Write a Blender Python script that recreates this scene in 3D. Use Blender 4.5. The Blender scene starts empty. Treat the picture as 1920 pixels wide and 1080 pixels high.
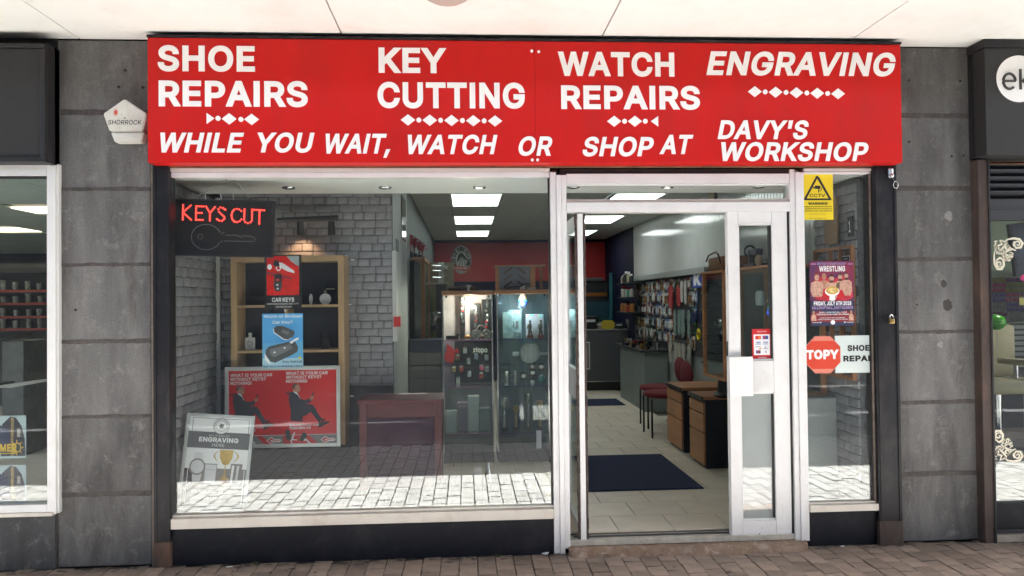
import bpy, bmesh, math, random
from mathutils import Vector, Matrix
from mathutils.geometry import delaunay_2d_cdt
random.seed(7)
rnd = random.uniform
R = math.radians
C = bpy.context.scene
COL = C.collection

# ------------------------------------------------------------------ camera, light, exposure
CAMP = Vector((0, -5, 1.65)); FPX = 1440.0
YAW, PITCH, ROLL = R(3.45), R(0.9), R(-0.62)
EXPO = 4.02
def em(v): return v / 2 ** EXPO            # lamp radiance that shows as v at this exposure
_f = Vector((math.sin(YAW)*math.cos(PITCH), math.cos(YAW)*math.cos(PITCH), math.sin(PITCH)))
_r0 = Vector((math.cos(YAW), -math.sin(YAW), 0)); _u0 = _r0.cross(_f)
_r = math.cos(ROLL)*_r0 + math.sin(ROLL)*_u0; _u = -math.sin(ROLL)*_r0 + math.cos(ROLL)*_u0
cd = bpy.data.cameras.new('camera'); cam = bpy.data.objects.new('camera', cd); COL.objects.link(cam)
cam.matrix_world = Matrix(((_r.x,_u.x,-_f.x,CAMP.x),(_r.y,_u.y,-_f.y,CAMP.y),(_r.z,_u.z,-_f.z,CAMP.z),(0,0,0,1)))
cd.sensor_width = 36; cd.lens = 36*FPX/1920; cd.clip_start = .05; cd.clip_end = 500
C.camera = cam
SUN_EL, SUN_AZ = R(56), R(11)              # the sun stands along the street, a little to the street side
sdir = Vector((math.cos(SUN_EL)*math.cos(SUN_AZ), -math.cos(SUN_EL)*math.sin(SUN_AZ), math.sin(SUN_EL)))
w = bpy.data.worlds.new('World'); C.world = w; w.use_nodes = True
nt = w.node_tree; bg = nt.nodes['Background']
sk = nt.nodes.new('ShaderNodeTexSky'); sk.sky_type = 'NISHITA'; sk.sun_disc = False
sk.sun_elevation = SUN_EL; sk.sun_rotation = math.atan2(sdir.x, sdir.y); sk.air_density = .9; sk.dust_density = 5.0; sk.ozone_density = .5
nt.links.new(sk.outputs[0], bg.inputs[0]); bg.inputs[1].default_value = 0.06
sl = bpy.data.lights.new('sun', 'SUN'); sl.energy = 5.0; sl.angle = R(.5); sl.color = (1, .97, .92)
so = bpy.data.objects.new('sun', sl); COL.objects.link(so); so.rotation_euler = sdir.to_track_quat('Z', 'Y').to_euler()
so.location = (6, -4, 12)
C.view_settings.view_transform = 'Standard'; C.view_settings.look = 'None'
C.view_settings.exposure = EXPO; C.view_settings.gamma = 1; C.view_settings.use_curve_mapping = False
C.render.engine = 'CYCLES'
cy = C.cycles; cy.max_bounces = 10; cy.diffuse_bounces = 5; cy.glossy_bounces = 5; cy.transparent_max_bounces = 24
cy.transmission_bounces = 6; cy.use_denoising = True; cy.caustics_reflective = False; cy.caustics_refractive = False
cy.sample_clamp_indirect = 6

# ------------------------------------------------------------------ pixel helpers (1920x1080 photograph -> real place at depth Y or on a wall X)
def ray(px, py): return _r*(px-960) + _u*(540-py) + _f*FPX
def at(px, py, Y):
    d = ray(px, py); return CAMP + d*((Y-CAMP.y)/d.y)
def atX(px, py, X):
    d = ray(px, py); return CAMP + d*((X-CAMP.x)/d.x)
def atZ(px, py, Z):
    d = ray(px, py); return CAMP + d*((Z-CAMP.z)/d.z)
def rc(x0, y0, x1, y1, Y):
    xm, ym = (x0+x1)/2, (y0+y1)/2
    return at(x0, ym, Y).x, at(x1, ym, Y).x, at(xm, y1, Y).z, at(xm, y0, Y).z      # X0, X1, Z0, Z1

# ------------------------------------------------------------------ materials
MATS = {}
def mat(name, col, rough=.6, var=.0, scale=8, bump=0, bscale=60, metal=0, spec=.5, stretch=(1,1,1), col2=None, dirt=None, dirt_amt=.0, dirt_scale=3, coat=0):
    """plain principled surface with noise mottling (var), optional second colour and dirt patches"""
    if name in MATS: return MATS[name]
    m = bpy.data.materials.new(name); m.use_nodes = True; n = m.node_tree.nodes; L = m.node_tree.links
    b = n['Principled BSDF']; b.inputs['Roughness'].default_value = rough; b.inputs['Metallic'].default_value = metal
    b.inputs['Specular IOR Level'].default_value = spec; b.inputs['Coat Weight'].default_value = coat
    col = (*col, 1)
    tc = n.new('ShaderNodeTexCoord'); mp = n.new('ShaderNodeMapping'); mp.inputs['Scale'].default_value = stretch
    L.new(tc.outputs['Object'], mp.inputs['Vector'])
    src = None
    if var or col2:
        nz = n.new('ShaderNodeTexNoise'); nz.inputs['Scale'].default_value = scale; nz.inputs['Detail'].default_value = 6; nz.inputs['Roughness'].default_value = .62
        L.new(mp.outputs[0], nz.inputs['Vector'])
        cr = n.new('ShaderNodeValToRGB'); cr.color_ramp.elements[0].position = .3; cr.color_ramp.elements[1].position = .7
        if col2: cr.color_ramp.elements[0].color = col; cr.color_ramp.elements[1].color = (*col2, 1)
        else:
            cr.color_ramp.elements[0].color = (*[c*(1-var) for c in col[:3]], 1); cr.color_ramp.elements[1].color = (*[min(1, c*(1+var)) for c in col[:3]], 1)
        L.new(nz.outputs[0], cr.inputs[0]); src = cr.outputs[0]
    if dirt:
        nz = n.new('ShaderNodeTexNoise'); nz.inputs['Scale'].default_value = dirt_scale; nz.inputs['Detail'].default_value = 9; nz.inputs['Roughness'].default_value = .7
        L.new(mp.outputs[0], nz.inputs['Vector'])
        mr = n.new('ShaderNodeMapRange'); mr.inputs[1].default_value = .5; mr.inputs[2].default_value = .68; mr.inputs[4].default_value = dirt_amt
        L.new(nz.outputs[0], mr.inputs[0])
        mx = n.new('ShaderNodeMix'); mx.data_type = 'RGBA'; L.new(mr.outputs[0], mx.inputs[0])
        if src: L.new(src, mx.inputs[6])
        else: mx.inputs[6].default_value = col
        mx.inputs[7].default_value = (*dirt, 1); src = mx.outputs[2]
    if src: L.new(src, b.inputs['Base Color'])
    else: b.inputs['Base Color'].default_value = col
    if bump:
        nb = n.new('ShaderNodeTexNoise'); nb.inputs['Scale'].default_value = bscale; nb.inputs['Detail'].default_value = 5
        L.new(mp.outputs[0], nb.inputs['Vector'])
        bp = n.new('ShaderNodeBump'); bp.inputs['Strength'].default_value = bump; bp.inputs['Distance'].default_value = .004
        L.new(nb.outputs[0], bp.inputs['Height']); L.new(bp.outputs[0], b.inputs['Normal'])
    MATS[name] = m; return m
def piece_mat(name, col, spread=.25, rough=.8, var=.2, scale=12, bump=.4, bscale=50, tint=(0,0,0)):
    """like mat, but every object that wears it gets its own shade (bricks, tiles, setts)"""
    m = mat(name, col, rough, var, scale, bump, bscale); n = m.node_tree.nodes; L = m.node_tree.links
    b = n['Principled BSDF']; lk = b.inputs['Base Color'].links[0].from_socket
    oi = n.new('ShaderNodeObjectInfo'); mr = n.new('ShaderNodeMapRange'); mr.inputs[3].default_value = 1-spread; mr.inputs[4].default_value = 1+spread
    L.new(oi.outputs['Random'], mr.inputs[0])
    mx = n.new('ShaderNodeMix'); mx.data_type = 'RGBA'; mx.blend_type = 'MULTIPLY'; mx.inputs[0].default_value = 1
    L.new(lk, mx.inputs[6]); L.new(mr.outputs[0], mx.inputs[7]); L.new(mx.outputs[2], b.inputs['Base Color'])
    return m
def emit(name, col, v, grad=False):
    if name in MATS: return MATS[name]
    m = bpy.data.materials.new(name); m.use_nodes = True; n = m.node_tree.nodes
    b = n['Principled BSDF']; b.inputs['Base Color'].default_value = (*col, 1); b.inputs['Emission Color'].default_value = (*col, 1)
    b.inputs['Emission Strength'].default_value = em(v); MATS[name] = m; return m
def glass_mat(name, r0, tint=(.93, .97, .95), veil=.0055):
    m = bpy.data.materials.new(name); m.use_nodes = True; n = m.node_tree.nodes; L = m.node_tree.links
    n.remove(n['Principled BSDF']); out = n['Material Output']
    t = n.new('ShaderNodeBsdfTransparent'); t.inputs[0].default_value = (*tint, 1)
    g = n.new('ShaderNodeBsdfGlossy'); g.inputs['Roughness'].default_value = 0.0; g.inputs[0].default_value = (.97, 1, 1, 1)
    lw = n.new('ShaderNodeLayerWeight'); lw.inputs[0].default_value = .5
    p = n.new('ShaderNodeMath'); p.operation = 'POWER'; p.inputs[1].default_value = 5; L.new(lw.outputs['Facing'], p.inputs[0])
    a = n.new('ShaderNodeMath'); a.operation = 'MULTIPLY_ADD'; a.inputs[1].default_value = 1-r0; a.inputs[2].default_value = r0; L.new(p.outputs[0], a.inputs[0])
    mx = n.new('ShaderNodeMixShader'); L.new(a.outputs[0], mx.inputs[0]); L.new(t.outputs[0], mx.inputs[1]); L.new(g.outputs[0], mx.inputs[2])
    # pale smeary veil mixed in for the haze of street reflections on the glass
    tc = n.new('ShaderNodeTexCoord'); mp = n.new('ShaderNodeMapping'); mp.inputs['Scale'].default_value = (1, 1, .35); mp.inputs['Rotation'].default_value = (0, .5, 0); L.new(tc.outputs['Object'], mp.inputs[0])
    nz = n.new('ShaderNodeTexNoise'); nz.inputs['Scale'].default_value = 2.2; nz.inputs['Detail'].default_value = 9; nz.inputs['Roughness'].default_value = .7; L.new(mp.outputs[0], nz.inputs[0])
    mr = n.new('ShaderNodeMapRange'); mr.inputs[1].default_value = .35; mr.inputs[2].default_value = .75; mr.inputs[3].default_value = veil*.5; mr.inputs[4].default_value = veil*2; L.new(nz.outputs[0], mr.inputs[0])
    df = n.new('ShaderNodeBsdfDiffuse'); df.inputs[0].default_value = (.8, .84, .84, 1)
    m2 = n.new('ShaderNodeMixShader'); L.new(mr.outputs[0], m2.inputs[0]); L.new(mx.outputs[0], m2.inputs[1]); L.new(df.outputs[0], m2.inputs[2])
    L.new(m2.outputs[0], out.inputs[0]); MATS[name] = m; return m

# ------------------------------------------------------------------ mesh building
class MB:
    def __init__(s): s.b = bmesh.new()
    def box(s, x0, x1, y0, y1, z0, z1, bev=0, jit=0):
        b = s.b; r = bmesh.ops.create_cube(b, size=1)
        for v in r['verts']:
            v.co = Vector(((x0+x1)/2+v.co.x*(x1-x0), (y0+y1)/2+v.co.y*(y1-y0), (z0+z1)/2+v.co.z*(z1-z0)))
            if jit: v.co += Vector((rnd(-jit, jit), rnd(-jit, jit), rnd(-jit, jit)))
        if bev:
            es = list({e for v in r['verts'] for e in v.link_edges})
            bmesh.ops.bevel(b, geom=es, offset=min(bev, .45*min(abs(x1-x0), abs(y1-y0), abs(z1-z0))), segments=2, affect='EDGES', profile=.6)
        return s
    def cyl(s, p0, p1, r0, r1=None, n=12, cap=True):
        p0, p1 = Vector(p0), Vector(p1); r1 = r0 if r1 is None else r1
        d = p1-p0; q = d.to_track_quat('Z', 'Y'); b = s.b; A, B = [], []
        for i in range(n):
            a = 2*math.pi*i/n; o = q @ Vector((math.cos(a), math.sin(a), 0))
            A.append(b.verts.new(p0+o*r0)); B.append(b.verts.new(p1+o*r1))
        for i in range(n): b.faces.new((A[i], A[(i+1)%n], B[(i+1)%n], B[i]))
        if cap: b.faces.new(A[::-1]); b.faces.new(B)
        return s
    def tube(s, pts, r, n=8, closed=False):
        pts = [Vector(p) for p in pts]; b = s.b; rings = []; N = len(pts)
        for i, p in enumerate(pts):
            d = (pts[(i+1)%N]-pts[i-1]) if closed or 0 < i < N-1 else (pts[1]-pts[0] if i == 0 else pts[-1]-pts[-2])
            if d.length < 1e-9: d = Vector((0, 0, 1))
            q = d.to_track_quat('Z', 'Y'); rr = r[i] if isinstance(r, (list, tuple)) else r
            rings.append([b.verts.new(p+q @ Vector((math.cos(2*math.pi*k/n)*rr, math.sin(2*math.pi*k/n)*rr, 0))) for k in range(n)])
        M = N if closed else N-1
        for i in range(M):
            A, B = rings[i], rings[(i+1)%N]
            best = 0
            if closed and i == N-1: best = min(range(n), key=lambda k: sum((A[j].co-B[(j+k)%n].co).length for j in range(n)))
            for k in range(n): b.faces.new((A[k], A[(k+1)%n], B[(k+1+best)%n], B[(k+best)%n]))
        if not closed: b.faces.new(rings[0][::-1]); b.faces.new(rings[-1])
        return s
    def ball(s, c, r, n=10, m=7):
        r = Vector(r) if isinstance(r, (tuple, list)) else Vector((r, r, r)); b = s.b
        q = bmesh.ops.create_uvsphere(b, u_segments=n, v_segments=m, radius=1)
        for v in q['verts']: v.co = Vector(c)+Vector((v.co.x*r.x, v.co.y*r.y, v.co.z*r.z))
        return s
    def lathe(s, c, prof, n=16):
        b = s.b; c = Vector(c); rings = []
        for r, z in prof: rings.append([b.verts.new(c+Vector((math.cos(2*math.pi*k/n)*r, math.sin(2*math.pi*k/n)*r, z))) for k in range(n)])
        for A, B in zip(rings, rings[1:]):
            for k in range(n): b.faces.new((A[k], A[(k+1)%n], B[(k+1)%n], B[k]))
        b.faces.new(rings[0][::-1]); b.faces.new(rings[-1]); return s
    def prism(s, pts, y0, y1):
        """XZ outline between two depths"""
        b = s.b; A = [b.verts.new((x, y0, z)) for x, z in pts]; B = [b.verts.new((x, y1, z)) for x, z in pts]; n = len(pts)
        b.faces.new(A); b.faces.new(B[::-1])
        for i in range(n): b.faces.new((A[i], B[i], B[(i+1)%n], A[(i+1)%n]))
        return s
    def quad(s, *p):
        s.b.faces.new([s.b.verts.new(q) for q in p]); return s
    def build(s, name, m, parent=None, smooth=False, kind=None, label=None):
        bmesh.ops.recalc_face_normals(s.b, faces=s.b.faces)
        me = bpy.data.meshes.new(name); s.b.to_mesh(me); s.b.free()
        if smooth:
            for p in me.polygons: p.use_smooth = True
            me.set_sharp_from_angle(angle=R(42))
        me.materials.append(m)
        return link(name, me, parent, kind, label)
def link(name, me, parent=None, kind=None, label=None):
    o = bpy.data.objects.new(name, me); COL.objects.link(o)
    if parent:
        o.parent = parent
        if parent.type == 'EMPTY' and not parent.get('_local'): o.location = -Vector(parent.location)
    if kind: o['kind'] = kind
    if label: o['label'] = label
    return o
def box(name, m, x0, x1, y0, y1, z0, z1, parent=None, bev=0, **k): return MB().box(x0, x1, y0, y1, z0, z1, bev).build(name, m, parent, **k)
def tag(o, label, cat, group=None):
    o['label'] = label; o['category'] = cat
    if group: o['group'] = group
    return o
LOCALS = []
def T(name, label, cat, loc=(0, 0, 0), group=None, local=False, rot=(0, 0, 0)):
    o = bpy.data.objects.new(name, None); COL.objects.link(o); o.location = loc; o.empty_display_size = .05
    o.rotation_euler = rot
    if local: o['_local'] = 1; LOCALS.append(o)
    return tag(o, label, cat, group)
def S(name, parent=None):
    o = bpy.data.objects.new(name, None); COL.objects.link(o); o['kind'] = 'structure'; return o
def copy_tree(o, parent=None):
    c = o.copy(); COL.objects.link(c); c.parent = parent
    for ch in o.children: copy_tree(ch, c)
    return c

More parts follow.
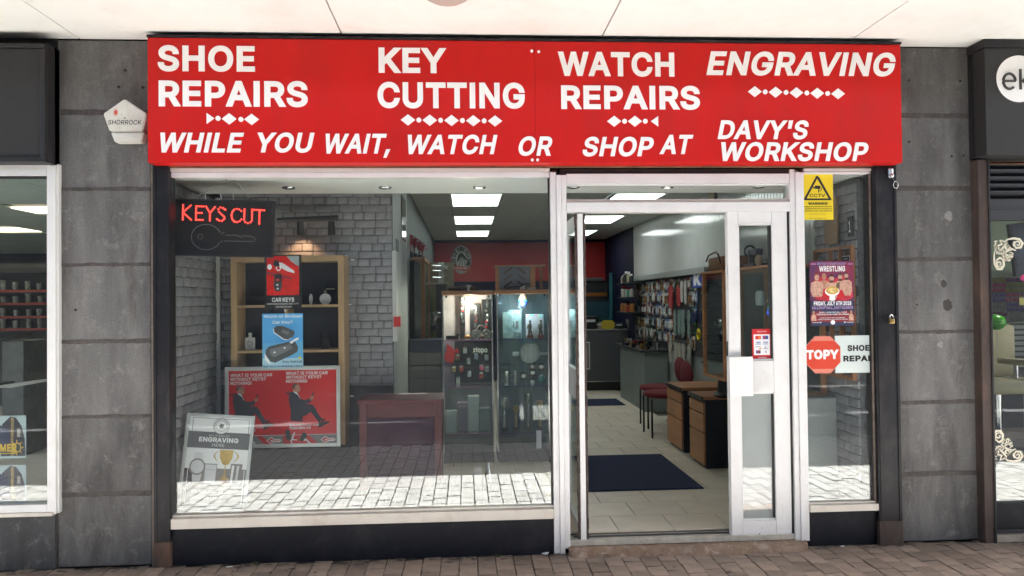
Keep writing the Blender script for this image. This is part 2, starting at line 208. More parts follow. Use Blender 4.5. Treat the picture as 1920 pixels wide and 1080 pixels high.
# ------------------------------------------------------------------ lettering (outlines of a plain grotesque)
GLYPHS = r'''
A|480|324,199 155,199 191,302 239,456 287,302|344,142 395,0 463,0 276,509 201,509 16,0 85,0 135,142
B|456|245,57 125,57 125,231 248,231 289,225 306,218 320,209 333,197 350,169 354,153 355,137 353,115 344,96 330,80 309,67 281,60|356,286 368,295 387,320 397,353 398,374 396,398 390,421 381,442 367,461 350,477 329,491 304,501 274,507 241,509 60,509 60,0 247,0 284,2 317,8 344,18 368,31 386,48 400,67 410,88 416,111 418,136 416,161 411,184 402,203 391,220 378,234 347,254 331,260 315,262 315,267 329,272|240,452 270,449 294,442 313,429 326,412 333,393 336,372 335,355 323,326 314,314 302,304 273,290 238,285 125,285 125,452
C|510|315,449 344,437 369,418 389,395 404,365 408,348 473,348 459,397 435,438 419,456 383,485 362,496 317,511 267,516 225,512 186,501 150,484 119,459 92,429 70,393 53,352 44,305 40,254 44,203 53,157 70,115 92,79 119,49 150,25 186,7 225,-3 267,-7 293,-6 317,-2 363,13 383,24 420,53 435,71 459,112 467,135 473,160 408,160 404,144 389,114 369,90 344,72 315,60 284,54 267,53 237,56 210,63 184,76 161,94 141,117 125,145 113,177 106,213 103,254 106,295 113,332 125,364 141,391 161,414 184,432 209,445 237,453 267,456 284,455
D|502|268,3 312,14 351,31 384,54 411,83 433,119 449,159 458,205 462,255 458,306 449,351 433,391 412,426 385,455 353,478 315,495 273,505 225,509 60,509 60,0 219,0|320,428 344,410 364,388 379,361 390,329 397,294 399,255 397,216 390,181 379,149 363,122 343,99 318,81 288,68 254,60 215,57 125,57 125,452 221,452 258,449 291,441
E|418|125,452 372,452 372,509 60,509 60,0 375,0 375,57 125,57 125,229 355,229 355,286 125,286
F|410|125,452 369,452 369,509 60,509 60,0 125,0 125,221 346,221 346,278 125,278
G|520|300,453 330,443 344,436 368,417 387,393 402,365 408,349 474,349 468,373 460,395 436,436 421,453 384,483 340,504 291,514 265,516 223,512 184,501 149,484 117,459 91,429 69,393 53,352 43,305 40,254 43,203 53,157 69,116 91,79 118,49 149,25 185,7 225,-3 269,-7 308,-4 344,5 377,19 406,38 431,62 451,91 466,124 475,160 478,200 478,256 283,256 283,199 415,199 413,173 407,147 396,123 382,102 365,85 345,71 322,61 296,55 269,53 238,56 210,63 184,76 161,95 141,117 125,145 113,177 106,213 103,254 106,295 113,332 125,364 141,392 160,414 183,432 209,445 236,453 265,456
H|517|392,289 125,289 125,509 60,509 60,0 125,0 125,232 392,232 392,0 457,0 457,509 392,509
I|185|60,0 125,0 125,509 60,509
J|396|248,74 230,61 209,53 185,50 160,53 139,61 122,74 108,93 100,117 98,173 33,173 33,145 38,100 52,63 75,33 106,11 143,-2 185,-7 227,-2 263,11 294,33 318,63 332,100 336,145 336,509 272,509 272,145 269,117 261,93
K|467|60,509 60,0 125,0 125,167 199,243 372,0 449,0 243,289 448,509 364,509 174,303 124,242 125,509
L|393|125,509 60,509 60,0 361,0 361,57 125,57
M|628|504,0 568,0 568,509 476,509 342,158 315,73 277,187 152,509 60,509 60,0 122,0 120,435 170,291 286,0 342,0 482,363 507,436
N|523|387,0 463,0 463,509 399,509 399,157 403,76 363,151 136,509 60,509 60,0 125,0 124,328 120,431 202,290
O|533|392,116 372,94 349,76 324,63 296,55 267,53 237,55 210,63 184,76 161,94 142,117 125,144 113,176 106,213 103,254 106,295 113,332 125,364 142,392 161,415 184,433 210,445 237,453 267,456 296,453 324,446 349,433 372,415 392,392 408,365 420,332 428,295 430,254 428,213 420,176 408,144|267,516 225,512 186,501 150,484 119,459 92,429 70,393 53,352 44,305 40,254 44,203 53,157 70,115 92,79 119,49 150,25 186,7 225,-3 267,-7 309,-3 348,7 384,25 415,49 442,79 464,115 480,157 490,203 493,254 490,305 480,352 464,393 442,429 415,459 384,484 348,501 309,512
P|444|257,451 279,446 297,439 312,428 324,416 333,402 343,367 343,328 339,310 333,294 324,279 312,266 297,256 279,248 233,242 125,242 125,452|305,195 332,207 356,223 375,243 390,265 400,291 407,318 409,348 407,377 400,404 390,430 375,452 356,471 332,487 305,499 272,506 235,509 60,509 60,0 125,0 125,186 235,186 272,188
Q|533|44,305 40,254 44,203 53,157 70,115 92,79 119,49 150,25 186,7 225,-3 267,-7 309,-3 348,7 357,12 401,-48 468,-48 403,40 415,49 442,79 464,115 480,157 490,203 493,254 490,305 480,352 464,393 442,429 415,459 384,484 348,501 309,512 267,516 225,512 186,501 150,484 119,459 92,429 70,393 53,352|210,63 184,76 161,94 142,117 125,144 113,176 106,213 103,254 106,295 113,332 125,364 142,392 161,415 184,433 210,445 237,453 267,456 296,453 324,446 349,433 372,415 392,392 408,365 420,332 428,295 430,254 428,213 420,176 408,144 392,116 366,89 313,159 245,159 319,62 296,55 267,53 237,55
R|449|258,451 298,440 313,430 325,419 334,405 340,389 344,371 344,333 334,300 325,287 313,276 298,267 280,260 258,256 125,255 125,452|390,271 401,296 407,323 409,352 407,381 401,408 390,433 376,455 356,473 333,489 305,500 273,506 236,509 60,509 60,0 125,0 125,198 246,199 353,0 428,0 314,209 333,217 356,232 376,250
S|446|56,341 67,313 86,289 112,269 145,253 184,239 245,222 296,205 322,189 340,168 346,139 344,122 338,106 329,92 317,79 303,69 286,60 267,54 246,50 204,50 185,53 150,66 123,88 114,102 108,118 104,137 38,137 42,109 51,83 64,60 81,40 102,23 128,9 156,-1 188,-7 224,-9 261,-7 294,0 323,11 349,25 370,43 386,64 399,87 406,112 408,139 407,161 395,198 372,226 359,238 312,264 212,293 169,308 142,324 122,345 117,359 115,376 121,405 139,430 152,440 167,448 185,454 225,459 254,456 280,449 302,437 320,421 332,402 337,378 401,378 398,403 390,427 377,449 360,468 340,484 316,498 289,508 259,514 227,516 195,514 165,508 138,498 113,484 92,468 75,448 62,425 54,400 52,372
T|448|32,452 193,452 193,0 257,0 257,452 417,452 417,509 32,509
U|517|297,-6 332,2 363,15 391,33 414,55 433,80 446,108 454,140 457,173 457,509 393,509 393,178 391,155 385,133 377,113 364,95 349,80 331,68 309,59 285,53 232,53 208,59 187,68 169,80 153,95 141,113 132,133 126,155 124,178 124,509 60,509 60,173 63,140 71,108 85,80 103,55 126,33 154,15 186,2 220,-6 259,-8
V|480|241,52 192,206 84,509 16,509 204,0 278,0 463,509 395,509 267,138
W|686|462,196 380,509 306,509 211,145 193,61 163,196 82,509 16,509 155,0 230,0 318,323 335,395 343,437 351,391 455,0 530,0 670,509 603,509 510,145 492,62
X|474|382,0 456,0 276,263 446,509 374,509 272,361 238,302 204,361 104,509 29,509 200,260 18,0 91,0 182,129 225,196 237,218 268,165
Y|472|91,509 16,509 203,208 203,0 268,0 268,208 455,509 381,509 280,344 251,293 237,260 222,292
Z|438|399,57 152,57 114,55 169,129 397,462 397,509 40,509 40,452 323,453 273,385 42,46 42,0 399,0
a|389|93,118 97,130 103,139 122,153 134,159 175,168 231,176 259,182 276,190 276,138 270,108 263,93 254,80 242,68 211,51 192,47 170,45 142,48 119,57 109,64 96,82 93,93|125,211 92,200 64,184 53,174 43,161 36,146 30,108 32,84 38,63 48,45 60,29 76,15 94,5 115,-3 160,-9 199,-4 215,1 242,16 252,25 272,52 277,52 277,0 337,0 337,251 335,278 330,301 322,320 312,336 300,350 271,369 239,379 194,384 153,380 114,368 95,358 79,346 64,331 51,313 41,291 100,274 110,292 127,309 149,322 178,330 212,330 227,327 240,322 260,307 267,297 275,272 276,255 271,240 257,231
b|424|262,55 242,49 220,47 198,49 179,55 162,65 147,78 135,95 125,115 118,138 114,162 114,216 118,241 125,263 134,282 147,299 161,312 178,322 198,328 220,330 243,328 262,322 280,311 295,298 307,281 316,261 323,239 327,215 327,163 323,139 316,117 306,97 294,80 279,66|171,373 137,346 118,319 114,319 114,509 53,509 53,0 112,0 112,59 118,59 147,21 172,4 189,-3 208,-7 229,-8 260,-6 288,3 313,16 336,34 355,57 370,84 381,116 388,151 390,189 388,227 381,261 370,293 354,320 335,342 313,361 287,374 259,382 229,384 207,383 188,379
c|396|108,258 118,278 130,296 145,310 163,321 184,328 207,330 242,325 270,311 290,289 303,262 362,277 349,308 330,335 305,356 276,371 243,381 226,384 174,382 144,374 117,360 93,341 72,318 56,291 44,260 37,225 34,187 37,150 44,116 56,85 72,58 93,35 117,16 144,3 174,-5 207,-8 244,-5 277,5 306,21 331,43 350,70 363,102 304,117 292,89 271,66 243,52 207,46 184,49 163,55 145,66 130,80 118,97 108,117 98,163 96,187 102,236
d|424|246,55 226,49 205,47 182,49 162,55 145,66 130,80 118,97 109,117 102,139 96,189 102,239 108,261 118,281 130,298 145,311 162,322 182,328 205,330 227,328 246,322 263,312 278,299 290,282 300,263 306,241 312,189 306,138 299,115 290,95 278,78 263,65|196,384 165,382 137,374 112,361 89,342 70,320 55,293 43,261 36,227 34,189 36,151 43,116 55,84 70,57 89,34 111,16 137,3 165,-6 195,-8 217,-7 236,-3 266,12 287,31 307,59 313,59 313,0 372,0 372,509 311,509 311,319 306,319 287,346 267,364 253,373 237,379 218,383
e|404|263,314 277,301 298,269 308,221 96,221 97,231 109,270 131,301 146,313 164,323 183,328 205,330 227,328 246,323|205,384 172,382 142,373 115,359 91,340 71,317 55,290 44,258 36,224 34,187 37,150 44,116 56,85 72,58 92,35 117,16 145,3 177,-5 212,-8 237,-7 261,-3 283,4 320,26 335,39 348,55 358,72 365,91 306,105 294,82 276,65 254,53 227,47 212,46 190,48 169,53 151,61 135,73 121,88 110,106 102,127 97,169 371,169 370,227 365,256 357,282 347,305 334,324 319,341 303,355 285,366 246,380
f|253|215,472 227,468 243,521 222,527 187,530 169,529 135,519 120,510 107,499 96,486 87,470 82,452 81,379 6,379 6,327 81,327 81,0 142,0 142,327 228,327 228,379 142,379 143,435 147,449 154,460 164,468 178,472 195,474
g|425|102,241 118,282 130,298 145,312 163,322 182,328 205,330 227,328 247,322 264,312 279,299 291,283 300,264 307,242 311,219 311,166 307,142 300,121 290,103 278,87 264,75 246,66 227,61 205,59 183,61 163,66 145,76 131,88 118,104 109,123 102,144 96,193|236,-95 207,-97 169,-93 142,-82 122,-66 101,-41 51,-69 59,-84 82,-110 97,-122 114,-132 134,-140 156,-146 207,-151 237,-149 265,-144 291,-136 314,-124 334,-109 350,-90 363,-67 370,-40 372,-9 372,379 313,379 313,319 308,319 279,356 253,373 237,379 218,383 196,384 166,382 138,374 112,361 90,342 71,320 55,293 43,263 36,229 34,191 36,154 43,120 55,90 71,65 90,43 113,27 138,14 165,7 195,5 217,6 236,10 266,23 287,41 306,68 311,68 311,-6 308,-34 298,-58 282,-75 261,-87
h|410|341,321 328,340 313,356 295,369 275,377 252,383 227,384 200,382 175,374 152,362 132,344 114,314 114,509 53,509 53,0 114,0 115,248 119,266 126,283 136,297 147,308 176,324 192,328 210,329 235,326 256,318 273,304 286,286 293,263 296,235 296,0 357,0 357,240 355,271 350,298
i|166|95,522 84,524 63,518 54,512 47,504 41,483 43,472 47,463 63,448 73,444 95,444 105,448 121,463 125,472 125,494 121,504 114,512|53,379 53,0 114,0 114,379
j|166|125,472 125,494 114,512 95,522 83,524 62,518 53,512 42,494 42,472 53,455 62,448 72,444 95,444 105,448 114,455|47,-61 40,-72 31,-80 18,-85 -10,-87 -10,-143 27,-141 47,-137 65,-129 80,-119 92,-106 102,-90 108,-72 114,-30 114,379 53,379 53,-29
k|380|360,379 284,379 121,212 114,212 114,509 53,509 53,0 114,0 114,141 154,178 294,0 372,0 201,216
l|189|181,3 170,54 146,52 135,53 126,57 120,62 114,83 114,509 53,509 53,84 55,59 62,37 74,20 91,8 112,0 139,-2 162,-1
m|610|496,254 496,0 557,0 557,255 555,283 550,307 541,328 529,346 514,361 497,372 478,380 458,385 417,385 398,381 381,375 364,366 350,356 326,329 317,309 314,320 303,342 287,361 268,375 245,383 219,386 187,382 158,368 144,358 132,346 122,331 112,308 112,379 53,379 53,0 114,0 115,257 119,274 126,289 135,302 145,312 171,326 199,330 220,328 238,322 253,311 265,297 272,280 274,260 274,0 335,0 336,263 345,290 353,302 374,320 387,326 419,330 438,329 456,323 473,313 485,298 493,279
n|410|341,321 328,340 313,356 295,369 275,377 252,383 227,384 200,382 175,374 152,362 132,344 112,310 112,379 53,379 53,0 114,0 115,248 119,266 126,283 136,297 147,308 176,324 192,328 210,329 235,326 256,318 273,304 286,286 293,263 296,235 296,0 357,0 357,240 355,271 350,298
o|415|298,97 285,80 270,66 252,55 231,49 207,46 184,49 163,55 145,66 130,80 118,97 108,117 98,163 96,187 102,236 108,258 118,278 130,296 145,310 163,321 184,328 207,330 231,328 252,321 270,310 285,296 298,278 307,258 314,236 318,212 318,163 314,139 307,117|207,384 174,382 144,374 117,360 93,341 72,318 56,291 44,260 37,225 34,187 37,150 44,116 56,85 72,58 93,35 117,16 144,3 174,-5 207,-8 241,-5 271,3 299,16 323,35 343,58 359,85 371,116 379,150 381,187 379,225 371,260 359,291 343,318 323,341 299,360 271,374 241,382
p|424|262,55 242,49 220,47 198,49 179,55 162,65 147,78 135,95 125,115 118,138 114,162 114,216 118,241 125,263 134,282 147,299 161,312 178,322 198,328 220,330 243,328 262,322 280,311 295,298 307,281 316,261 323,239 327,215 327,163 323,139 316,117 306,97 294,80 279,66|381,261 370,293 354,320 335,342 313,361 287,374 259,382 229,384 207,383 188,379 171,373 137,346 118,319 112,319 112,379 53,379 53,-143 114,-143 114,59 118,59 147,21 173,4 189,-3 208,-7 229,-8 260,-6 288,3 313,16 336,34 355,57 370,84 381,116 388,151 390,189 388,227
q|424|246,55 226,49 205,47 182,49 162,55 145,66 130,80 118,97 109,117 102,139 96,189 102,239 108,261 118,281 130,298 145,311 162,322 182,328 205,330 227,328 246,322 263,312 278,299 290,282 300,263 306,241 312,189 306,138 299,115 290,95 278,78 263,65|36,151 43,116 55,84 70,57 89,34 111,16 137,3 165,-6 195,-8 217,-7 236,-3 266,12 287,31 306,59 311,59 311,-143 372,-143 372,379 313,379 313,319 307,319 287,346 267,364 253,373 237,379 218,383 196,384 165,382 137,374 112,361 89,342 70,320 55,293 43,261 36,227 34,189
r|259|159,315 174,321 207,326 243,322 243,384 213,385 191,383 171,377 152,367 137,354 124,339 112,321 112,379 53,379 53,0 114,0 115,254 119,269 126,284 135,296
s|365|115,370 95,360 79,347 65,332 55,314 49,295 47,274 50,249 58,227 72,208 92,192 118,180 149,170 229,150 243,144 254,136 262,126 268,103 265,88 258,74 244,62 227,53 206,47 181,45 160,47 141,52 124,60 111,72 101,87 94,107 36,94 41,73 50,54 62,38 76,24 93,12 112,3 133,-3 157,-7 210,-7 236,-2 260,6 281,18 298,31 312,47 323,65 329,85 331,107 328,131 320,153 306,171 287,187 261,200 152,229 136,235 124,243 115,253 110,264 109,277 111,292 119,305 131,317 147,326 166,331 187,333 210,331 228,325 243,316 254,304 268,277 324,290 318,308 299,339 286,352 271,363 254,372 234,379 212,383 161,383 137,378
t|227|138,-1 168,-4 192,-3 213,2 202,54 170,50 156,51 144,55 136,61 130,70 126,98 126,327 204,327 204,379 126,379 126,471 65,471 65,379 6,379 6,327 65,327 65,93 68,64 77,41 92,21 113,7
u|410|200,50 175,53 154,61 137,75 124,94 116,117 114,144 114,379 53,379 54,109 60,82 69,59 82,39 97,23 115,11 135,2 158,-3 182,-5 209,-3 234,5 257,17 277,35 294,60 298,70 298,0 357,0 357,379 296,379 295,132 290,113 283,97 274,83 263,71 234,55 218,51
v|389|195,59 165,155 84,379 17,379 163,0 226,0 371,379 305,379 224,155
w|567|545,379 480,379 413,135 397,66 382,136 316,379 252,379 206,214 170,64 154,137 87,379 23,379 138,0 199,0 263,225 284,309 319,172 368,0 429,0
x|378|231,85 287,0 358,0 224,192 352,379 282,379 233,306 191,233 147,306 100,379 29,379 155,195 21,0 91,0 148,85 189,155
y|389|84,379 17,379 163,-1 145,-51 138,-64 122,-81 104,-89 83,-89 61,-86 47,-139 65,-143 91,-145 125,-141 139,-136 165,-119 177,-107 196,-77 371,379 305,379 224,155 195,60 165,155
z|380|48,379 48,323 254,320 42,46 42,0 339,0 339,56 126,56 126,60 333,331 333,379
0|453|320,116 306,92 290,74 271,60 250,52 227,50 203,52 182,60 163,74 147,92 134,116 123,144 115,176 109,254 115,332 123,365 134,393 147,416 163,435 182,449 203,457 227,460 250,457 271,449 290,435 306,416 320,393 330,365 338,332 344,254 338,176 330,144|227,516 191,512 159,502 130,484 106,461 85,431 69,395 57,353 50,306 48,254 50,202 57,155 69,113 85,77 105,48 130,24 158,7 191,-3 227,-7 263,-3 295,7 323,24 348,48 368,77 384,113 396,155 403,202 405,254 403,306 396,353 384,395 368,431 348,461 323,484 295,502 262,512
1|453|212,55 76,55 76,0 391,0 391,55 276,55 276,509 198,509 86,427 86,358 212,448
2|453|328,482 306,497 281,507 254,513 225,516 196,513 168,507 143,496 121,482 102,464 86,442 75,418 68,391 66,362 127,362 128,381 132,398 148,427 159,438 172,447 188,454 224,460 258,455 287,441 308,419 315,405 319,389 319,356 311,327 294,298 282,282 64,47 64,0 389,0 389,57 153,60 267,180 336,259 363,299 377,336 381,372 379,398 372,423 361,445 346,465
3|453|288,452 288,448 157,299 157,248 201,248 229,246 254,241 275,234 292,223 306,211 316,196 328,163 328,125 323,108 315,93 304,80 291,69 258,55 239,51 200,51 165,59 150,66 126,87 118,100 112,115 109,132 44,132 48,104 57,79 70,57 88,38 108,22 133,10 159,1 188,-5 218,-7 251,-5 281,2 309,12 333,27 354,45 370,66 383,90 390,116 393,145 391,173 383,198 371,222 354,244 333,262 308,276 279,286 247,290 221,289 372,461 372,509 70,509 70,452
4|453|282,164 109,166 311,509 247,509 40,158 40,105 282,105 282,0 343,0 343,105 413,105 413,163 343,164 343,318 282,318
5|453|167,268 201,276 218,277 238,275 257,270 275,262 290,251 303,237 314,221 321,203 326,183 328,162 322,122 314,104 304,89 291,75 276,64 259,56 241,51 204,51 188,54 173,60 148,78 138,89 130,102 125,115 122,130 60,130 63,105 71,82 83,60 99,41 118,25 140,11 165,1 192,-5 221,-7 253,-4 282,3 309,15 332,32 352,52 369,76 381,102 388,132 391,163 390,187 386,210 370,251 345,285 330,299 313,311 294,321 274,328 229,334 194,330 148,311 134,301 151,452 366,452 366,509 96,509 67,253 128,246 139,255
6|453|352,50 368,73 379,98 387,127 389,157 387,187 380,215 370,240 355,262 337,280 316,295 291,305 265,312 235,314 208,311 184,302 175,296 322,509 252,509 112,302 93,268 80,239 65,187 64,162 66,130 73,101 84,74 100,51 119,31 142,15 168,3 196,-4 226,-7 257,-4 284,3 310,14 333,30|314,213 322,196 326,178 326,137 322,119 314,101 293,73 279,63 263,55 245,50 226,48 207,50 190,55 174,63 160,73 148,86 138,102 131,119 126,138 126,179 138,214 148,229 174,252 207,264 245,264 263,259 279,251 293,241
7|453|97,0 165,0 391,449 391,509 62,509 62,452 323,452 323,448
8|453|129,91 121,106 117,121 115,139 117,157 122,173 130,189 140,202 169,223 187,230 206,234 247,234 265,230 283,223 312,202 322,189 330,173 335,157 337,139 335,121 331,106 323,91 313,79 285,60 248,50 205,50 185,54 167,60 139,79|153,265 134,260 117,252 101,241 87,228 65,195 53,156 52,135 54,109 62,84 74,62 91,42 111,25 136,11 163,1 193,-5 226,-7 259,-5 289,1 317,11 341,25 362,42 378,62 391,84 398,109 401,135 395,176 387,195 365,228 351,241 335,252 300,267 323,276 343,289 359,308 372,330 379,354 382,380 379,405 373,429 361,450 346,469 328,485 306,498 282,508 255,514 226,516 197,514 170,508 146,498 124,485 106,469 90,450 79,429 73,405 70,380 73,354 80,330 93,308 109,289 129,276|134,392 138,407 153,432 164,442 192,455 208,459 244,459 275,449 288,442 299,432 308,420 314,407 318,392 318,359 314,344 307,330 298,318 287,308 260,294 226,290 193,294 178,300 165,308 154,318 145,330 138,344 134,359
9|453|101,459 85,436 73,411 66,382 64,352 66,321 72,294 83,269 98,247 116,229 137,214 161,203 188,197 232,195 257,202 277,213 130,0 200,0 340,207 359,240 373,270 382,296 387,322 389,347 387,378 380,408 368,434 352,458 333,478 310,494 285,506 256,513 226,516 196,513 168,506 143,494 120,479|293,435 305,422 322,390 326,371 326,330 322,312 305,280 293,267 279,257 263,249 226,243 207,245 174,257 148,280 138,295 131,313 127,331 125,352 131,390 138,407 148,423 174,446 190,454 207,459 245,459 263,454 279,446
.|188|140,53 135,64 128,73 118,81 95,87 83,85 73,81 55,64 51,53 51,29 55,18 73,1 83,-3 107,-3 118,1 128,9 135,18 140,29
,|188|137,71 68,71 38,-119 84,-119
:|188|140,328 128,349 118,356 95,362 83,360 73,356 63,349 55,339 51,328 51,304 55,294 63,284 83,272 107,272 128,284 140,304|140,53 135,64 128,73 118,81 95,87 83,85 73,81 55,64 51,53 51,29 55,18 73,1 83,-3 107,-3 118,1 128,9 135,18 140,29
!|196|121,80 110,85 86,85 75,80 58,64 52,41 58,18 75,1 86,-3 110,-3 121,1 138,18 142,29 142,53 138,64|132,509 63,509 67,160 128,160
?|358|151,514 126,508 103,499 82,487 64,471 49,452 38,430 30,406 27,378 92,378 94,396 99,412 115,437 125,446 150,458 178,462 193,461 220,452 232,445 242,436 257,413 262,384 260,365 255,349 247,334 223,309 168,269 157,258 148,245 141,230 136,211 132,152 194,152 194,177 204,216 219,235 275,276 292,292 306,311 316,332 322,356 324,382 322,407 316,430 306,451 292,470 275,486 255,498 232,508 206,514 178,516|152,85 131,73 124,64 118,41 124,18 131,9 141,1 152,-3 176,-3 186,1 196,9 203,18 208,29 208,53 203,64 196,73 176,85
'|206|136,509 70,509 78,318 128,318
&|447|251,59 232,52 193,46 158,51 143,57 118,76 109,87 102,101 98,115 98,146 103,161 110,174 135,202 172,230 292,86 269,69|237,352 183,310 169,327 145,363 138,386 138,411 145,431 151,440 168,453 189,460 201,461 219,459 233,454 245,445 255,434 260,420 262,405 259,384 255,375|135,275 85,235 58,205 47,189 40,173 34,133 36,108 43,84 54,62 69,42 88,26 110,12 136,1 165,-5 197,-7 246,-1 271,7 294,17 315,30 328,43 364,0 438,0 366,87 389,124 397,144 403,167 408,224 349,224 348,198 336,151 328,133 219,266 256,293 301,336 320,375 324,404 322,424 317,442 297,475 283,488 266,499 246,507 224,512 176,512 154,507 134,499 117,488 102,474 91,458 82,440 77,420 75,398 81,361 87,344 96,327
-|453|114,188 337,188 337,244 114,244
£|425|146,378 149,395 163,424 173,436 186,446 202,453 219,457 240,459 263,456 283,449 300,437 313,420 323,400 328,377 387,385 382,411 374,433 362,454 347,472 330,487 310,499 288,508 265,514 239,516 209,513 181,506 156,495 134,480 116,461 102,439 92,414 86,387 85,358 88,280 37,280 37,229 89,229 93,125 92,104 87,87 80,74 69,64 55,59 37,57 37,0 299,0 327,3 349,10 366,23 378,40 385,63 388,107 330,107 329,76 324,63 311,57 109,57 123,64 139,79 150,100 153,113 150,229 311,229 311,280 148,280
/|249|14,-76 71,-76 235,533 178,533
'''
GD = {}
for _l in GLYPHS.strip().split('\n'):
    _p = _l.split('|'); GD[_p[0]] = (int(_p[1]), [[tuple(map(int, q.split(','))) for q in s.split(' ')] for s in _p[2:] if s])
def _area(p): return sum(p[i-1][0]*p[i][1]-p[i][0]*p[i-1][1] for i in range(len(p)))/2
def _off(p, d):
    o = []; n = len(p)
    for i in range(n):
        a, b, c = Vector(p[i-1]), Vector(p[i]), Vector(p[(i+1)%n])
        e, f = (b-a).normalized(), (c-b).normalized()
        n1, n2 = Vector((e.y, -e.x)), Vector((f.y, -f.x)); m = n1+n2
        k = m.length_squared
        if k < .15: o.append(tuple(b+n1*d)); o.append(tuple(b+n2*d)); continue
        o.append(tuple(b+m*(2*d/k)))
    return o
_gc = {}
def glyph(ch, bold):
    k = (ch, bold)
    if k in _gc: return _gc[k]
    adv, cs = GD[ch]; cs = [c for c in cs if len(c) > 2]
    if cs:
        big = max(cs, key=lambda c: abs(_area(c))); sg = 1 if _area(big) > 0 else -1
        cs = [_off(c, bold*sg) if bold else c for c in cs]
    vs = []; es = []
    for c in cs:
        k0 = len(vs); vs += [Vector((q[0], q[1])) for q in c]; es += [(k0+i, k0+(i+1) % len(c)) for i in range(len(c))]
    def wind(x, y):
        t = 0
        for c in cs:
            for i in range(len(c)):
                A, B = c[i-1], c[i]
                if (A[1] <= y) != (B[1] <= y) and A[0]+(y-A[1])/(B[1]-A[1])*(B[0]-A[0]) > x: t += 1 if B[1] > A[1] else -1
        return t
    tri = []; loops = []
    if cs:
        V, _e, F, _a, _b, _c = delaunay_2d_cdt(vs, es, [], 0, .01); sg2 = 1 if _area(max(cs, key=lambda q: abs(_area(q)))) > 0 else -1
        for f in F:
            f = list(f)
            for j in range(1, len(f)-1):
                q = [f[0], f[j], f[j+1]]; m = (V[q[0]]+V[q[1]]+V[q[2]])/3
                if wind(m.x, m.y)*sg2 > 0:
                    if (V[q[1]]-V[q[0]]).cross(V[q[2]]-V[q[0]]) < 0: q.reverse()
                    tri.append(q)
        vs = [(q.x, q.y) for q in V]; ed = {(t[j-1], t[j]) for t in tri for j in range(3)}
        loops = [e for e in ed if (e[1], e[0]) not in ed]
    _gc[k] = (adv+1.1*bold, vs, tri, loops); return _gc[k]
def layout(s, bold, track=0):
    x = 0; out = []
    for ch in s:
        if ch == ' ': x += 145+track+bold; continue
        adv, vs, tri, loops = glyph(ch, bold); out.append((ch, x, vs, tri, loops)); x += adv+track
    x0 = min(q[0]+o for c, o, vs, t, l in out for q in vs); x1 = max(q[0]+o for c, o, vs, t, l in out for q in vs)
    return out, x0, x1
def text(s, X0, X1, Z0, Z1, Y, m, parent, name='lettering', bold=28, shear=0, depth=0, each=False, track=0, place=None):
    """one line fitted to X0..X1 with capitals from Z0 to Z1, facing -Y; depth > 0 gives raised letters; each = one object per letter"""
    out, x0, x1 = layout(s, bold, track); H = 509+2*bold; sz = (Z1-Z0)/H
    sh = math.tan(R(shear))*(Z1-Z0); sx = (X1-X0-abs(sh))/(x1-x0); res = []; bm = bmesh.new()
    for ch, ox, vs, tri, loops in out:
        if each: bm = bmesh.new()
        def P(q, y):
            z = (q[1]+bold)*sz; x = X0+(q[0]+ox-x0)*sx+math.tan(R(shear))*z; return (x, y, Z0+z)
        A = [bm.verts.new(P(q, Y-depth)) for q in vs]
        for t in tri:
            try: bm.faces.new([A[i] for i in t])
            except ValueError: pass
        for f in bm.faces:
            f.normal_update()
            if f.normal.y > 0 and not depth: f.normal_flip()
        if depth:
            B = [bm.verts.new(P(q, Y)) for q in vs]
            for i, j in loops:
                try: bm.faces.new((A[i], A[j], B[j], B[i]))
                except ValueError: pass
            bmesh.ops.recalc_face_normals(bm, faces=bm.faces)
        if each:
            me = bpy.data.meshes.new(name); bm.to_mesh(me); bm.free(); me.materials.append(m); res.append(link(name, me, parent))
    if not each:
        me = bpy.data.meshes.new(name); bm.to_mesh(me); bm.free(); me.materials.append(m); res.append(link(name, me, parent))
    return res
def textpx(s, x0, y0, x1, y1, Y, m, parent, **k):
    return text(s, *rc(x0, y0, x1, y1, Y), Y, m, parent, **k)
class Fr:
    """a flat printed face: u to the right 0..1, v down 0..1, layers 0.6 mm apart towards the viewer"""
    def __init__(s, X0, X1, Z0, Z1, Y, parent): s.a = (X0, X1, Z0, Z1, Y); s.p = parent
    def pt(s, u, v, l=1):
        X0, X1, Z0, Z1, Y = s.a; return (X0+(X1-X0)*u, Y-.0006*l, Z1+(Z0-Z1)*v)
    def poly(s, name, m, pts, l=1, **k):
        bm = MB(); bm.quad(*[s.pt(u, v, l) for u, v in pts]); o = bm.build(name, m, s.p, **k)
        for p in o.data.polygons:
            if p.normal.y > 0: p.flip()
        return o
    def rect(s, name, m, u0, v0, u1, v1, l=1, **k): return s.poly(name, m, [(u0, v0), (u1, v0), (u1, v1), (u0, v1)], l, **k)
    def ell(s, name, m, u, v, ru, rv, l=1, n=20, **k): return s.poly(name, m, [(u+ru*math.cos(2*math.pi*i/n), v+rv*math.sin(2*math.pi*i/n)) for i in range(n)], l, **k)
    def multi(s, name, m, polys, l=1, **k):
        bm = MB()
        for j, pts in enumerate(polys): bm.quad(*[s.pt(u, v, l+.2*j) for u, v in pts])
        o = bm.build(name, m, s.p, **k)
        for p in o.data.polygons:
            if p.normal.y > 0: p.flip()
        return o
    def text(s, t, u0, v0, u1, v1, m, l=2, **k):
        a, b = s.pt(u0, v1, l), s.pt(u1, v0, l); return text(t, a[0], b[0], a[2], b[2], a[1], m, s.p, name=k.pop('name', 'printed_text'), **k)
def arc(cx, cy, rx, ry, a0, a1, n=12): return [(cx+rx*math.cos(R(a0+(a1-a0)*i/n)), cy+ry*math.sin(R(a0+(a1-a0)*i/n))) for i in range(n+1)]

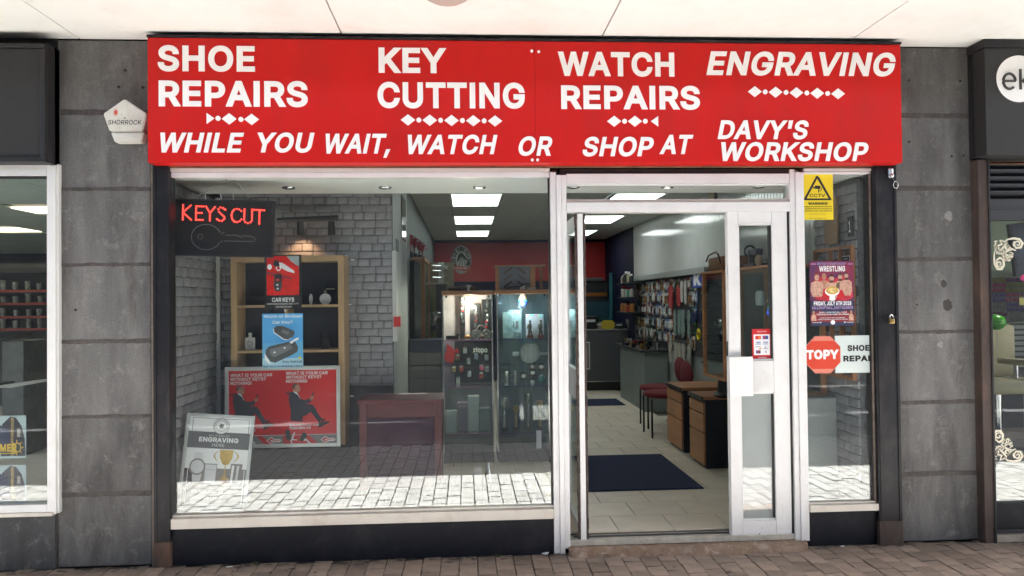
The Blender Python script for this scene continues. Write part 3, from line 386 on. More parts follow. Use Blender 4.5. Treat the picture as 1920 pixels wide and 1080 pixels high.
# ------------------------------------------------------------------ palette
white_paint = mat('white_paint', (.74, .74, .73), .45, .03, 3, dirt=(.6, .57, .52), dirt_amt=.1, dirt_scale=2)
alu = mat('white_coated_aluminium', (.71, .72, .72), .35, .03, 4, dirt=(.42, .39, .35), dirt_amt=.2, dirt_scale=5)
alu_sill = mat('cream_sill', (.66, .62, .55), .45, .06, 5, dirt=(.4, .3, .22), dirt_amt=.35, dirt_scale=6)
black_paint = mat('black_painted_steel', (.011, .0115, .015), .45, .3, 6, .25, 80, dirt=(.06, .05, .045), dirt_amt=.45, dirt_scale=6, stretch=(1, 1, .5), spec=.3)
rusty = mat('rusty_steel', (.05, .035, .03), .75, .4, 7, .4, 60, dirt=(.14, .075, .05), dirt_amt=.7, dirt_scale=5, stretch=(1, 1, .4))
riser_black = mat('black_riser_paint', (.006, .008, .014), .5, .2, 4, .1, 30, dirt=(.025, .025, .028), dirt_amt=.6, dirt_scale=4, spec=.25)
dark_trim = mat('dark_trim', (.012, .012, .013), .5, .2, 10)
stone = None
red_sign = mat('red_sign_face', (.56, .012, .010), .4, .05, 2, spec=.18, dirt=(.3, .03, .025), dirt_amt=.22, dirt_scale=3, stretch=(1.5, 1, .4))
letter_white = mat('white_letter', (.9, .9, .9), .45)
ink = mat('black_ink', (.012, .012, .014), .6)
ink_grey = mat('grey_ink', (.13, .13, .14), .6)
paper = mat('white_paper', (.78, .79, .8), .55)
pale = mat('pale_print', (.62, .63, .66), .55)
redp = mat('red_print', (.52, .02, .025), .4)
redd = mat('dark_red_print', (.2, .012, .02), .5)
navyp = mat('navy_print', (.02, .025, .07), .5)
bluep = mat('blue_print', (.03, .2, .55), .45, col2=(.1, .42, .75), scale=1.2)
yellowp = mat('yellow_print', (.78, .62, .012), .45)
goldp = mat('gold_print', (.5, .33, .07), .35, .25, 30)
skin = mat('skin_print', (.42, .2, .13), .6, .3, 30)
suit = mat('suit_print', (.025, .03, .045), .6, .3, 20)
glass = glass_mat('window_glass', .075, (.96, .985, .975))
glass_thin = glass_mat('cabinet_glass', .035, (.92, .97, .95))
oak = mat('light_oak', (.42, .28, .15), .5, .18, 9, stretch=(1, 1, .12))
beech = mat('orange_beech', (.42, .19, .08), .45, .2, 9, stretch=(.2, .2, 1))
darkgrey = mat('dark_grey_board', (.03, .032, .036), .6, .15, 6)
steel = mat('polished_steel', (.62, .63, .64), .22, metal=1)
brass = mat('brass', (.6, .42, .16), .3, metal=1)
black_plastic = mat('black_plastic', (.01, .01, .012), .35)
white_plastic = mat('white_plastic', (.7, .7, .68), .4)
# ================================================================== THE SETTING
# pavement: base sheet, setts laid in columns running away from the shopfront
ground = S('ground')
g = MB(); g.quad((-60, -60, -.05), (60, -60, -.05), (60, 60, -.05), (-60, 60, -.05)); g.build('ground_sheet', mat('ground_soil', (.05, .045, .04), .95), ground)
pavement = S('pavement'); PEND = -3.95
g = MB(); g.quad((-14, PEND, -.008), (14, PEND, -.008), (14, .02, -.008), (-14, .02, -.008)); g.build('mortar_bed', mat('paving_joint', (.03, .026, .022), .95, .3, 20), pavement)
sett_m = piece_mat('paving_sett', (.185, .147, .12), .26, .85, .22, 9, .5, 90)
SW, SL, SG = .1145, .168, .006
protos = []
for i in range(7):
    b = MB().box(-SW/2+SG/2, SW/2-SG/2, -SL/2+SG/2, SL/2-SG/2, -.03, 0, .005, .0026); me = b.build('paving_sett', sett_m, pavement).data; protos.append(me)
for o in list(pavement.children):
    if o.name.startswith('paving_sett'): bpy.data.objects.remove(o)
near = []; far = MB(); rest = MB()
for ci in range(-120, 121):
    off = (ci % 2)*SL/2 + rnd(-.02, .02)
    for ri in range(60):
        x = ci*SW; y = -ri*SL-off-.03
        if y > -.06 and ri == 0: y = min(y, -.085)
        px = 873+x*1440/(y+5) if y > -4.5 else 0
        tx, ty, tz = rnd(-.03, .03), rnd(-.02, .02), rnd(-.002, .0035)
        if y > -.95 and -130 < px < 2160: near.append((x, y, tz, tx, ty))
        elif y > PEND+.12 :
            far.b.faces.new([far.b.verts.new((x+dx+rnd(-.002,.002), y+dy+rnd(-.002,.002), tz)) for dx, dy in ((-SW/2+.0048, -SL/2+.006), (SW/2-.0048, -SL/2+.006), (SW/2-.0048, SL/2-.006), (-SW/2+.0048, SL/2-.006))])
near.sort(key=lambda q: -q[1])
for i, (x, y, z, tx, ty) in enumerate(near):
    if i < 296:
        o = link('paving_sett', protos[i % 7], pavement); o.location = (x, y, z); o.rotation_euler = (tx*.35, ty*.35, rnd(-.012, .012))
    else:
        rest.b.faces.new([rest.b.verts.new((x+dx, y+dy, z)) for dx, dy in ((-SW/2+SG/2, -SL/2+SG/2), (SW/2-SG/2, -SL/2+SG/2), (SW/2-SG/2, SL/2-SG/2), (-SW/2+SG/2, SL/2-SG/2))])
far_m = mat('paving_sett_far', (.23, .222, .215), .85, .0, 5, .5, 70, col2=(.33, .322, .315))  # paler, greyer copy of the near setts; sunlit tone put into the colour
if len(near) > 296: rest.build('more_setts', sett_m, pavement, kind='stuff')
far.build('setts_beyond', far_m, pavement, kind='stuff')
# far side of the precinct: seen only as reflections in the glass
road = S('street')
box('drain_channel', mat('drain_stone', (.1, .095, .09), .8, .3, 20), -14, 14, PEND-.14, PEND+.03, -.04, .004, road)
g = MB(); g.quad((-30, -13.3, -.012), (30, -13.3, -.012), (30, PEND-.13, -.012), (-30, PEND-.13, -.012)); g.build('roadway', mat('roadway_tarmac', (.06, .058, .06), .9, .3, 30, .6, 120), road)
g = MB(); g.quad((-30, -30, -.02), (30, -30, -.02), (30, -13.2, -.02), (-30, -13.2, -.02)); g.build('street_surface', mat('asphalt', (.05, .05, .05), .9, .2, 5), road)
opp = T('shop_terrace', 'dark shuttered terrace of shops across the precinct, seen mirrored in the glass', 'building', (0, -15, 0))
box('wall', mat('opposite_wall', (.09, .085, .08), .8, .2, 2), -20, 20, -16, -15, 0, 6, opp)
for i in range(8):
    x = -18+i*4.6
    box('shopfront_panel', mat('opposite_shopfront', (.02, .022, .025), .3), x, x+3.9, -14.99, -14.94, .5, 2.5, opp)
    box('fascia_panel', mat('opposite_fascia', (.04, .045, .06), .5), x, x+3.9, -14.98, -14.9, 2.65, 3.2, opp)
box('roof', mat('opposite_roof', (.06, .06, .06), .7), -20, 20, -15.2, -10.05, 8.0, 8.25, opp)  # unseen roof, height and front edge shaped to end the sunlit streak
sun_block = T('shade_roof', 'added high flat roof on posts, shading the precinct outside the picture', 'canopy', (0, -4.6, 0))  # added unseen roof; its edges and gaps shape the sunlit bands on the ground
wm = mat('shade_roof_white', (.6, .6, .59), .6)
for a, b, j0, j1 in ((-6.62, -3.35, .16, 0), (-9.95, -6.75, .12, .16)):
    q = MB(); x = -22
    while x < 22:
        w_ = rnd(.12, .7); q.box(x, x+w_, a-rnd(-j0, j0), b+rnd(-j1, j1), 8.0, 8.25); x += w_
    q.build('roof', wm, sun_block)
for x in (-9.2, -4.6, 4.9, 9.4):
    MB().cyl((x, -6.2, 0), (x, -6.2, 8.0), .09, n=14).build('post', mat('post_grey', (.15, .15, .16), .5), sun_block, smooth=True)

# canopy over our shopfront
ZS = 3.335
canopy = T('canopy', 'flat white panelled soffit over the shopfronts', 'canopy', (0, -.5, ZS))
sof = mat('soffit_panel', (.87, .89, .86), .55, .03, 2, dirt=(.6, .53, .43), dirt_amt=.13, dirt_scale=3.4)
edges = [atZ(41, 0, ZS), atZ(162, 82, ZS)], [atZ(612, 0, ZS), atZ(643, 72, ZS)], [atZ(1165, 0, ZS), atZ(1125, 75, ZS)], [atZ(1707, 0, ZS), atZ(1590, 78, ZS)]
xs = [sum(p.x for p in e)/2 for e in edges]; wd = (xs[3]-xs[0])/3
xs = [xs[0]-k*wd for k in (6, 5, 4, 3, 2, 1)]+xs+[xs[3]+k*wd for k in range(1, 7)]; GP = .0045
for a, b in zip(xs, xs[1:]): box('soffit_panel', sof, a+GP, b-GP, -1.25, .0, ZS, ZS+.02, canopy, .002)
box('canopy_slab', mat('canopy_slab', (.02, .02, .02), .9), xs[0], xs[-1], -1.25, .3, ZS+.025, ZS+.5, canopy)
box('edge_trim', mat('canopy_edge', (.5, .5, .48), .5), xs[0], xs[-1], -1.28, -1.25, ZS-.03, ZS+.5, canopy)
lp = atZ(838, -10, ZS)
lamp = T('soffit_light', 'round unlit light fitting in the white soffit above the red sign', 'light', (lp.x, lp.y, ZS))
MB().lathe((lp.x, lp.y, ZS-.035), [(.02, 0), (.09, .004), (.105, .02), (.108, .035)], 28).build('lens', mat('lamp_lens', (.5, .42, .38), .4), lamp, smooth=True)
ring = MB(); ring.tube([(lp.x+.112*math.cos(a), lp.y+.112*math.sin(a), ZS-.008) for a in [i*math.pi/16 for i in range(32)]], .009, 8, True); ring.build('rim', mat('lamp_rim', (.45, .4, .38), .4), lamp, smooth=True)

# the building over and behind the shopfronts
shell = S('building_shell'); sm = mat('shell_dark', (.03, .03, .03), .9)
box('upper_wall', sm, -16, 12, .3, .6, 2.84, 6, shell); box('roof_slab', sm, -16, 12, .6, 14, 3.0, 3.4, shell); box('rear_wall', sm, -16, 12, 13, 13.3, 0, 3, shell)
box('end_wall', sm, -16.3, -16, 0, 14, 0, 6, shell); box('end_wall', sm, 12, 12.3, 0, 14, 0, 6, shell)
# ------------------------------------------------------------------ stone piers either side of the shop
def stone_mat(name, a, b):
    m = mat(name, a, .72, 0, 5, .35, 45, col2=b, dirt=(.04, .037, .035), dirt_amt=.75, dirt_scale=3.4, stretch=(1.2, 1, .3)); n = m.node_tree.nodes; L = m.node_tree.links
    bs = n['Principled BSDF']; lk = bs.inputs['Base Color'].links[0].from_socket
    tc = n.new('ShaderNodeTexCoord')
    oi = n.new('ShaderNodeObjectInfo'); mr = n.new('ShaderNodeMapRange'); mr.inputs[3].default_value = .82; mr.inputs[4].default_value = 1.16; L.new(oi.outputs['Random'], mr.inputs[0])
    mx = n.new('ShaderNodeMix'); mx.data_type = 'RGBA'; mx.blend_type = 'MULTIPLY'; mx.inputs[0].default_value = 1; L.new(lk, mx.inputs[6]); L.new(mr.outputs[0], mx.inputs[7])
    # pale scuffs and fine pits
    nz = n.new('ShaderNodeTexNoise'); nz.inputs['Scale'].default_value = 7; nz.inputs['Detail'].default_value = 12; nz.inputs['Roughness'].default_value = .78; L.new(tc.outputs['Object'], nz.inputs['Vector'])
    m2 = n.new('ShaderNodeMapRange'); m2.inputs[1].default_value = .54; m2.inputs[2].default_value = .74; m2.inputs[4].default_value = .75; L.new(nz.outputs[0], m2.inputs[0])
    x2 = n.new('ShaderNodeMix'); x2.data_type = 'RGBA'; L.new(m2.outputs[0], x2.inputs[0]); L.new(mx.outputs[2], x2.inputs[6]); x2.inputs[7].default_value = (.3, .29, .27, 1)
    vo = n.new('ShaderNodeTexVoronoi'); vo.inputs['Scale'].default_value = 26; L.new(tc.outputs['Object'], vo.inputs['Vector'])
    m3 = n.new('ShaderNodeMapRange'); m3.inputs[1].default_value = .05; m3.inputs[2].default_value = .09; m3.inputs[3].default_value = .25; m3.inputs[4].default_value = 1; L.new(vo.outputs['Distance'], m3.inputs[0])
    n4 = n.new('ShaderNodeTexNoise'); n4.inputs['Scale'].default_value = 3.3; L.new(tc.outputs['Object'], n4.inputs['Vector'])
    m4 = n.new('ShaderNodeMapRange'); m4.inputs[1].default_value = .6; m4.inputs[2].default_value = .63; m4.inputs[3].default_value = 1; m4.inputs[4].default_value = 0; L.new(n4.outputs[0], m4.inputs[0])
    ma = n.new('ShaderNodeMath'); ma.operation = 'MAXIMUM'; L.new(m3.outputs[0], ma.inputs[0]); L.new(m4.outputs[0], ma.inputs[1])
    x3 = n.new('ShaderNodeMix'); x3.data_type = 'RGBA'; x3.blend_type = 'MULTIPLY'; x3.inputs[0].default_value = 1; L.new(x2.outputs[2], x3.inputs[6]); L.new(ma.outputs[0], x3.inputs[7])
    n5 = n.new('ShaderNodeTexNoise'); n5.inputs['Scale'].default_value = 85; n5.inputs['Detail'].default_value = 4; L.new(tc.outputs['Object'], n5.inputs['Vector'])
    m5 = n.new('ShaderNodeMapRange'); m5.inputs[1].default_value = .3; m5.inputs[2].default_value = .7; m5.inputs[3].default_value = .86; m5.inputs[4].default_value = 1.13; L.new(n5.outputs[0], m5.inputs[0])
    x5 = n.new('ShaderNodeMix'); x5.data_type = 'RGBA'; x5.blend_type = 'MULTIPLY'; x5.inputs[0].default_value = 1; L.new(x3.outputs[2], x5.inputs[6]); L.new(m5.outputs[0], x5.inputs[7])
    n6 = n.new('ShaderNodeTexNoise'); n6.inputs['Scale'].default_value = 3.2; n6.inputs['Detail'].default_value = 14; n6.inputs['Roughness'].default_value = .82; n6.inputs['Distortion'].default_value = 1.2; L.new(tc.outputs['Object'], n6.inputs['Vector'])
    m6 = n.new('ShaderNodeMapRange'); m6.inputs[1].default_value = .66; m6.inputs[2].default_value = .72; m6.inputs[4].default_value = .7; L.new(n6.outputs[0], m6.inputs[0])
    x6 = n.new('ShaderNodeMix'); x6.data_type = 'RGBA'; L.new(m6.outputs[0], x6.inputs[0]); L.new(x5.outputs[2], x6.inputs[6]); x6.inputs[7].default_value = (.4, .39, .37, 1)
    L.new(x6.outputs[2], bs.inputs['Base Color']); return m
stone = stone_mat('grey_stone', (.075, .075, .076), (.16, .158, .153))
mortar = mat('smeared_mortar', (.072, .064, .06), .9, .35, 25, .5, 60)
def ragged(x0, x1, z, h, y, parent, name='mortar_joint', m=None, amp=.0035):
    m = m or mortar; n = 40
    def line(s):
        k = [rnd(-1, 1) for _ in range(9)]; o = []
        for i in range(n+1):
            u = i/n*7.99; j = int(u); f = u-j; f = f*f*(3-2*f); o.append((x0+(x1-x0)*i/n, z+s*h/2+amp*(k[j]*(1-f)+k[j+1]*f)+rnd(-.0012, .0012)))
        return o
    return MB().prism(line(-1)+line(1)[::-1], y-.0025, y+.02).build(name, m, parent)
def pier(label, x0, x1, joints, bottom, top=ZS):
    t = T('stone_pier', label, 'wall', ((x0+x1)/2, 0, 0))
    zs = [0]+joints[::-1]+[top]
    for a, b in zip(zs, zs[1:]): box('stone_block', stone, x0, x1, rnd(-.002, .002), .3, a+.006, b-.006, t, .006)
    for z in joints: ragged(x0+.002, x1-.004, z, rnd(.02, .034), 0, t)
    box('backing', mortar, x0+.004, x1-.004, .02, .29, 0, top-.002, t)
    return t
xL0, xL1 = at(108, 600, 0).x, at(283, 600, 0).x
jl = [at(195, y, 0).z for y in (211, 355, 496, 640, 781, 926)]
PL = pier('grey stone pier between the white framed window and the red sign', xL0, xL1, jl, 0)
xR0, xR1 = at(1684, 600, 0).x, at(1836, 600, 0).x
jr = [at(1760, y, 0).z for y in (217, 353, 486, 622, 754, 888)]
PR = pier('grey stone pier with stains right of the padlocked post', xR0, xR1, jr, 0)
for (px, py, r) in ((1769, 532, .024), (1776, 572, .036), (1719, 571, .008)):
    p = at(px, py, 0); o = MB().prism([(p.x+r*math.cos(a)*rnd(.75, 1.05), p.z+r*1.15*math.sin(a)*rnd(.8, 1.05)) for a in [i*math.pi/10 for i in range(20)]], -.0034, .004)
    o.build('stain', mat('dark_stain', (.045, .04, .036), .8), PR)
for (px, py, r) in ((1778, 405, .032), (1762, 645, .024)):
    p = at(px, py, 0); o = MB().prism([(p.x+r*math.cos(a)*rnd(.7, 1.1), p.z+r*1.2*math.sin(a)*rnd(.6, 1.1)) for a in [i*math.pi/10 for i in range(20)]], -.0034, .004)
    o.build('plaster_dab', mat('pale_stain', (.24, .235, .225), .8, .3, 40), PR)
for (P, pts) in ((PR, ((1704, 151), (1800, 152), (1704, 266), (1784, 293), (1806, 292))), (PL, ((223, 163), (268, 164), (235, 132), (142, 581)))):
    for px, py in pts:
        p = at(px, py, 0); MB().cyl((p.x, -.0036, p.z), (p.x, .004, p.z), .009, n=12).build('drill_hole', dark_trim, P)

# ------------------------------------------------------------------ red fascia sign
YS = -.16
X0, X1, Z0, Z1 = rc(277, 77, 1690, 305, YS)
sign = T('fascia_sign', 'long red shop sign with white raised lettering', 'shop sign', ((X0+X1)/2, YS, Z0))
xs_ = at(1003, 190, YS).x
box('sign_panel', red_sign, X0, xs_-.0006, YS, .0, Z0, Z1, sign, .002); box('sign_panel', red_sign, xs_+.0006, X1, YS, .0, Z0, Z1, sign, .002)
box('top_trim', black_paint, X0-.003, X1+.003, YS-.008, .0, Z1+.001, min(Z1+.016, ZS-.002), sign)
for args in (('SHOE', 296, 86, 478, 134, 0), ('REPAIRS', 298, 152, 577, 200, 0), ('KEY', 710, 90, 837, 137, 0), ('CUTTING', 708, 155, 984, 203, 0), ('WATCH', 1046, 98, 1264, 143, 0), ('REPAIRS', 1052, 161, 1312, 205, 0),
             ('ENGRAVING', 1324, 98, 1682, 142, 12), ('WHILE', 293, 249, 458, 286, 12), ('YOU', 475, 249, 590, 286, 12), ('WAIT,', 603, 251, 738, 288, 12), ('WATCH', 757, 253, 933, 289, 12), ('OR', 969, 256, 1040, 292, 12),
             ('SHOP', 1090, 257, 1228, 293, 12), ('AT', 1236, 253, 1300, 289, 12), ('DAVY\'S', 1345, 226, 1518, 261, 12), ('WORKSHOP', 1345, 267, 1630, 302, 12)):
    s, a, b, c, d, sh = args; textpx(s, a, b, c, d, YS, letter_white, sign, name='letter', bold=30 if sh == 0 else 27, shear=sh, depth=.005, each=True)
def ornament(kind, px, py):
    p = at(px, py, YS); k = 1/1440*(5+YS)
    pts = {'d': [(-13.5, 0), (0, -10.5), (13.5, 0), (0, 10.5)], 'r': [(-7, -10), (7, 0), (-7, 10)], 'l': [(7, -10), (7, 10), (-7, 0)], 'o': [(4.6*math.cos(i*math.pi/7), 4.6*math.sin(i*math.pi/7)) for i in range(14)], 's': [(2.8*math.cos(i*math.pi/5), 2.8*math.sin(i*math.pi/5)) for i in range(10)]}[kind]
    MB().prism([(p.x+a*k, p.z+b*k) for a, b in pts], YS-.005, YS).build({'d': 'diamond', 'r': 'triangle', 'l': 'triangle', 'o': 'dot', 's': 'screw_cap'}[kind], letter_white, sign)
for k, px, py in [('r', 395, 222), ('o', 409, 222), ('d', 430, 223), ('o', 452, 224), ('d', 472, 224)]: ornament(k, px, py)
for i in range(9): ornament('d' if i % 2 == 0 else 'o', 765+i*20.4, 225+.25*i)
for i, k in enumerate('dodol'): ornament(k, 1151.5+i*19.4-(2 if k == 'l' else 0), 227.5)
for i in range(9): ornament('d' if i % 2 == 0 else 'o', 1415+i*19.5, 172+.5*i)
for px, py in ((997, 96), (1010, 97), (998, 300), (1008, 300)): ornament('s', px, py)

# ------------------------------------------------------------------ our shopfront: posts, lintel, window frames, doors
def zpx(py, px=900, Y=0): return at(px, py, Y).z
ZG = zpx(1052, 900)
post_l0, post_l1 = at(289, 650, -.04).x, at(319, 650, -.04).x
post_r0, post_r1 = at(1643, 650, -.05).x, at(1684, 650, -.04).x
ZT = at(900, 306, 0).z
def post(label, x0, x1, strip):
    t = T('steel_post', label, 'post', ((x0+x1)/2, 0, 0))
    box('channel', black_paint, x0, x1, -.05, .06, 0, ZT, t, .004)
    box('raised_lip', black_paint, x0+(.0 if strip < 0 else .012), x0+.018+(0 if strip < 0 else .0), -.056, -.051, 0, ZT, t, .002)
    box('raised_lip', black_paint, x1-.018, x1, -.056, -.051, 0, ZT, t, .002)
    box('rusty_foot', rusty, x0-.002, x1+.002, -.058, .05, 0, .16, t, .003)
    box('edge_strip', mat('old_sealant', (.17, .14, .115), .8, .3, 20), *( (x0-.026, x0-.001) if strip < 0 else (x0-.014, x0-.001)), -.02, .05, .0, ZT, t, .003)
    return t
post('black steel post with a rusty foot between left stone pier and window', post_l0, post_l1, -1)
POR = post('wide black steel post with a padlock, right of the posters', post_r0, post_r1, 1)
fx0, fx1 = post_l1+.001, post_r0-.001
front = T('shopfront', 'white aluminium framed shop window and door surround below the red sign', 'shopfront', (.4, .02, 0))
box('lintel', mat('lintel_black', (.012, .01, .01), .7, .3, 8), post_l0-.03, post_r1, -.055, .25, ZT+.001, ZT+.09, front)
zh = zpx(313), zpx(316), zpx(333)
box('rust_strip', mat('rust_line', (.2, .095, .055), .85, .35, 12), fx0, fx1, -.045, .1, zpx(315.5), ZT-.003, front)
jx = [at(p, 650, 0).x for p in (1034, 1064, 1482, 1508)]       # jambs left and right of the door
ztop = zpx(316.5)
box('head_rail', alu, fx0, jx[0]-.001, -.03, .06, zpx(323, 680), ztop, front, .002)
box('head_bead', alu, fx0, jx[0]-.002, -.018, .05, zpx(333, 680), zpx(324, 680), front, .002)
box('head_rail', alu, jx[3]+.001, fx1, -.03, .06, zpx(322, 1570), zpx(317, 1570), front, .002)
box('head_bead', alu, jx[3]+.002, fx1, -.02, .05, zpx(327, 1570), zpx(323, 1570), front, .001)
def jamb(x0, x1, z0, z1):
    wj = x1-x0
    box('jamb', alu, x0, x0+wj*.36, -.035, .07, z0, z1, front, .003); box('jamb', alu, x0+wj*.37, x0+wj*.66, -.045, .07, z0-.0, z1-.02, front, .003); box('jamb', alu, x0+wj*.67, x1, -.035, .07, z0+.03, z1-.02, front, .003)
jamb(jx[0], jx[1], zpx(1035, 1045), zpx(324, 1045)); jamb(jx[2], jx[3], zpx(1020, 1500), zpx(319, 1495))
box('door_head', alu, jx[1]+.001, jx[2]-.001, -.03, .07, zpx(345, 1260), zpx(327, 1260), front, .003)
box('door_head_bead', alu, jx[1]+.001, jx[2]-.001, -.012, .05, zpx(348, 1260), zpx(345.4, 1260), front, .001)
box('gap_above_door', dark_trim, jx[1]-.04, jx[2]+.02, -.02, .1, zpx(326.5, 1260), zpx(318, 1260), front)
box('transom_bar', alu, jx[1]+.001, jx[2]-.001, -.035, .07, zpx(398, 1260), zpx(380, 1260), front, .003)
box('transom_bead', alu_sill, jx[1]+.001, jx[2]-.001, -.02, .07, zpx(379.6, 1260), zpx(374, 1260), front, .002)
# sills and risers
zl0, zl1 = zpx(979, 680), zpx(960, 680); zr0, zr1 = zpx(955.5, 1575), zpx(943, 1575)
box('sill', alu_sill, fx0, jx[0]-.001, -.05, .06, zl0, zl1, front, .004); box('sill_bead', alu_sill, fx0, jx[0]-.001, -.02, .06, zl1+.0005, zl1+.016, front, .002)
box('sill', alu_sill, jx[3]+.001, fx1, -.05, .06, zr0, zr1, front, .004); box('sill_bead', alu_sill, jx[3]+.001, fx1, -.02, .06, zr1+.0005, zr1+.012, front, .002)
box('stall_riser', riser_black, fx0, jx[0]-.002, -.02, .06, 0, zl0-.002, front, .003); box('stall_riser', riser_black, jx[3]+.002, fx1, -.02, .06, 0, zr0-.002, front, .003)
box('side_bead', dark_trim, fx1-.02, fx1-.001, -.014, .05, zr1+.013, ztop-.03, front)
box('window_pane', glass, fx0, jx[0]-.002, .004, .010, zl1+.002, zpx(333, 680)+.004, front)
box('window_pane', glass, jx[3]+.002, fx1-.021, .004, .010, zr1+.002, zpx(326, 1570), front)
box('transom_pane', glass, jx[1]+.002, jx[2]-.002, .004, .010, zpx(379.5, 1260), zpx(346, 1260), front)
box('jamb_gasket', dark_trim, jx[0]-.012, jx[0]-.003, -.012, .02, zl1+.02, zpx(334, 1030), front)
# threshold
step = T('door_step', 'worn concrete and metal threshold under the open shop door', 'step', (1.4, -.05, 0))
sx0, sx1 = at(1066, 1030, -.05).x, at(1512, 1018, -.05).x
n = 46; bm = bmesh.new(); rows = []
for j, (y, z) in enumerate(((-.12, .0), (-.105, .02), (-.08, .036), (-.045, .046), (0.0, .05))):
    rows.append([bm.verts.new((sx0+(sx1-sx0)*i/n, y+rnd(-.012, .012)*(j < 3)+(.03 if i in (0, n) and j < 2 else 0), z+rnd(-.006, .006)*(0 < j < 4))) for i in range(n+1)])
for a, b in zip(rows, rows[1:]):
    for i in range(n): bm.faces.new((a[i], a[i+1], b[i+1], b[i]))
mb = MB(); mb.b = bm; mb.build('concrete_nosing', mat('worn_concrete', (.16, .1, .065), .9, 0, 14, .9, 40, col2=(.26, .195, .145), dirt=(.5, .47, .42), dirt_amt=.5, dirt_scale=12), step, smooth=True)
ZF = .105                                    # shop floor level
box('metal_threshold', mat('worn_metal', (.42, .4, .35), .5, .25, 14), sx0, sx1, -.03, .09, .051, .088, step, .004)
box('threshold_groove', darkgrey, jx[1]+.03, jx[2]-.4, .02, .055, .0885, .091, step)

# left door leaf, folded back into the shop: we look along it
xd = at(1091, 700, -.02).x; zd0, zd1 = zpx(1022, 1091), zpx(401, 1091)
leafL = T('glass_door', 'white framed glass door leaf standing open into the shop', 'door', (xd, 0, zd0), 'double shop doors')
def leaf_edge(): pass
box('stile', alu, xd-.018, xd+.018, -.02, .075, zd0, zd1, leafL, .004); box('stile', alu, xd-.018, xd+.018, .64, .735, zd0, zd1, leafL, .004)
for z0, z1 in ((zd0, zd0+.11), (zd1-.09, zd1), (zd0+.93, zd0+1.13)): box('rail', alu, xd-.018, xd+.018, .076, .639, z0, z1, leafL, .003)
box('door_pane', glass, xd-.003, xd+.003, .074, .642, zd0+.111, zd0+.929, leafL); box('door_pane', glass, xd-.003, xd+.003, .074, .642, zd0+1.131, zd1-.091, leafL)
br = mat('brush_strip', (.075, .055, .048), .95, .4, 40)
for x in (xd-.031, xd+.024):
    b = MB(); nz_ = 60
    for i in range(nz_):
        a = zd0+(zd1-zd0)*i/nz_; b.box(x-rnd(0, .004), x+.009+rnd(0, .004), -.014, .02, a, a+(zd1-zd0)/nz_*.96)
    b.build('brush_strip', br, leafL)
# right door leaf, closed
dx = [at(p, 700, 0).x for p in (1366, 1386, 1449, 1479)]; dz = [zpx(p, 1420) for p in (1010, 975, 735, 676, 419, 397)]
leafR = T('glass_door', 'closed white door leaf with red card sticker and white pull plate', 'door', (dx[0], 0, dz[0]), 'double shop doors')
Y0, Y1 = -.02, .035
box('stile', alu, dx[0], dx[1], Y0, Y1, dz[0], dz[5], leafR, .004); box('stile', alu, dx[2], dx[3]-.004, Y0, Y1, dz[0], dz[5], leafR, .004)
for a, b in ((dz[0], dz[1]), (dz[2], dz[3]), (dz[4], dz[5]-.001)): box('rail', alu, dx[1]+.0008, dx[2]-.0008, Y0+.001, Y1, a, b, leafR, .003)
for z0, z1 in ((dz[1], dz[2]), (dz[3], dz[4])):
    for q in ((dx[1], dx[2], z0, z0+.012), (dx[1], dx[2], z1-.012, z1)): box('glazing_bead', alu, q[0]+.001, q[1]-.001, -.008, Y1-.004, q[2]+.0006, q[3]-.0006, leafR, .002)
    for q in ((dx[1], dx[1]+.012), (dx[2]-.012, dx[2])): box('glazing_bead', dark_trim if q[1] == dx[2] else alu, q[0]+.0008, q[1]-.0008, -.008, Y1-.004, z0+.013, z1-.013, leafR, .002)
box('door_pane', glass, dx[1]+.004, dx[2]-.004, .008, .014, dz[3]+.004, dz[4]-.004, leafR)
box('frosted_pane', mat('frosted_film', (.33, .37, .36), .04, .05, 3, spec=.9, coat=.8), dx[1]+.004, dx[2]-.004, .008, .014, dz[1]+.004, dz[2]-.004, leafR)
q = rc(1368, 669, 1412, 743, -.06)
box('pull_plate', white_paint, q[0], q[1], -.062, -.052, q[2], q[3], leafR, .003); box('pull_plate_bracket', alu, q[0]+.006, q[0]+.03, -.051, -.021, q[2]+.03, q[3]-.03, leafR, .002)
box('door_gap', dark_trim, dx[3]-.0035, jx[2]-.0005, -.012, .03, dz[0], dz[5], leafR); box('door_lock', steel, dx[0]-.004, dx[0]+.002, -.005, .02, zpx(668, 1366), zpx(640, 1366), leafR, .001)
for (a, b) in ((1429, 990), (1436, 1003), (1446, 1002), (1474, 1001), (1424, 1001)):
    p = at(a, b, Y0); MB().prism([(p.x+rnd(.002, .006)*math.cos(t), p.z+rnd(.002, .004)*math.sin(t)) for t in [i*math.pi/3 for i in range(6)]], Y0-.0012, Y0+.002).build('chipped_paint', mat('chip', (.09, .08, .075), .8), leafR)

# padlock, hasp, and the little bracket with a ring at the top of the right post
p = at(1671, 600, -.075)
pad = T('padlock', 'small brass padlock hanging on the black steel post', 'padlock', (p.x, p.y, p.z-.02))
box('lock_body', brass, p.x-.017, p.x+.017, -.087, -.067, p.z-.022, p.z+.008, pad, .004)
MB().tube([(p.x+.011*math.cos(a), -.077, p.z+.012+.018*math.sin(a)+(.006 if .4 < a < 2.8 else 0)) for a in [i*math.pi/9 for i in range(10)]], .0035, 8).build('shackle', steel, pad, smooth=True)
hasp = tag(MB().box(p.x-.05, p.x+.05, -.064, -.057, p.z+.014, p.z+.024, .002).box(p.x+.004, p.x+.016, -.08, -.064, p.z+.012, p.z+.022, .002).build('hasp', black_paint), 'black hasp the brass padlock hangs from', 'hasp')
p = at(1668, 326, -.06)
hook = T('key_switch', 'small chrome switch box with a dangling ring at the top of right post', 'switch', (p.x, -.06, p.z))
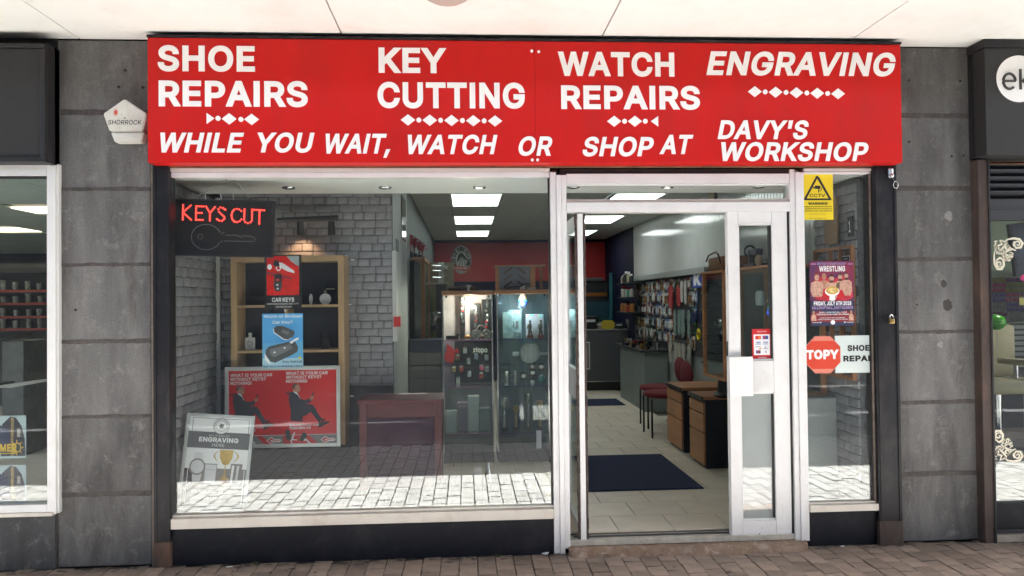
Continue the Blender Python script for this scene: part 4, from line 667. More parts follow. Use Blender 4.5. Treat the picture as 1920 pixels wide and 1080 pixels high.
box('switch_plate', steel, p.x-.018, p.x+.018, -.075, -.056, p.z-.032, p.z+.036, hook, .006)
MB().ball((p.x+.004, -.083, p.z-.014), .014).build('switch_knob', steel, hook, smooth=True)
MB().tube([(p.x+.034+.016*math.cos(a), -.07, p.z-.075+.024*math.sin(a)) for a in [i*math.pi/9 for i in range(18)]], .0035, 8, True).build('ring', steel, hook, smooth=True)
MB().tube([(p.x+.006, -.075, p.z-.02), (p.x+.02, -.072, p.z-.04), (p.x+.03, -.07, p.z-.054)], .003, 6).build('link', steel, hook, smooth=True)

# alarm bell box on the left pier
YB = -.075; c0 = at(234, 228, YB); k = (5+YB)/1440
pts = [(233, 185), (275, 213), (267, 246), (205, 246), (193, 213)]
W_ = lambda a, y=YB: (at(a[0], a[1], y).x, at(a[0], a[1], y).z)
bell = T('alarm_box', 'white pentagon burglar alarm box lettered SHORROCK on the left pier', 'alarm', (c0.x, 0, c0.z-.12))
b = MB().prism([W_(q) for q in pts], YB, 0); bmesh.ops.bevel(b.b, geom=list(b.b.edges), offset=.006, segments=2, affect='EDGES'); b.build('cover', mat('alarm_plastic', (.66, .66, .6), .4, .08, 6, dirt=(.4, .36, .28), dirt_amt=.3, dirt_scale=9), bell, smooth=True)
b = MB().prism([W_(q) for q in ((205.5, 247), (269, 247), (264, 266), (213, 266))], YB+.012, 0); bmesh.ops.bevel(b.b, geom=list(b.b.edges), offset=.006, segments=2, affect='EDGES'); b.build('lower_cover', MATS['alarm_plastic'], bell, smooth=True)
textpx('SHORROCK', 202, 225, 266, 233.5, YB-.0006, ink, bell, name='lettering', bold=10, shear=8)
st = at(217, 211, YB)
MB().prism([((st.x+(.021 if i % 2 else .007)*math.cos(i*math.pi/14)), st.z+(.03 if i % 2 else .009)*math.sin(i*math.pi/14)) for i in range(28)], YB-.0008, YB+.001).build('starburst_mark', mat('orange_red', (.6, .06, .03), .5), bell)
MB().cyl((c0.x, YB-.003, c0.z+.022), (c0.x, YB, c0.z+.022), .004).build('screw', dark_trim, bell)
# ================================================================== INSIDE THE SHOP
XL, XR, YBK, ZC = -.60, 2.75, 10.0, 2.83
wallp = mat('wall_paint', (.1, .125, .12), .6, .1, 3)
walls = S('shop_walls')
box('left_wall', wallp, XL-.1, XL, 2.7, YBK, 0, ZC, walls)
box('left_wall_return', mat('return_paint', (.36, .39, .39), .5, .04, 2), XL-.1, XL+.02, 1.06, 2.699, 0, ZC, walls)
box('back_wall_red', mat('red_wall', (.36, .008, .008), .6, .08, 2), XL, XR, YBK, YBK+.1, 2.02, 2.78, walls)
box('back_wall_base', mat('navy_wall', (.006, .009, .03), .7, .1, 3, spec=.2), XL, XR, YBK-.002, YBK+.1, 0, 2.019, walls)
box('back_wall_band', MATS['navy_wall'], XL, XR, YBK-.002, YBK+.1, 2.781, ZC, walls)
box('right_wall_navy', MATS['navy_wall'], XR, XR+.1, 7.4, YBK+.1, 0, ZC, walls)
box('right_wall', mat('pale_board', (.3, .33, .32), .5, .05, 3), XR+.02, XR+.1, .0, 7.399, 0, ZC, walls)
box('outer_wall', darkgrey, -2.75, -2.05, .3, 1.3, 0, ZC, walls); box('outer_wall', darkgrey, XR+.1, xR1, .301, 1.3, 0, ZC, walls)
# white ribbed cladding on the upper right wall
g = MB(); y = .7
while y < 7.38: g.box(XR-.002, XR+.019, y, y+.066, 2.0 if y > 1.7 else .09, ZC-.002, .006); y += .07
g.build('ribbed_cladding', mat('ribbed_white', (.62, .66, .65), .1, .05, 3), walls, kind='stuff')
box('ledge_strip', mat('grey_ledge', (.3, .33, .32), .4), XR-.1, XR-.003, 3.4, 7.2, 1.93, 2.0, walls)
g = MB(); z = .95
while z < 1.92: g.box(XR, XR+.019, 1.8, 7.39, z, z+.085); z += .095
g.build('slatwall_panel', mat('slatwall', (.05, .055, .06), .5), walls, kind='stuff')
# floor tiles
floor = S('shop_floor')
box('floor_base', mat('grout', (.14, .12, .1), .9), -2.0, XR, .08, YBK, 0, ZF-.012, floor)
tile_m = piece_mat('floor_tile', (.68, .61, .5), .05, .32, .1, 5, .08, 60)
TS, TY = .378, .352; tm = MB().box(-TS/2+.003, TS/2-.003, -TY/2+.003, TY/2-.003, -.012, 0, .0015).build('floor_tile', tile_m, floor).data
bpy.data.objects.remove([o for o in floor.children if o.name.startswith('floor_tile')][0])
cnt = 0; rest = []
for r_ in range(27):
    for c_ in range(-2, 9):
        x = c_*TS+(TS/2 if r_ % 2 else 0)+.06; y = .093+TY/2+r_*TY
        if -.55 < x < XR-.15 and y < YBK-.1:
            cnt += 1; o = link('floor_tile', tm, floor); o.location = (x, y, ZF)
# ceiling: tiles in a grid, light panels set into it
ceil = S('shop_ceiling')
box('ceiling_void', dark_trim, -2.0, XR, .9, YBK, ZC+.03, ZC+.1, ceil)
LX = [(-.165, .425), (1.68, 2.27)]; LYS = [3.45, 5.7, 7.95]
ct = piece_mat('ceiling_tile', (.5, .52, .5), .05, .9, .06, 30, .3, 120)
cm = MB().box(-.297, .297, -.597, .597, 0, .015).build('ceiling_tile', ct, ceil).data
bpy.data.objects.remove([o for o in ceil.children if o.name.startswith('ceiling_tile')][0])
gx0 = LX[0][0]-.0025-.6*3
for ix in range(8):
    for iy in range(-2, 7):
        x = gx0+.3+ix*.6; y = 3.45+.6+iy*1.125+.0
        if x < -2 or x > XR or y > YBK or y < .9: continue
        if any(abs(x-(a+b)/2) < .32 for a, b in LX) and iy in (0, 2, 4): continue
        if XL-.1 > x+.3 and y > 1.3: continue
        o = link('ceiling_tile', cm, ceil); o.location = (x, y, ZC); o.scale = (1, 1.12/1.2, 1)
lit = emit('fluorescent_panel', (.93, 1, .96), 5.5)
nL = 0
for (a, b), side in zip(LX, ('over the glass cabinets', 'over the red chairs')):
    for y, wh in zip(LYS, ('first', 'second', 'third')):
        t = T('ceiling_light', f'lit fluorescent ceiling panel {side}, {wh} from the street', 'ceiling light', ((a+b)/2, y+.55, ZC), 'lit ceiling panels in the shop')
        box('diffuser', lit, a+.02, b-.02, y+.02, y+1.1, ZC-.004, ZC+.012, t)
        g = MB(); g.box(a-.002, a+.02, y, y+1.12, ZC-.008, ZC+.014).box(b-.02, b+.002, y, y+1.12, ZC-.008, ZC+.014).box(a+.021, b-.021, y, y+.019, ZC-.008, ZC+.014).box(a+.021, b-.021, y+1.101, y+1.12, ZC-.008, ZC+.014)
        g.build('light_frame', white_plastic, t)
# display ceiling with downlights (front of shop)
dc = S('display_ceiling')
box('bulkhead', mat('display_ceiling_paint', (.9, .92, .9), .6, .03, 2), -1.98, XR, .07, .87, 2.47, 2.6, dc)
for i, px in enumerate((541, 722, 899, 1075, 1251, 1423)):
    q = at(px, 350, .54); x = q.x
    t = T('downlight', f'chrome recessed downlight in the white display ceiling, {("first","second","third","fourth","fifth","sixth")[i]} from the lit key sign', 'downlight', (x, .54, 2.47), 'chrome downlights above the window')
    MB().lathe((x, .54, 2.458), [(.03, .0), (.043, .001), (.046, .006), (.047, .012)], 20).build('bezel', steel, t, smooth=True)
    MB().lathe((x, .54, 2.455), [(.004, 0), (.024, .001), (.025, .003)], 16).build('bulb', emit('downlight_bulb', (1, .97, .9), 1.2) if i in (2, 4) else mat('bulb_off', (.1, .1, .1), .2), t)

# brick-paper panels behind and beside the window display, each brick its own piece
brick_m = piece_mat('grey_brick', (.26, .26, .28), .1, .75, .25, 14, .6, 60)
bk = mat('brick_mortar', (.13, .13, .138), .95, .3, 30)
def brick_protos(bw, bh, n=5):
    out = []
    for i in range(n):
        b = MB(); b.box(-bw/2+.0025, bw/2-.0025, -.007, .012, -bh/2+.002, bh/2-.002, .009, .0022); o = b.build('brick', brick_m); out.append(o.data); bpy.data.objects.remove(o)
    return out
def brick_panel(name, label, loc, rotz, W, H, bw, bh, zbase, skip=None):
    bt_ = bh
    t = T(name, label, 'wall', loc, local=True, rot=(0, 0, rotz))
    box('backing_board', bk, 0, W, 0, .04, 0, H, t)
    P = brick_protos(bw, bh); P2_ = brick_protos(bw/2, bh)
    for r_ in range(int(H/bh)+1):
        hd = r_ % 2; w0 = bw/2 if hd else bw; x = -bw/4*(1 if hd else 0)-rnd(0, .03); z = bh*(r_+.5)
        if z+bh/2 > H: continue
        while x < W:
            ww = w0*rnd(.9, 1.1); a, b = max(x, 0), min(x+ww, W); x += ww
            if b-a > .02 and not (skip and skip((a+b)/2, z)):
                o = link('brick', random.choice(P2_ if hd else P), t); o.location = ((a+b)/2, -.004+rnd(-.003, .003), z+rnd(-.0015, .0015)); o.scale = ((b-a)/w0, 1, rnd(.96, 1.03)); o.rotation_euler = (rnd(-.04, .04), rnd(-.02, .02), rnd(-.02, .02))
    return t
YW = 1.05; ZB = .29                                 # back of the window display, top of the display base
X0, X1, _, _ = rc(414, 400, 736, 600, YW)
ZM = at(690, 716, YW).z-ZB
BWALL = brick_panel('brick_panel', 'grey brick-effect panel behind the wooden shelf unit in the window', (X0, YW, ZB), 0, X1-X0, 2.46, .175, .0605, ZB, skip=lambda u, z: (.09 < u < .92 and z < 1.48) or z < ZM)
box('lower_board', darkgrey, 0, X1-X0, -.014, -.0005, 0, ZM-.03, BWALL)
brick_panel('brick_panel', 'grey brick-effect side panel behind the lit key sign', (-1.92, .07, ZB), R(90), .96, 2.16, .15, .067, ZB, skip=lambda u, z: z < .1)
# (left side panel faces +X)
brick_panel('brick_panel', 'grey brick-effect side panel behind the wrestling poster', (2.665, .70, .12), R(-90), .63, 2.33, .16, .064, .12)
g = box('white_corner_trim', white_plastic, -1.915, -1.885, 1.015, 1.04, ZB, 2.46); tag(g, 'thin white trim strip in the corner beside the wooden shelf unit', 'trim')
g = box('edge_trim', mat('panel_edge', (.5, .5, .5), .5), X1-.002, X1+.03, YW-.01, YW+.1, at(745, 640, YW).z, at(745, 470, YW).z); tag(g, 'pale upright edging at the end of the brick panel', 'trim')
base = box('window_platform', mat('display_base_cloth', (.06, .06, .065), .85, .3, 12), -1.9, .55, .075, 1.04, .02, ZB-.002); tag(base, 'low dark display platform inside the big shop window', 'platform')
# small white crumbs of torn paper left on the bricks
for px, py in ((648, 480), (660, 487), (648, 527), (655, 571), (660, 743), (650, 690)):
    p = at(px, py, YW-.02); o = MB().prism([(p.x+rnd(.008, .024)*math.cos(a), p.z+rnd(.003, .008)*math.sin(a)) for a in [i*math.pi/4 for i in range(8)]], YW-.02, YW-.01).build('torn_paper', paper, BWALL)
    o.location = -Vector(BWALL.location)

# ---------------- wooden shelf unit
YF = .8; X0, X1, Z0, Z1 = rc(433, 479, 646, 835, YF)
Y2 = 1.035
unit = T('shelf_unit', 'light oak open shelf unit with dark back against the brick panel', 'shelves', ((X0+X1)/2, .9, Z0))
pw = .045; ZU = at(540, 836, YF).z
box('side_panel', oak, X0, X0+pw, YF, Y2, ZU, Z1, unit, .002); box('side_panel', oak, X1-pw, X1, YF, Y2, ZU, Z1, unit, .002)
box('top_board', oak, X0+pw+.001, X1-pw-.001, YF, Y2, Z1-.045, Z1, unit, .002)
xm = at(536, 600, YF).x
zsh = [at(540, 574, YF).z, at(540, 659, YF).z, at(540, 745, YF).z]
for z in zsh: box('shelf', oak, X0+pw+.001, X1-pw-.001, YF+.004, Y2-.006, z-.009, z+.009, unit, .001)
zz = [Z1-.046]+[q for z in zsh for q in (z+.0095, z-.0095)]+[ZU]
for i in range(0, len(zz), 2): box('divider', oak, xm-.009, xm+.009, YF+.01, Y2-.006, zz[i+1]+.0005, zz[i]-.0005, unit)
box('back_board', mat('navy_cloth', (.012, .018, .035), .8, .2, 8), X0+pw, X1-pw, Y2-.005, Y2, ZU, Z1-.046, unit)
pewter = mat('pewter', (.6, .6, .58), .35, metal=.45)
def flask(px, py, w_, h_, label, m=None, Y=.86):
    m = m or pewter
    p = at(px, py, Y); zb = zsh[0]+.0095 if py < 574 else (zsh[1]+.0095 if py < 659 else zsh[2]+.0095)
    t = T('hip_flask', label, 'flask', (p.x, Y, zb)); 
    box('flask_body', m, p.x-w_/2, p.x+w_/2, Y-.01, Y+.012, zb, zb+h_, t, .006)
    MB().cyl((p.x, Y, zb+h_), (p.x, Y, zb+h_+.02), .012).build('neck', m, t, smooth=True); MB().cyl((p.x, Y, zb+h_+.021), (p.x, Y, zb+h_+.035), .014).build('cap', m, t, smooth=True)
    return t
f1 = flask(469, 640, .072, .095, 'square steel hip flask with a target mark on the left shelf')
z_ = f1.location.z+.05
for r1 in (.022, .013): MB().tube([(f1.location.x+r1*math.cos(a), .8495, z_+r1*math.sin(a)) for a in [i*math.pi/8 for i in range(16)]], .0016, 5, True).build('target_mark', ink, f1)
p = at(610, 557, .86); t = T('round_flask', 'round polished steel flask on the upper right shelf', 'flask', (p.x, .86, zsh[0]+.01))
b = MB(); b.cyl((p.x, .85, zsh[0]+.05), (p.x, .875, zsh[0]+.05), .041, n=28); b.build('flask_body', pewter, t, smooth=True); MB().cyl((p.x, .862, zsh[0]+.09), (p.x, .862, zsh[0]+.115), .011).build('cap', steel, t, smooth=True)
p = at(585, 556, .87); b = MB(); b.prism([(p.x+.012*math.cos(a)-.008+.02*(1-abs(math.sin(a/1)))*0, zsh[0]+.05+.04*math.sin(a)) for a in [i*math.pi/10-math.pi/2 for i in range(21)]][:21], .86, .88)
tag(b.build('curved_flask', pewter), 'narrow curved steel flask beside the round flask', 'flask')
flask(610, 640, .06, .08, 'small dark flask on the middle right shelf', mat('dark_flask', (.05, .05, .055), .3, metal=1))
p = at(613, 540, .9); tag(box('name_plate', mat('plate_metal', (.4, .38, .33), .4, metal=1), p.x-.03, p.x+.035, 1.02, 1.028, p.z-.01, p.z+.0), 'thin engraved plate on back of the upper right shelf', 'plate')
# ---------------- spot bar
p0, p1 = at(520, 413, .92), at(634, 408, .92)
t = T('spotlight_bar', 'black spotlight bar with two heads above the wooden shelves', 'spotlight', (p1.x, .95, p1.z))
MB().cyl(p0, p1, .02, n=16).build('bar', black_plastic, t, smooth=True)
for px, on in ((563, 1), (621, 0)):
    a = at(px, 415, .92); b_ = a+Vector((0, .02, -.1)); MB().cyl(a, b_, .023, .029, n=16, cap=False).build('spot_head', black_plastic, t, smooth=True)
    MB().cyl(a+Vector((0, .015, -.07)), a+Vector((0, .016, -.078)), .026, n=14).build('spot_bulb', emit('warm_spot', (1, .55, .25), 3) if on else mat('bulb_off', (.1, .1, .1), .2), t)
a = at(563, 437, .93); ll = bpy.data.lights.new('spot_beam', 'SPOT'); ll.energy = 1.1/2**EXPO*4; ll.color = (1, .55, .28); ll.spot_size = R(95); ll.shadow_soft_size = .03
lo = bpy.data.objects.new('spot_beam', ll); COL.objects.link(lo); lo.location = (a.x, .93, a.z-.01); lo.rotation_euler = (R(22), 0, 0)

# ---------------- LED key sign
YL = .13; X0, X1, Z0, Z1 = rc(322, 374, 512, 481, YL)
led = T('led_sign', 'black hanging sign with KEYS CUT in lit red dots above a dotted key', 'led sign', ((X0+X1)/2, YL, (Z0+Z1)/2), local=True, rot=(0, R(1.6), 0))
hw, hh = (X1-X0)/2, (Z1-Z0)/2
box('sign_case', black_plastic, -hw, hw, .004, .05, -hh, hh, led, .004)
box('sign_face', mat('led_face', (.017, .016, .018), .18), -hw+.01, hw-.01, 0, .0035, -hh+.01, hh-.01, led)
def L2(u, v): return (-hw+2*hw*(u-10)/(1605-10), hh-2*hh*(v-85)/(1010-85))
strokes = [[(180, 190), (180, 425)], [(300, 195), (180, 310), (310, 425)], [(500, 205), (385, 205), (385, 425), (495, 425)], [(385, 312), (475, 312)], [(540, 205), (605, 310), (605, 430)], [(680, 212), (605, 310)],
           [(845, 250), (805, 222), (765, 215), (735, 245), (745, 285), (790, 330), (830, 365), (835, 395), (795, 435), (755, 430), (715, 405)],
           [(1095, 265), (1065, 240), (1025, 232), (985, 245), (955, 285), (943, 340), (955, 400), (990, 440), (1040, 447), (1075, 430), (1100, 400)],
           [(1148, 235), (1143, 410), (1165, 445), (1205, 460), (1245, 445), (1268, 415), (1268, 240)], [(1268, 240), (1460, 245)], [(1385, 245), (1385, 465)]]
def dots(polys, step):
    out = []
    for p in polys:
        for a, b in zip(p, p[1:]):
            d = math.hypot(b[0]-a[0], b[1]-a[1]); n = max(1, round(d/step))
            out += [(a[0]+(b[0]-a[0])*i/n, a[1]+(b[1]-a[1])*i/n) for i in range(n)]
        out.append(p[-1])
    return out
g = MB(); h = MB()
for u, v in dots(strokes, 31):
    x, z = L2(u, v); g.ball((x, -.003, z), (.0038, .003, .0038), 6, 4); h.cyl((x, -.0012, z), (x, -.0002, z), .0072, n=10)
g.build('lit_dots', emit('led_core', (1, .22, .15), 1.6), led); h.build('dot_glow', emit('led_red', (1, .01, .008), .9), led)
key = [(800, 645)]+[(555+245*math.cos(R(a))*.95, 700-205*math.sin(R(a))) for a in range(25, 336, 9)]+[(800, 765), (850, 757), (1300, 757), (1325, 725), (1305, 690), (1270, 670), (1240, 680), (1205, 660), (1170, 675), (1140, 660), (1110, 690), (1050, 672), (1020, 655), (980, 655), (945, 665), (870, 665), (830, 622), (800, 645)]
g = MB()
for u, v in dots([key], 40)+[(460+42*math.cos(R(a)), 698+38*math.sin(R(a))) for a in range(0, 360, 60)]:
    x, z = L2(u, v); g.ball((x, -.002, z), (.0027, .002, .0027), 6, 4)
g.build('unlit_dots', mat('unlit_dot', (.5, .5, .5), .4), led)
for u in (435, 1225): x, z = L2(u, 75); MB().tube([(x+.008*math.cos(a), .02, z+.008*math.sin(a)) for a in [i*math.pi/6 for i in range(12)]], .0022, 6, True).build('hanging_loop', black_plastic, led)
pk = at(435, 331, YL); cord = T('sign_cord', 'pale cord holding up the black lit key sign', 'cord', pk)
g = MB()
for px in (373, 467): g.tube([pk, at(px, 366 if px < 400 else 371, YL+.02)], .0022, 6)
g.build('cord_strand', mat('cord', (.45, .43, .38), .8), cord)
for i, px in enumerate((384, 413, 436)):
    tag(MB().tube([at(px, 362, YL+.06), at(px+1.5, 371, YL+.05), at(px+2.5, 380, YL+.045)], .003, 6).build('cable', white_plastic, smooth=True), ('white twin cable on top of the lit key sign', 'thin white cable behind middle of the lit key sign', 'white curved cable by the right end of key sign')[i], 'cable')

# ---------------- posters hanging under the LED sign
def poster(name, label, x0, y0, x1, y1, Y, m, frame=None, fw=.012, thick=.004, cat='poster'):
    X0, X1, Z0, Z1 = rc(x0, y0, x1, y1, Y); t = T(name, label, cat, ((X0+X1)/2, Y, Z0))
    box('sheet', m, X0, X1, Y, Y+thick, Z0, Z1, t)
    if frame:
        for q in ((X0-fw, X0, Z0-fw, Z1+fw), (X1, X1+fw, Z0-fw, Z1+fw)): box('frame_side', frame, q[0], q[1], Y-.008, Y+.014, q[2], q[3], t, .004)
        for q in ((X0+.0005, X1-.0005, Z0-fw, Z0), (X0+.0005, X1-.0005, Z1, Z1+fw)): box('frame_side', frame, q[0], q[1], Y-.0076, Y+.014, q[2], q[3], t, .004)
    return t, Fr(X0, X1, Z0, Z1, Y, t)
t, F = poster('car_key_poster', 'black CAR KEYS poster with a red car photo, below the lit key sign', 496, 478, 565, 580, .16, mat('poster_black', (.012, .012, .013), .35))
F.rect('printed_photo', mat('car_red', (.55, .015, .012), .25, .3, 14, stretch=(1, 1, 2)), .06, .02, .94, .74)
F.poly('printed_photo', mat('car_glass', (.3, .34, .35), .3), [(.6, .02), (.94, .02), (.94, .22), (.72, .12)], 2)
F.poly('printed_photo', pale, [(.36, .13), (.5, .15), (.8, .29), (.82, .34), (.62, .3), (.4, .22)], 2); F.poly('printed_photo', redd, [(.06, .3), (.4, .37), (.75, .42), (.75, .45), (.35, .41), (.06, .34)], 2)
F.ell('printed_ring', paper, .38, .24, .07, .055, 3); F.ell('printed_ring', redp, .38, .24, .045, .035, 4); F.ell('printed_ring', pale, .14, .22, .06, .05, 3)
F.poly('printed_key', ink, [(.26, .1), (.38, .1), (.42, .2), (.3, .22), (.24, .18)], 5)
F.poly('printed_key', ink, [(.28, .36), (.46, .33), (.48, .58), (.42, .67), (.3, .67), (.25, .58)], 5); F.rect('printed_key', redp, .32, .44, .4, .48, 6); F.ell('printed_key', pale, .35, .55, .025, .018, 6); F.ell('printed_key', pale, .36, .62, .025, .018, 6)
F.text('CAR KEYS', .2, .785, .8, .86, paper, bold=14); F.text('REMOTE,KEYLESS,KEY ONLY LOST', .07, .885, .93, .912, pale, bold=6); F.text('ASK FOR DETAILS', .3, .94, .74, .967, pale, bold=6)
tag(MB().tube([at(533, 580, .165), at(534, 584, .165), at(534, 590, .165)], .0025, 6).build('hanging_hook', steel, smooth=True), 'small hook linking the CAR KEYS poster to the blue one', 'hook')
t, F = poster('key_refurb_poster', 'blue poster Worn or Broken Car Key with two black key fobs', 492, 588, 568, 690, .17, bluep)
F.rect('printed_band', mat('pale_blue_print', (.34, .55, .68), .45), 0, .82, 1, 1); F.poly('printed_band', mat('mid_blue_print', (.1, .36, .62), .45), [(0, .55), (1, .5), (1, .82), (0, .82)])
F.text('Worn or Broken', .04, .022, .98, .075, paper, 3, bold=16); F.text('Car Key?', .25, .13, .75, .185, paper, 3, bold=16)
fob = [(.28, .27), (.36, .225), (.5, .225), (.78, .32), (.8, .37), (.74, .44), (.62, .48), (.52, .46), (.3, .34)]
F.poly('printed_fob', paper, [(u-.015, v+.012) for u, v in fob], 3); F.poly('printed_fob', mat('fob_grey', (.045, .05, .055), .5), fob, 4); F.poly('printed_fob', paper, [(.72, .5), (.88, .44), (.9, .47), (.84, .5), (.74, .52)], 3); F.poly('printed_fob', ink_grey, [(.5, .29), (.68, .34), (.62, .4), (.46, .34)], 5)
fob = [(.08, .66), (.18, .6), (.7, .51), (.82, .53), (.88, .62), (.86, .7), (.74, .76), (.32, .9), (.2, .88), (.08, .76)]
F.poly('printed_fob', paper, [(.05, .72), (.2, .91), (.3, .93), (.16, .92), (.06, .84)], 3); F.poly('printed_fob', MATS['fob_grey'], fob, 4); F.poly('printed_fob', ink_grey, [(.18, .66), (.68, .56), (.76, .64), (.3, .8), (.2, .76)], 5)
F.ell('printed_fob', pale, .3, .71, .03, .016, 6); F.ell('printed_fob', pale, .55, .63, .03, .016, 6); F.ell('printed_fob', paper, .72, .53, .045, .02, 6)
F.text('Key Refurb', .5, .865, .985, .905, navyp, 6, bold=14); F.text('Service Available Here', .02, .945, .985, .985, navyp, 6, bold=14)
F.poly('printed_mark', yellowp, [(.88, .81), (.92, .79), (.97, .81), (.92, .845)], 7)

# ---------------- red framed poster
silver = mat('silver_frame', (.55, .57, .57), .35, .05, 6, metal=.3)
t, F = poster('framed_poster', 'large silver framed red poster WHAT IS YOUR CAR WITHOUT KEYS with two seated men', 429, 694, 631, 832, .73, mat('poster_red', (.6, .014, .02), .3, .08, 3), silver, .028)
def man(du):
    P = lambda q: [((u-800)/1.0, v) for u, v in q]
    def S_(pts): return [(((u-800)+du-55)/1310, (v-75+(12 if du < 300 else 0))/890) for u, v in pts]
    F.poly('printed_chair_back', redd, S_([(800, 345), (830, 335), (960, 340), (950, 385), (850, 385), (805, 365)]), 2)
    F.poly('printed_suit', suit, S_([(850, 350), (905, 335), (950, 360), (985, 430), (1040, 440), (1100, 425), (1112, 465), (1040, 490), (1090, 492), (1130, 500), (1160, 540), (1190, 600), (1240, 670), (1210, 720), (1175, 680), (1105, 585), (1060, 620), (1005, 640), (1005, 700), (860, 690), (862, 560), (835, 430)]), 3)
    F.poly('printed_shoe', ink, S_([(1225, 680), (1275, 665), (1285, 680), (1240, 710)]), 3); F.poly('printed_shoe', ink, S_([(1195, 725), (1240, 705), (1330, 702), (1335, 720), (1280, 745), (1215, 780), (1200, 770)]), 3)
    F.poly('printed_collar', paper, S_([(895, 325), (940, 350), (965, 395), (975, 430), (950, 380), (900, 345)]), 4)
    F.poly('printed_head', skin, S_([(880, 270), (900, 245), (940, 242), (968, 262), (980, 300), (978, 335), (950, 350), (915, 340), (890, 320)]), 4)
    F.poly('printed_hair', mat('hair_print', (.07, .06, .055), .7), S_([(876, 285), (886, 255), (912, 238), (950, 240), (940, 255), (915, 265), (905, 305), (888, 305)]), 5)
    F.poly('printed_hand', skin, S_([(1092, 415), (1118, 390), (1142, 395), (1138, 425), (1112, 450)]), 4); F.poly('printed_key', ink, S_([(1125, 360), (1142, 345), (1148, 360), (1138, 390), (1122, 390)]), 5)
man(745); man(68)
for (ox, oy) in ((72, 110), (748, 95)):
    for j, (s, wd_) in enumerate((('WHAT IS YOUR CAR', 510), ('WITHOUT KEYS?', 430), ('NOTHING!', 258))):
        v0 = (oy+48*j-75)/890; F.text(s, (ox-52)/1310, v0, (ox+wd_-52)/1310, v0+.043, paper, 4, bold=19)
F.text('DUPLICATE YOUR KEY NOW!', (790-55)/1310, .738, (1148-55)/1310, .763, paper, 4, bold=20); F.text('from £34.95', (790-55)/1310, .772, (1048-55)/1310, .806, paper, 4, bold=34)
F.text('KEY NOW!', (345-55)/1310, .762, (480-55)/1310, .785, paper, 4, bold=20); F.text('95', (335-55)/1310, .795, (375-55)/1310, .825, paper, 4, bold=34)
F.rect('printed_band', mat('grey_print', (.2, .19, .185), .45), 0, .885, 1, 1, 2); F.rect('printed_line', pale, 0, .879, 1, .885, 3)
F.poly('printed_band', redp, [(.25, .885), (.3, .885), (.4, 1), (.32, 1)], 3); F.poly('printed_band', redp, [(.5, .885), (.74, .885), (.82, 1), (.5, 1)], 3)
for ox in (.37, .875):
    F.poly('printed_logo', paper, [(ox-.025, .955), (ox+.02, .905), (ox+.05, .935), (ox+.1, .935), (ox+.115, .955), (ox+.1, .975), (ox+.05, .975), (ox+.02, 1.0)], 4)
    F.poly('printed_logo', redp, [(ox-.015, .955), (ox+.02, .916), (ox+.047, .942), (ox+.097, .942), (ox+.107, .955), (ox+.097, .968), (ox+.047, .968), (ox+.02, .99)], 5)
    F.text('SILCA', ox+.012, .945, ox+.1, .968, paper, 6, bold=34)
F.poly('printed_chair', MATS['fob_grey'], [(.52, .84), (.54, .8), (.565, .83), (.58, .93), (.55, .965), (.53, .93)], 6); F.poly('printed_chair', pale, [(.575, .94), (.6, .85), (.612, .84), (.61, .87), (.593, .938), (.63, .945), (.63, .957), (.58, .955)], 6); F.poly('printed_chair', pale, [(.565, .955), (.58, .955), (.59, 1), (.58, 1)], 6)
F.poly('printed_chair', MATS['fob_grey'], [(.65, .95), (.68, .86), (.71, .85), (.725, .9), (.71, .955), (.67, .97)], 6); F.poly('printed_chair', pale, [(.69, .96), (.71, .93), (.76, 1), (.74, 1), (.712, .955), (.7, .97)], 7)
F.poly('printed_chair', pale, [(.2, .95), (.21, .93), (.25, .99), (.24, 1)], 6)

# ---------------- engraving sign leaning in the corner
a, b_ = at(396, 966, .17), at(396, 787, .17); hE = b_.z-a.z; wE = at(464, 880, .17).x-at(334, 880, .17).x
eng = T('engraving_sign', 'silver framed ENGRAVING HERE sign leaning in the bottom corner of the window', 'sign', (a.x, .17, ZB), local=True, rot=(R(-7), R(4.2), 0))
fw = .022
box('backing', darkgrey, -wE/2, wE/2, .004, .012, 0, hE, eng)
for q in ((-wE/2, -wE/2+fw, 0, hE), (wE/2-fw, wE/2, 0, hE)): box('frame_side', silver, q[0], q[1], -.008, .0035, q[2], q[3], eng, .004)
for q in ((-wE/2+fw+.0005, wE/2-fw-.0005, 0, fw), (-wE/2+fw+.0005, wE/2-fw-.0005, hE-fw, hE)): box('frame_side', silver, q[0], q[1], -.0076, .0035, q[2], q[3], eng, .004)
F = Fr(-wE/2+fw, wE/2-fw, fw, hE-fw, .003, eng)
F.rect('printed_sheet', paper, 0, 0, 1, 1, 1); F.rect('printed_band', ink_grey, 0, .165, 1, .35, 2); F.rect('printed_band', ink, 0, .58, .14, 1, 2); F.rect('printed_band', MATS['grey_print'], .14, .57, 1, 1, 2)
F.multi('printed_border', ink, [[(.05, .01), (.97, .01), (.97, .014), (.05, .014)], [(.05, .01), (.057, .01), (.057, .165), (.05, .165)], [(.963, .01), (.97, .01), (.97, .165), (.963, .165)]], 3)
F.multi('printed_border', paper, [[(.05, .965), (.97, .965), (.97, .973), (.05, .973)], [(.05, .35), (.06, .35), (.06, .97), (.05, .97)], [(.96, .58), (.97, .58), (.97, .97), (.96, .97)]], 5)
F.ell('printed_badge', ink_grey, .52, .095, .135, .092, 4, 28); F.ell('printed_badge', paper, .52, .095, .128, .087, 5, 28); F.ell('printed_badge', ink_grey, .52, .095, .088, .06, 6, 28); F.ell('printed_badge', paper, .52, .095, .082, .056, 7, 28)
F.poly('printed_badge', ink_grey, [(.5, .06), (.53, .075), (.57, .07), (.55, .1), (.56, .12), (.52, .115), (.49, .13), (.5, .105), (.47, .09), (.5, .085)], 8)
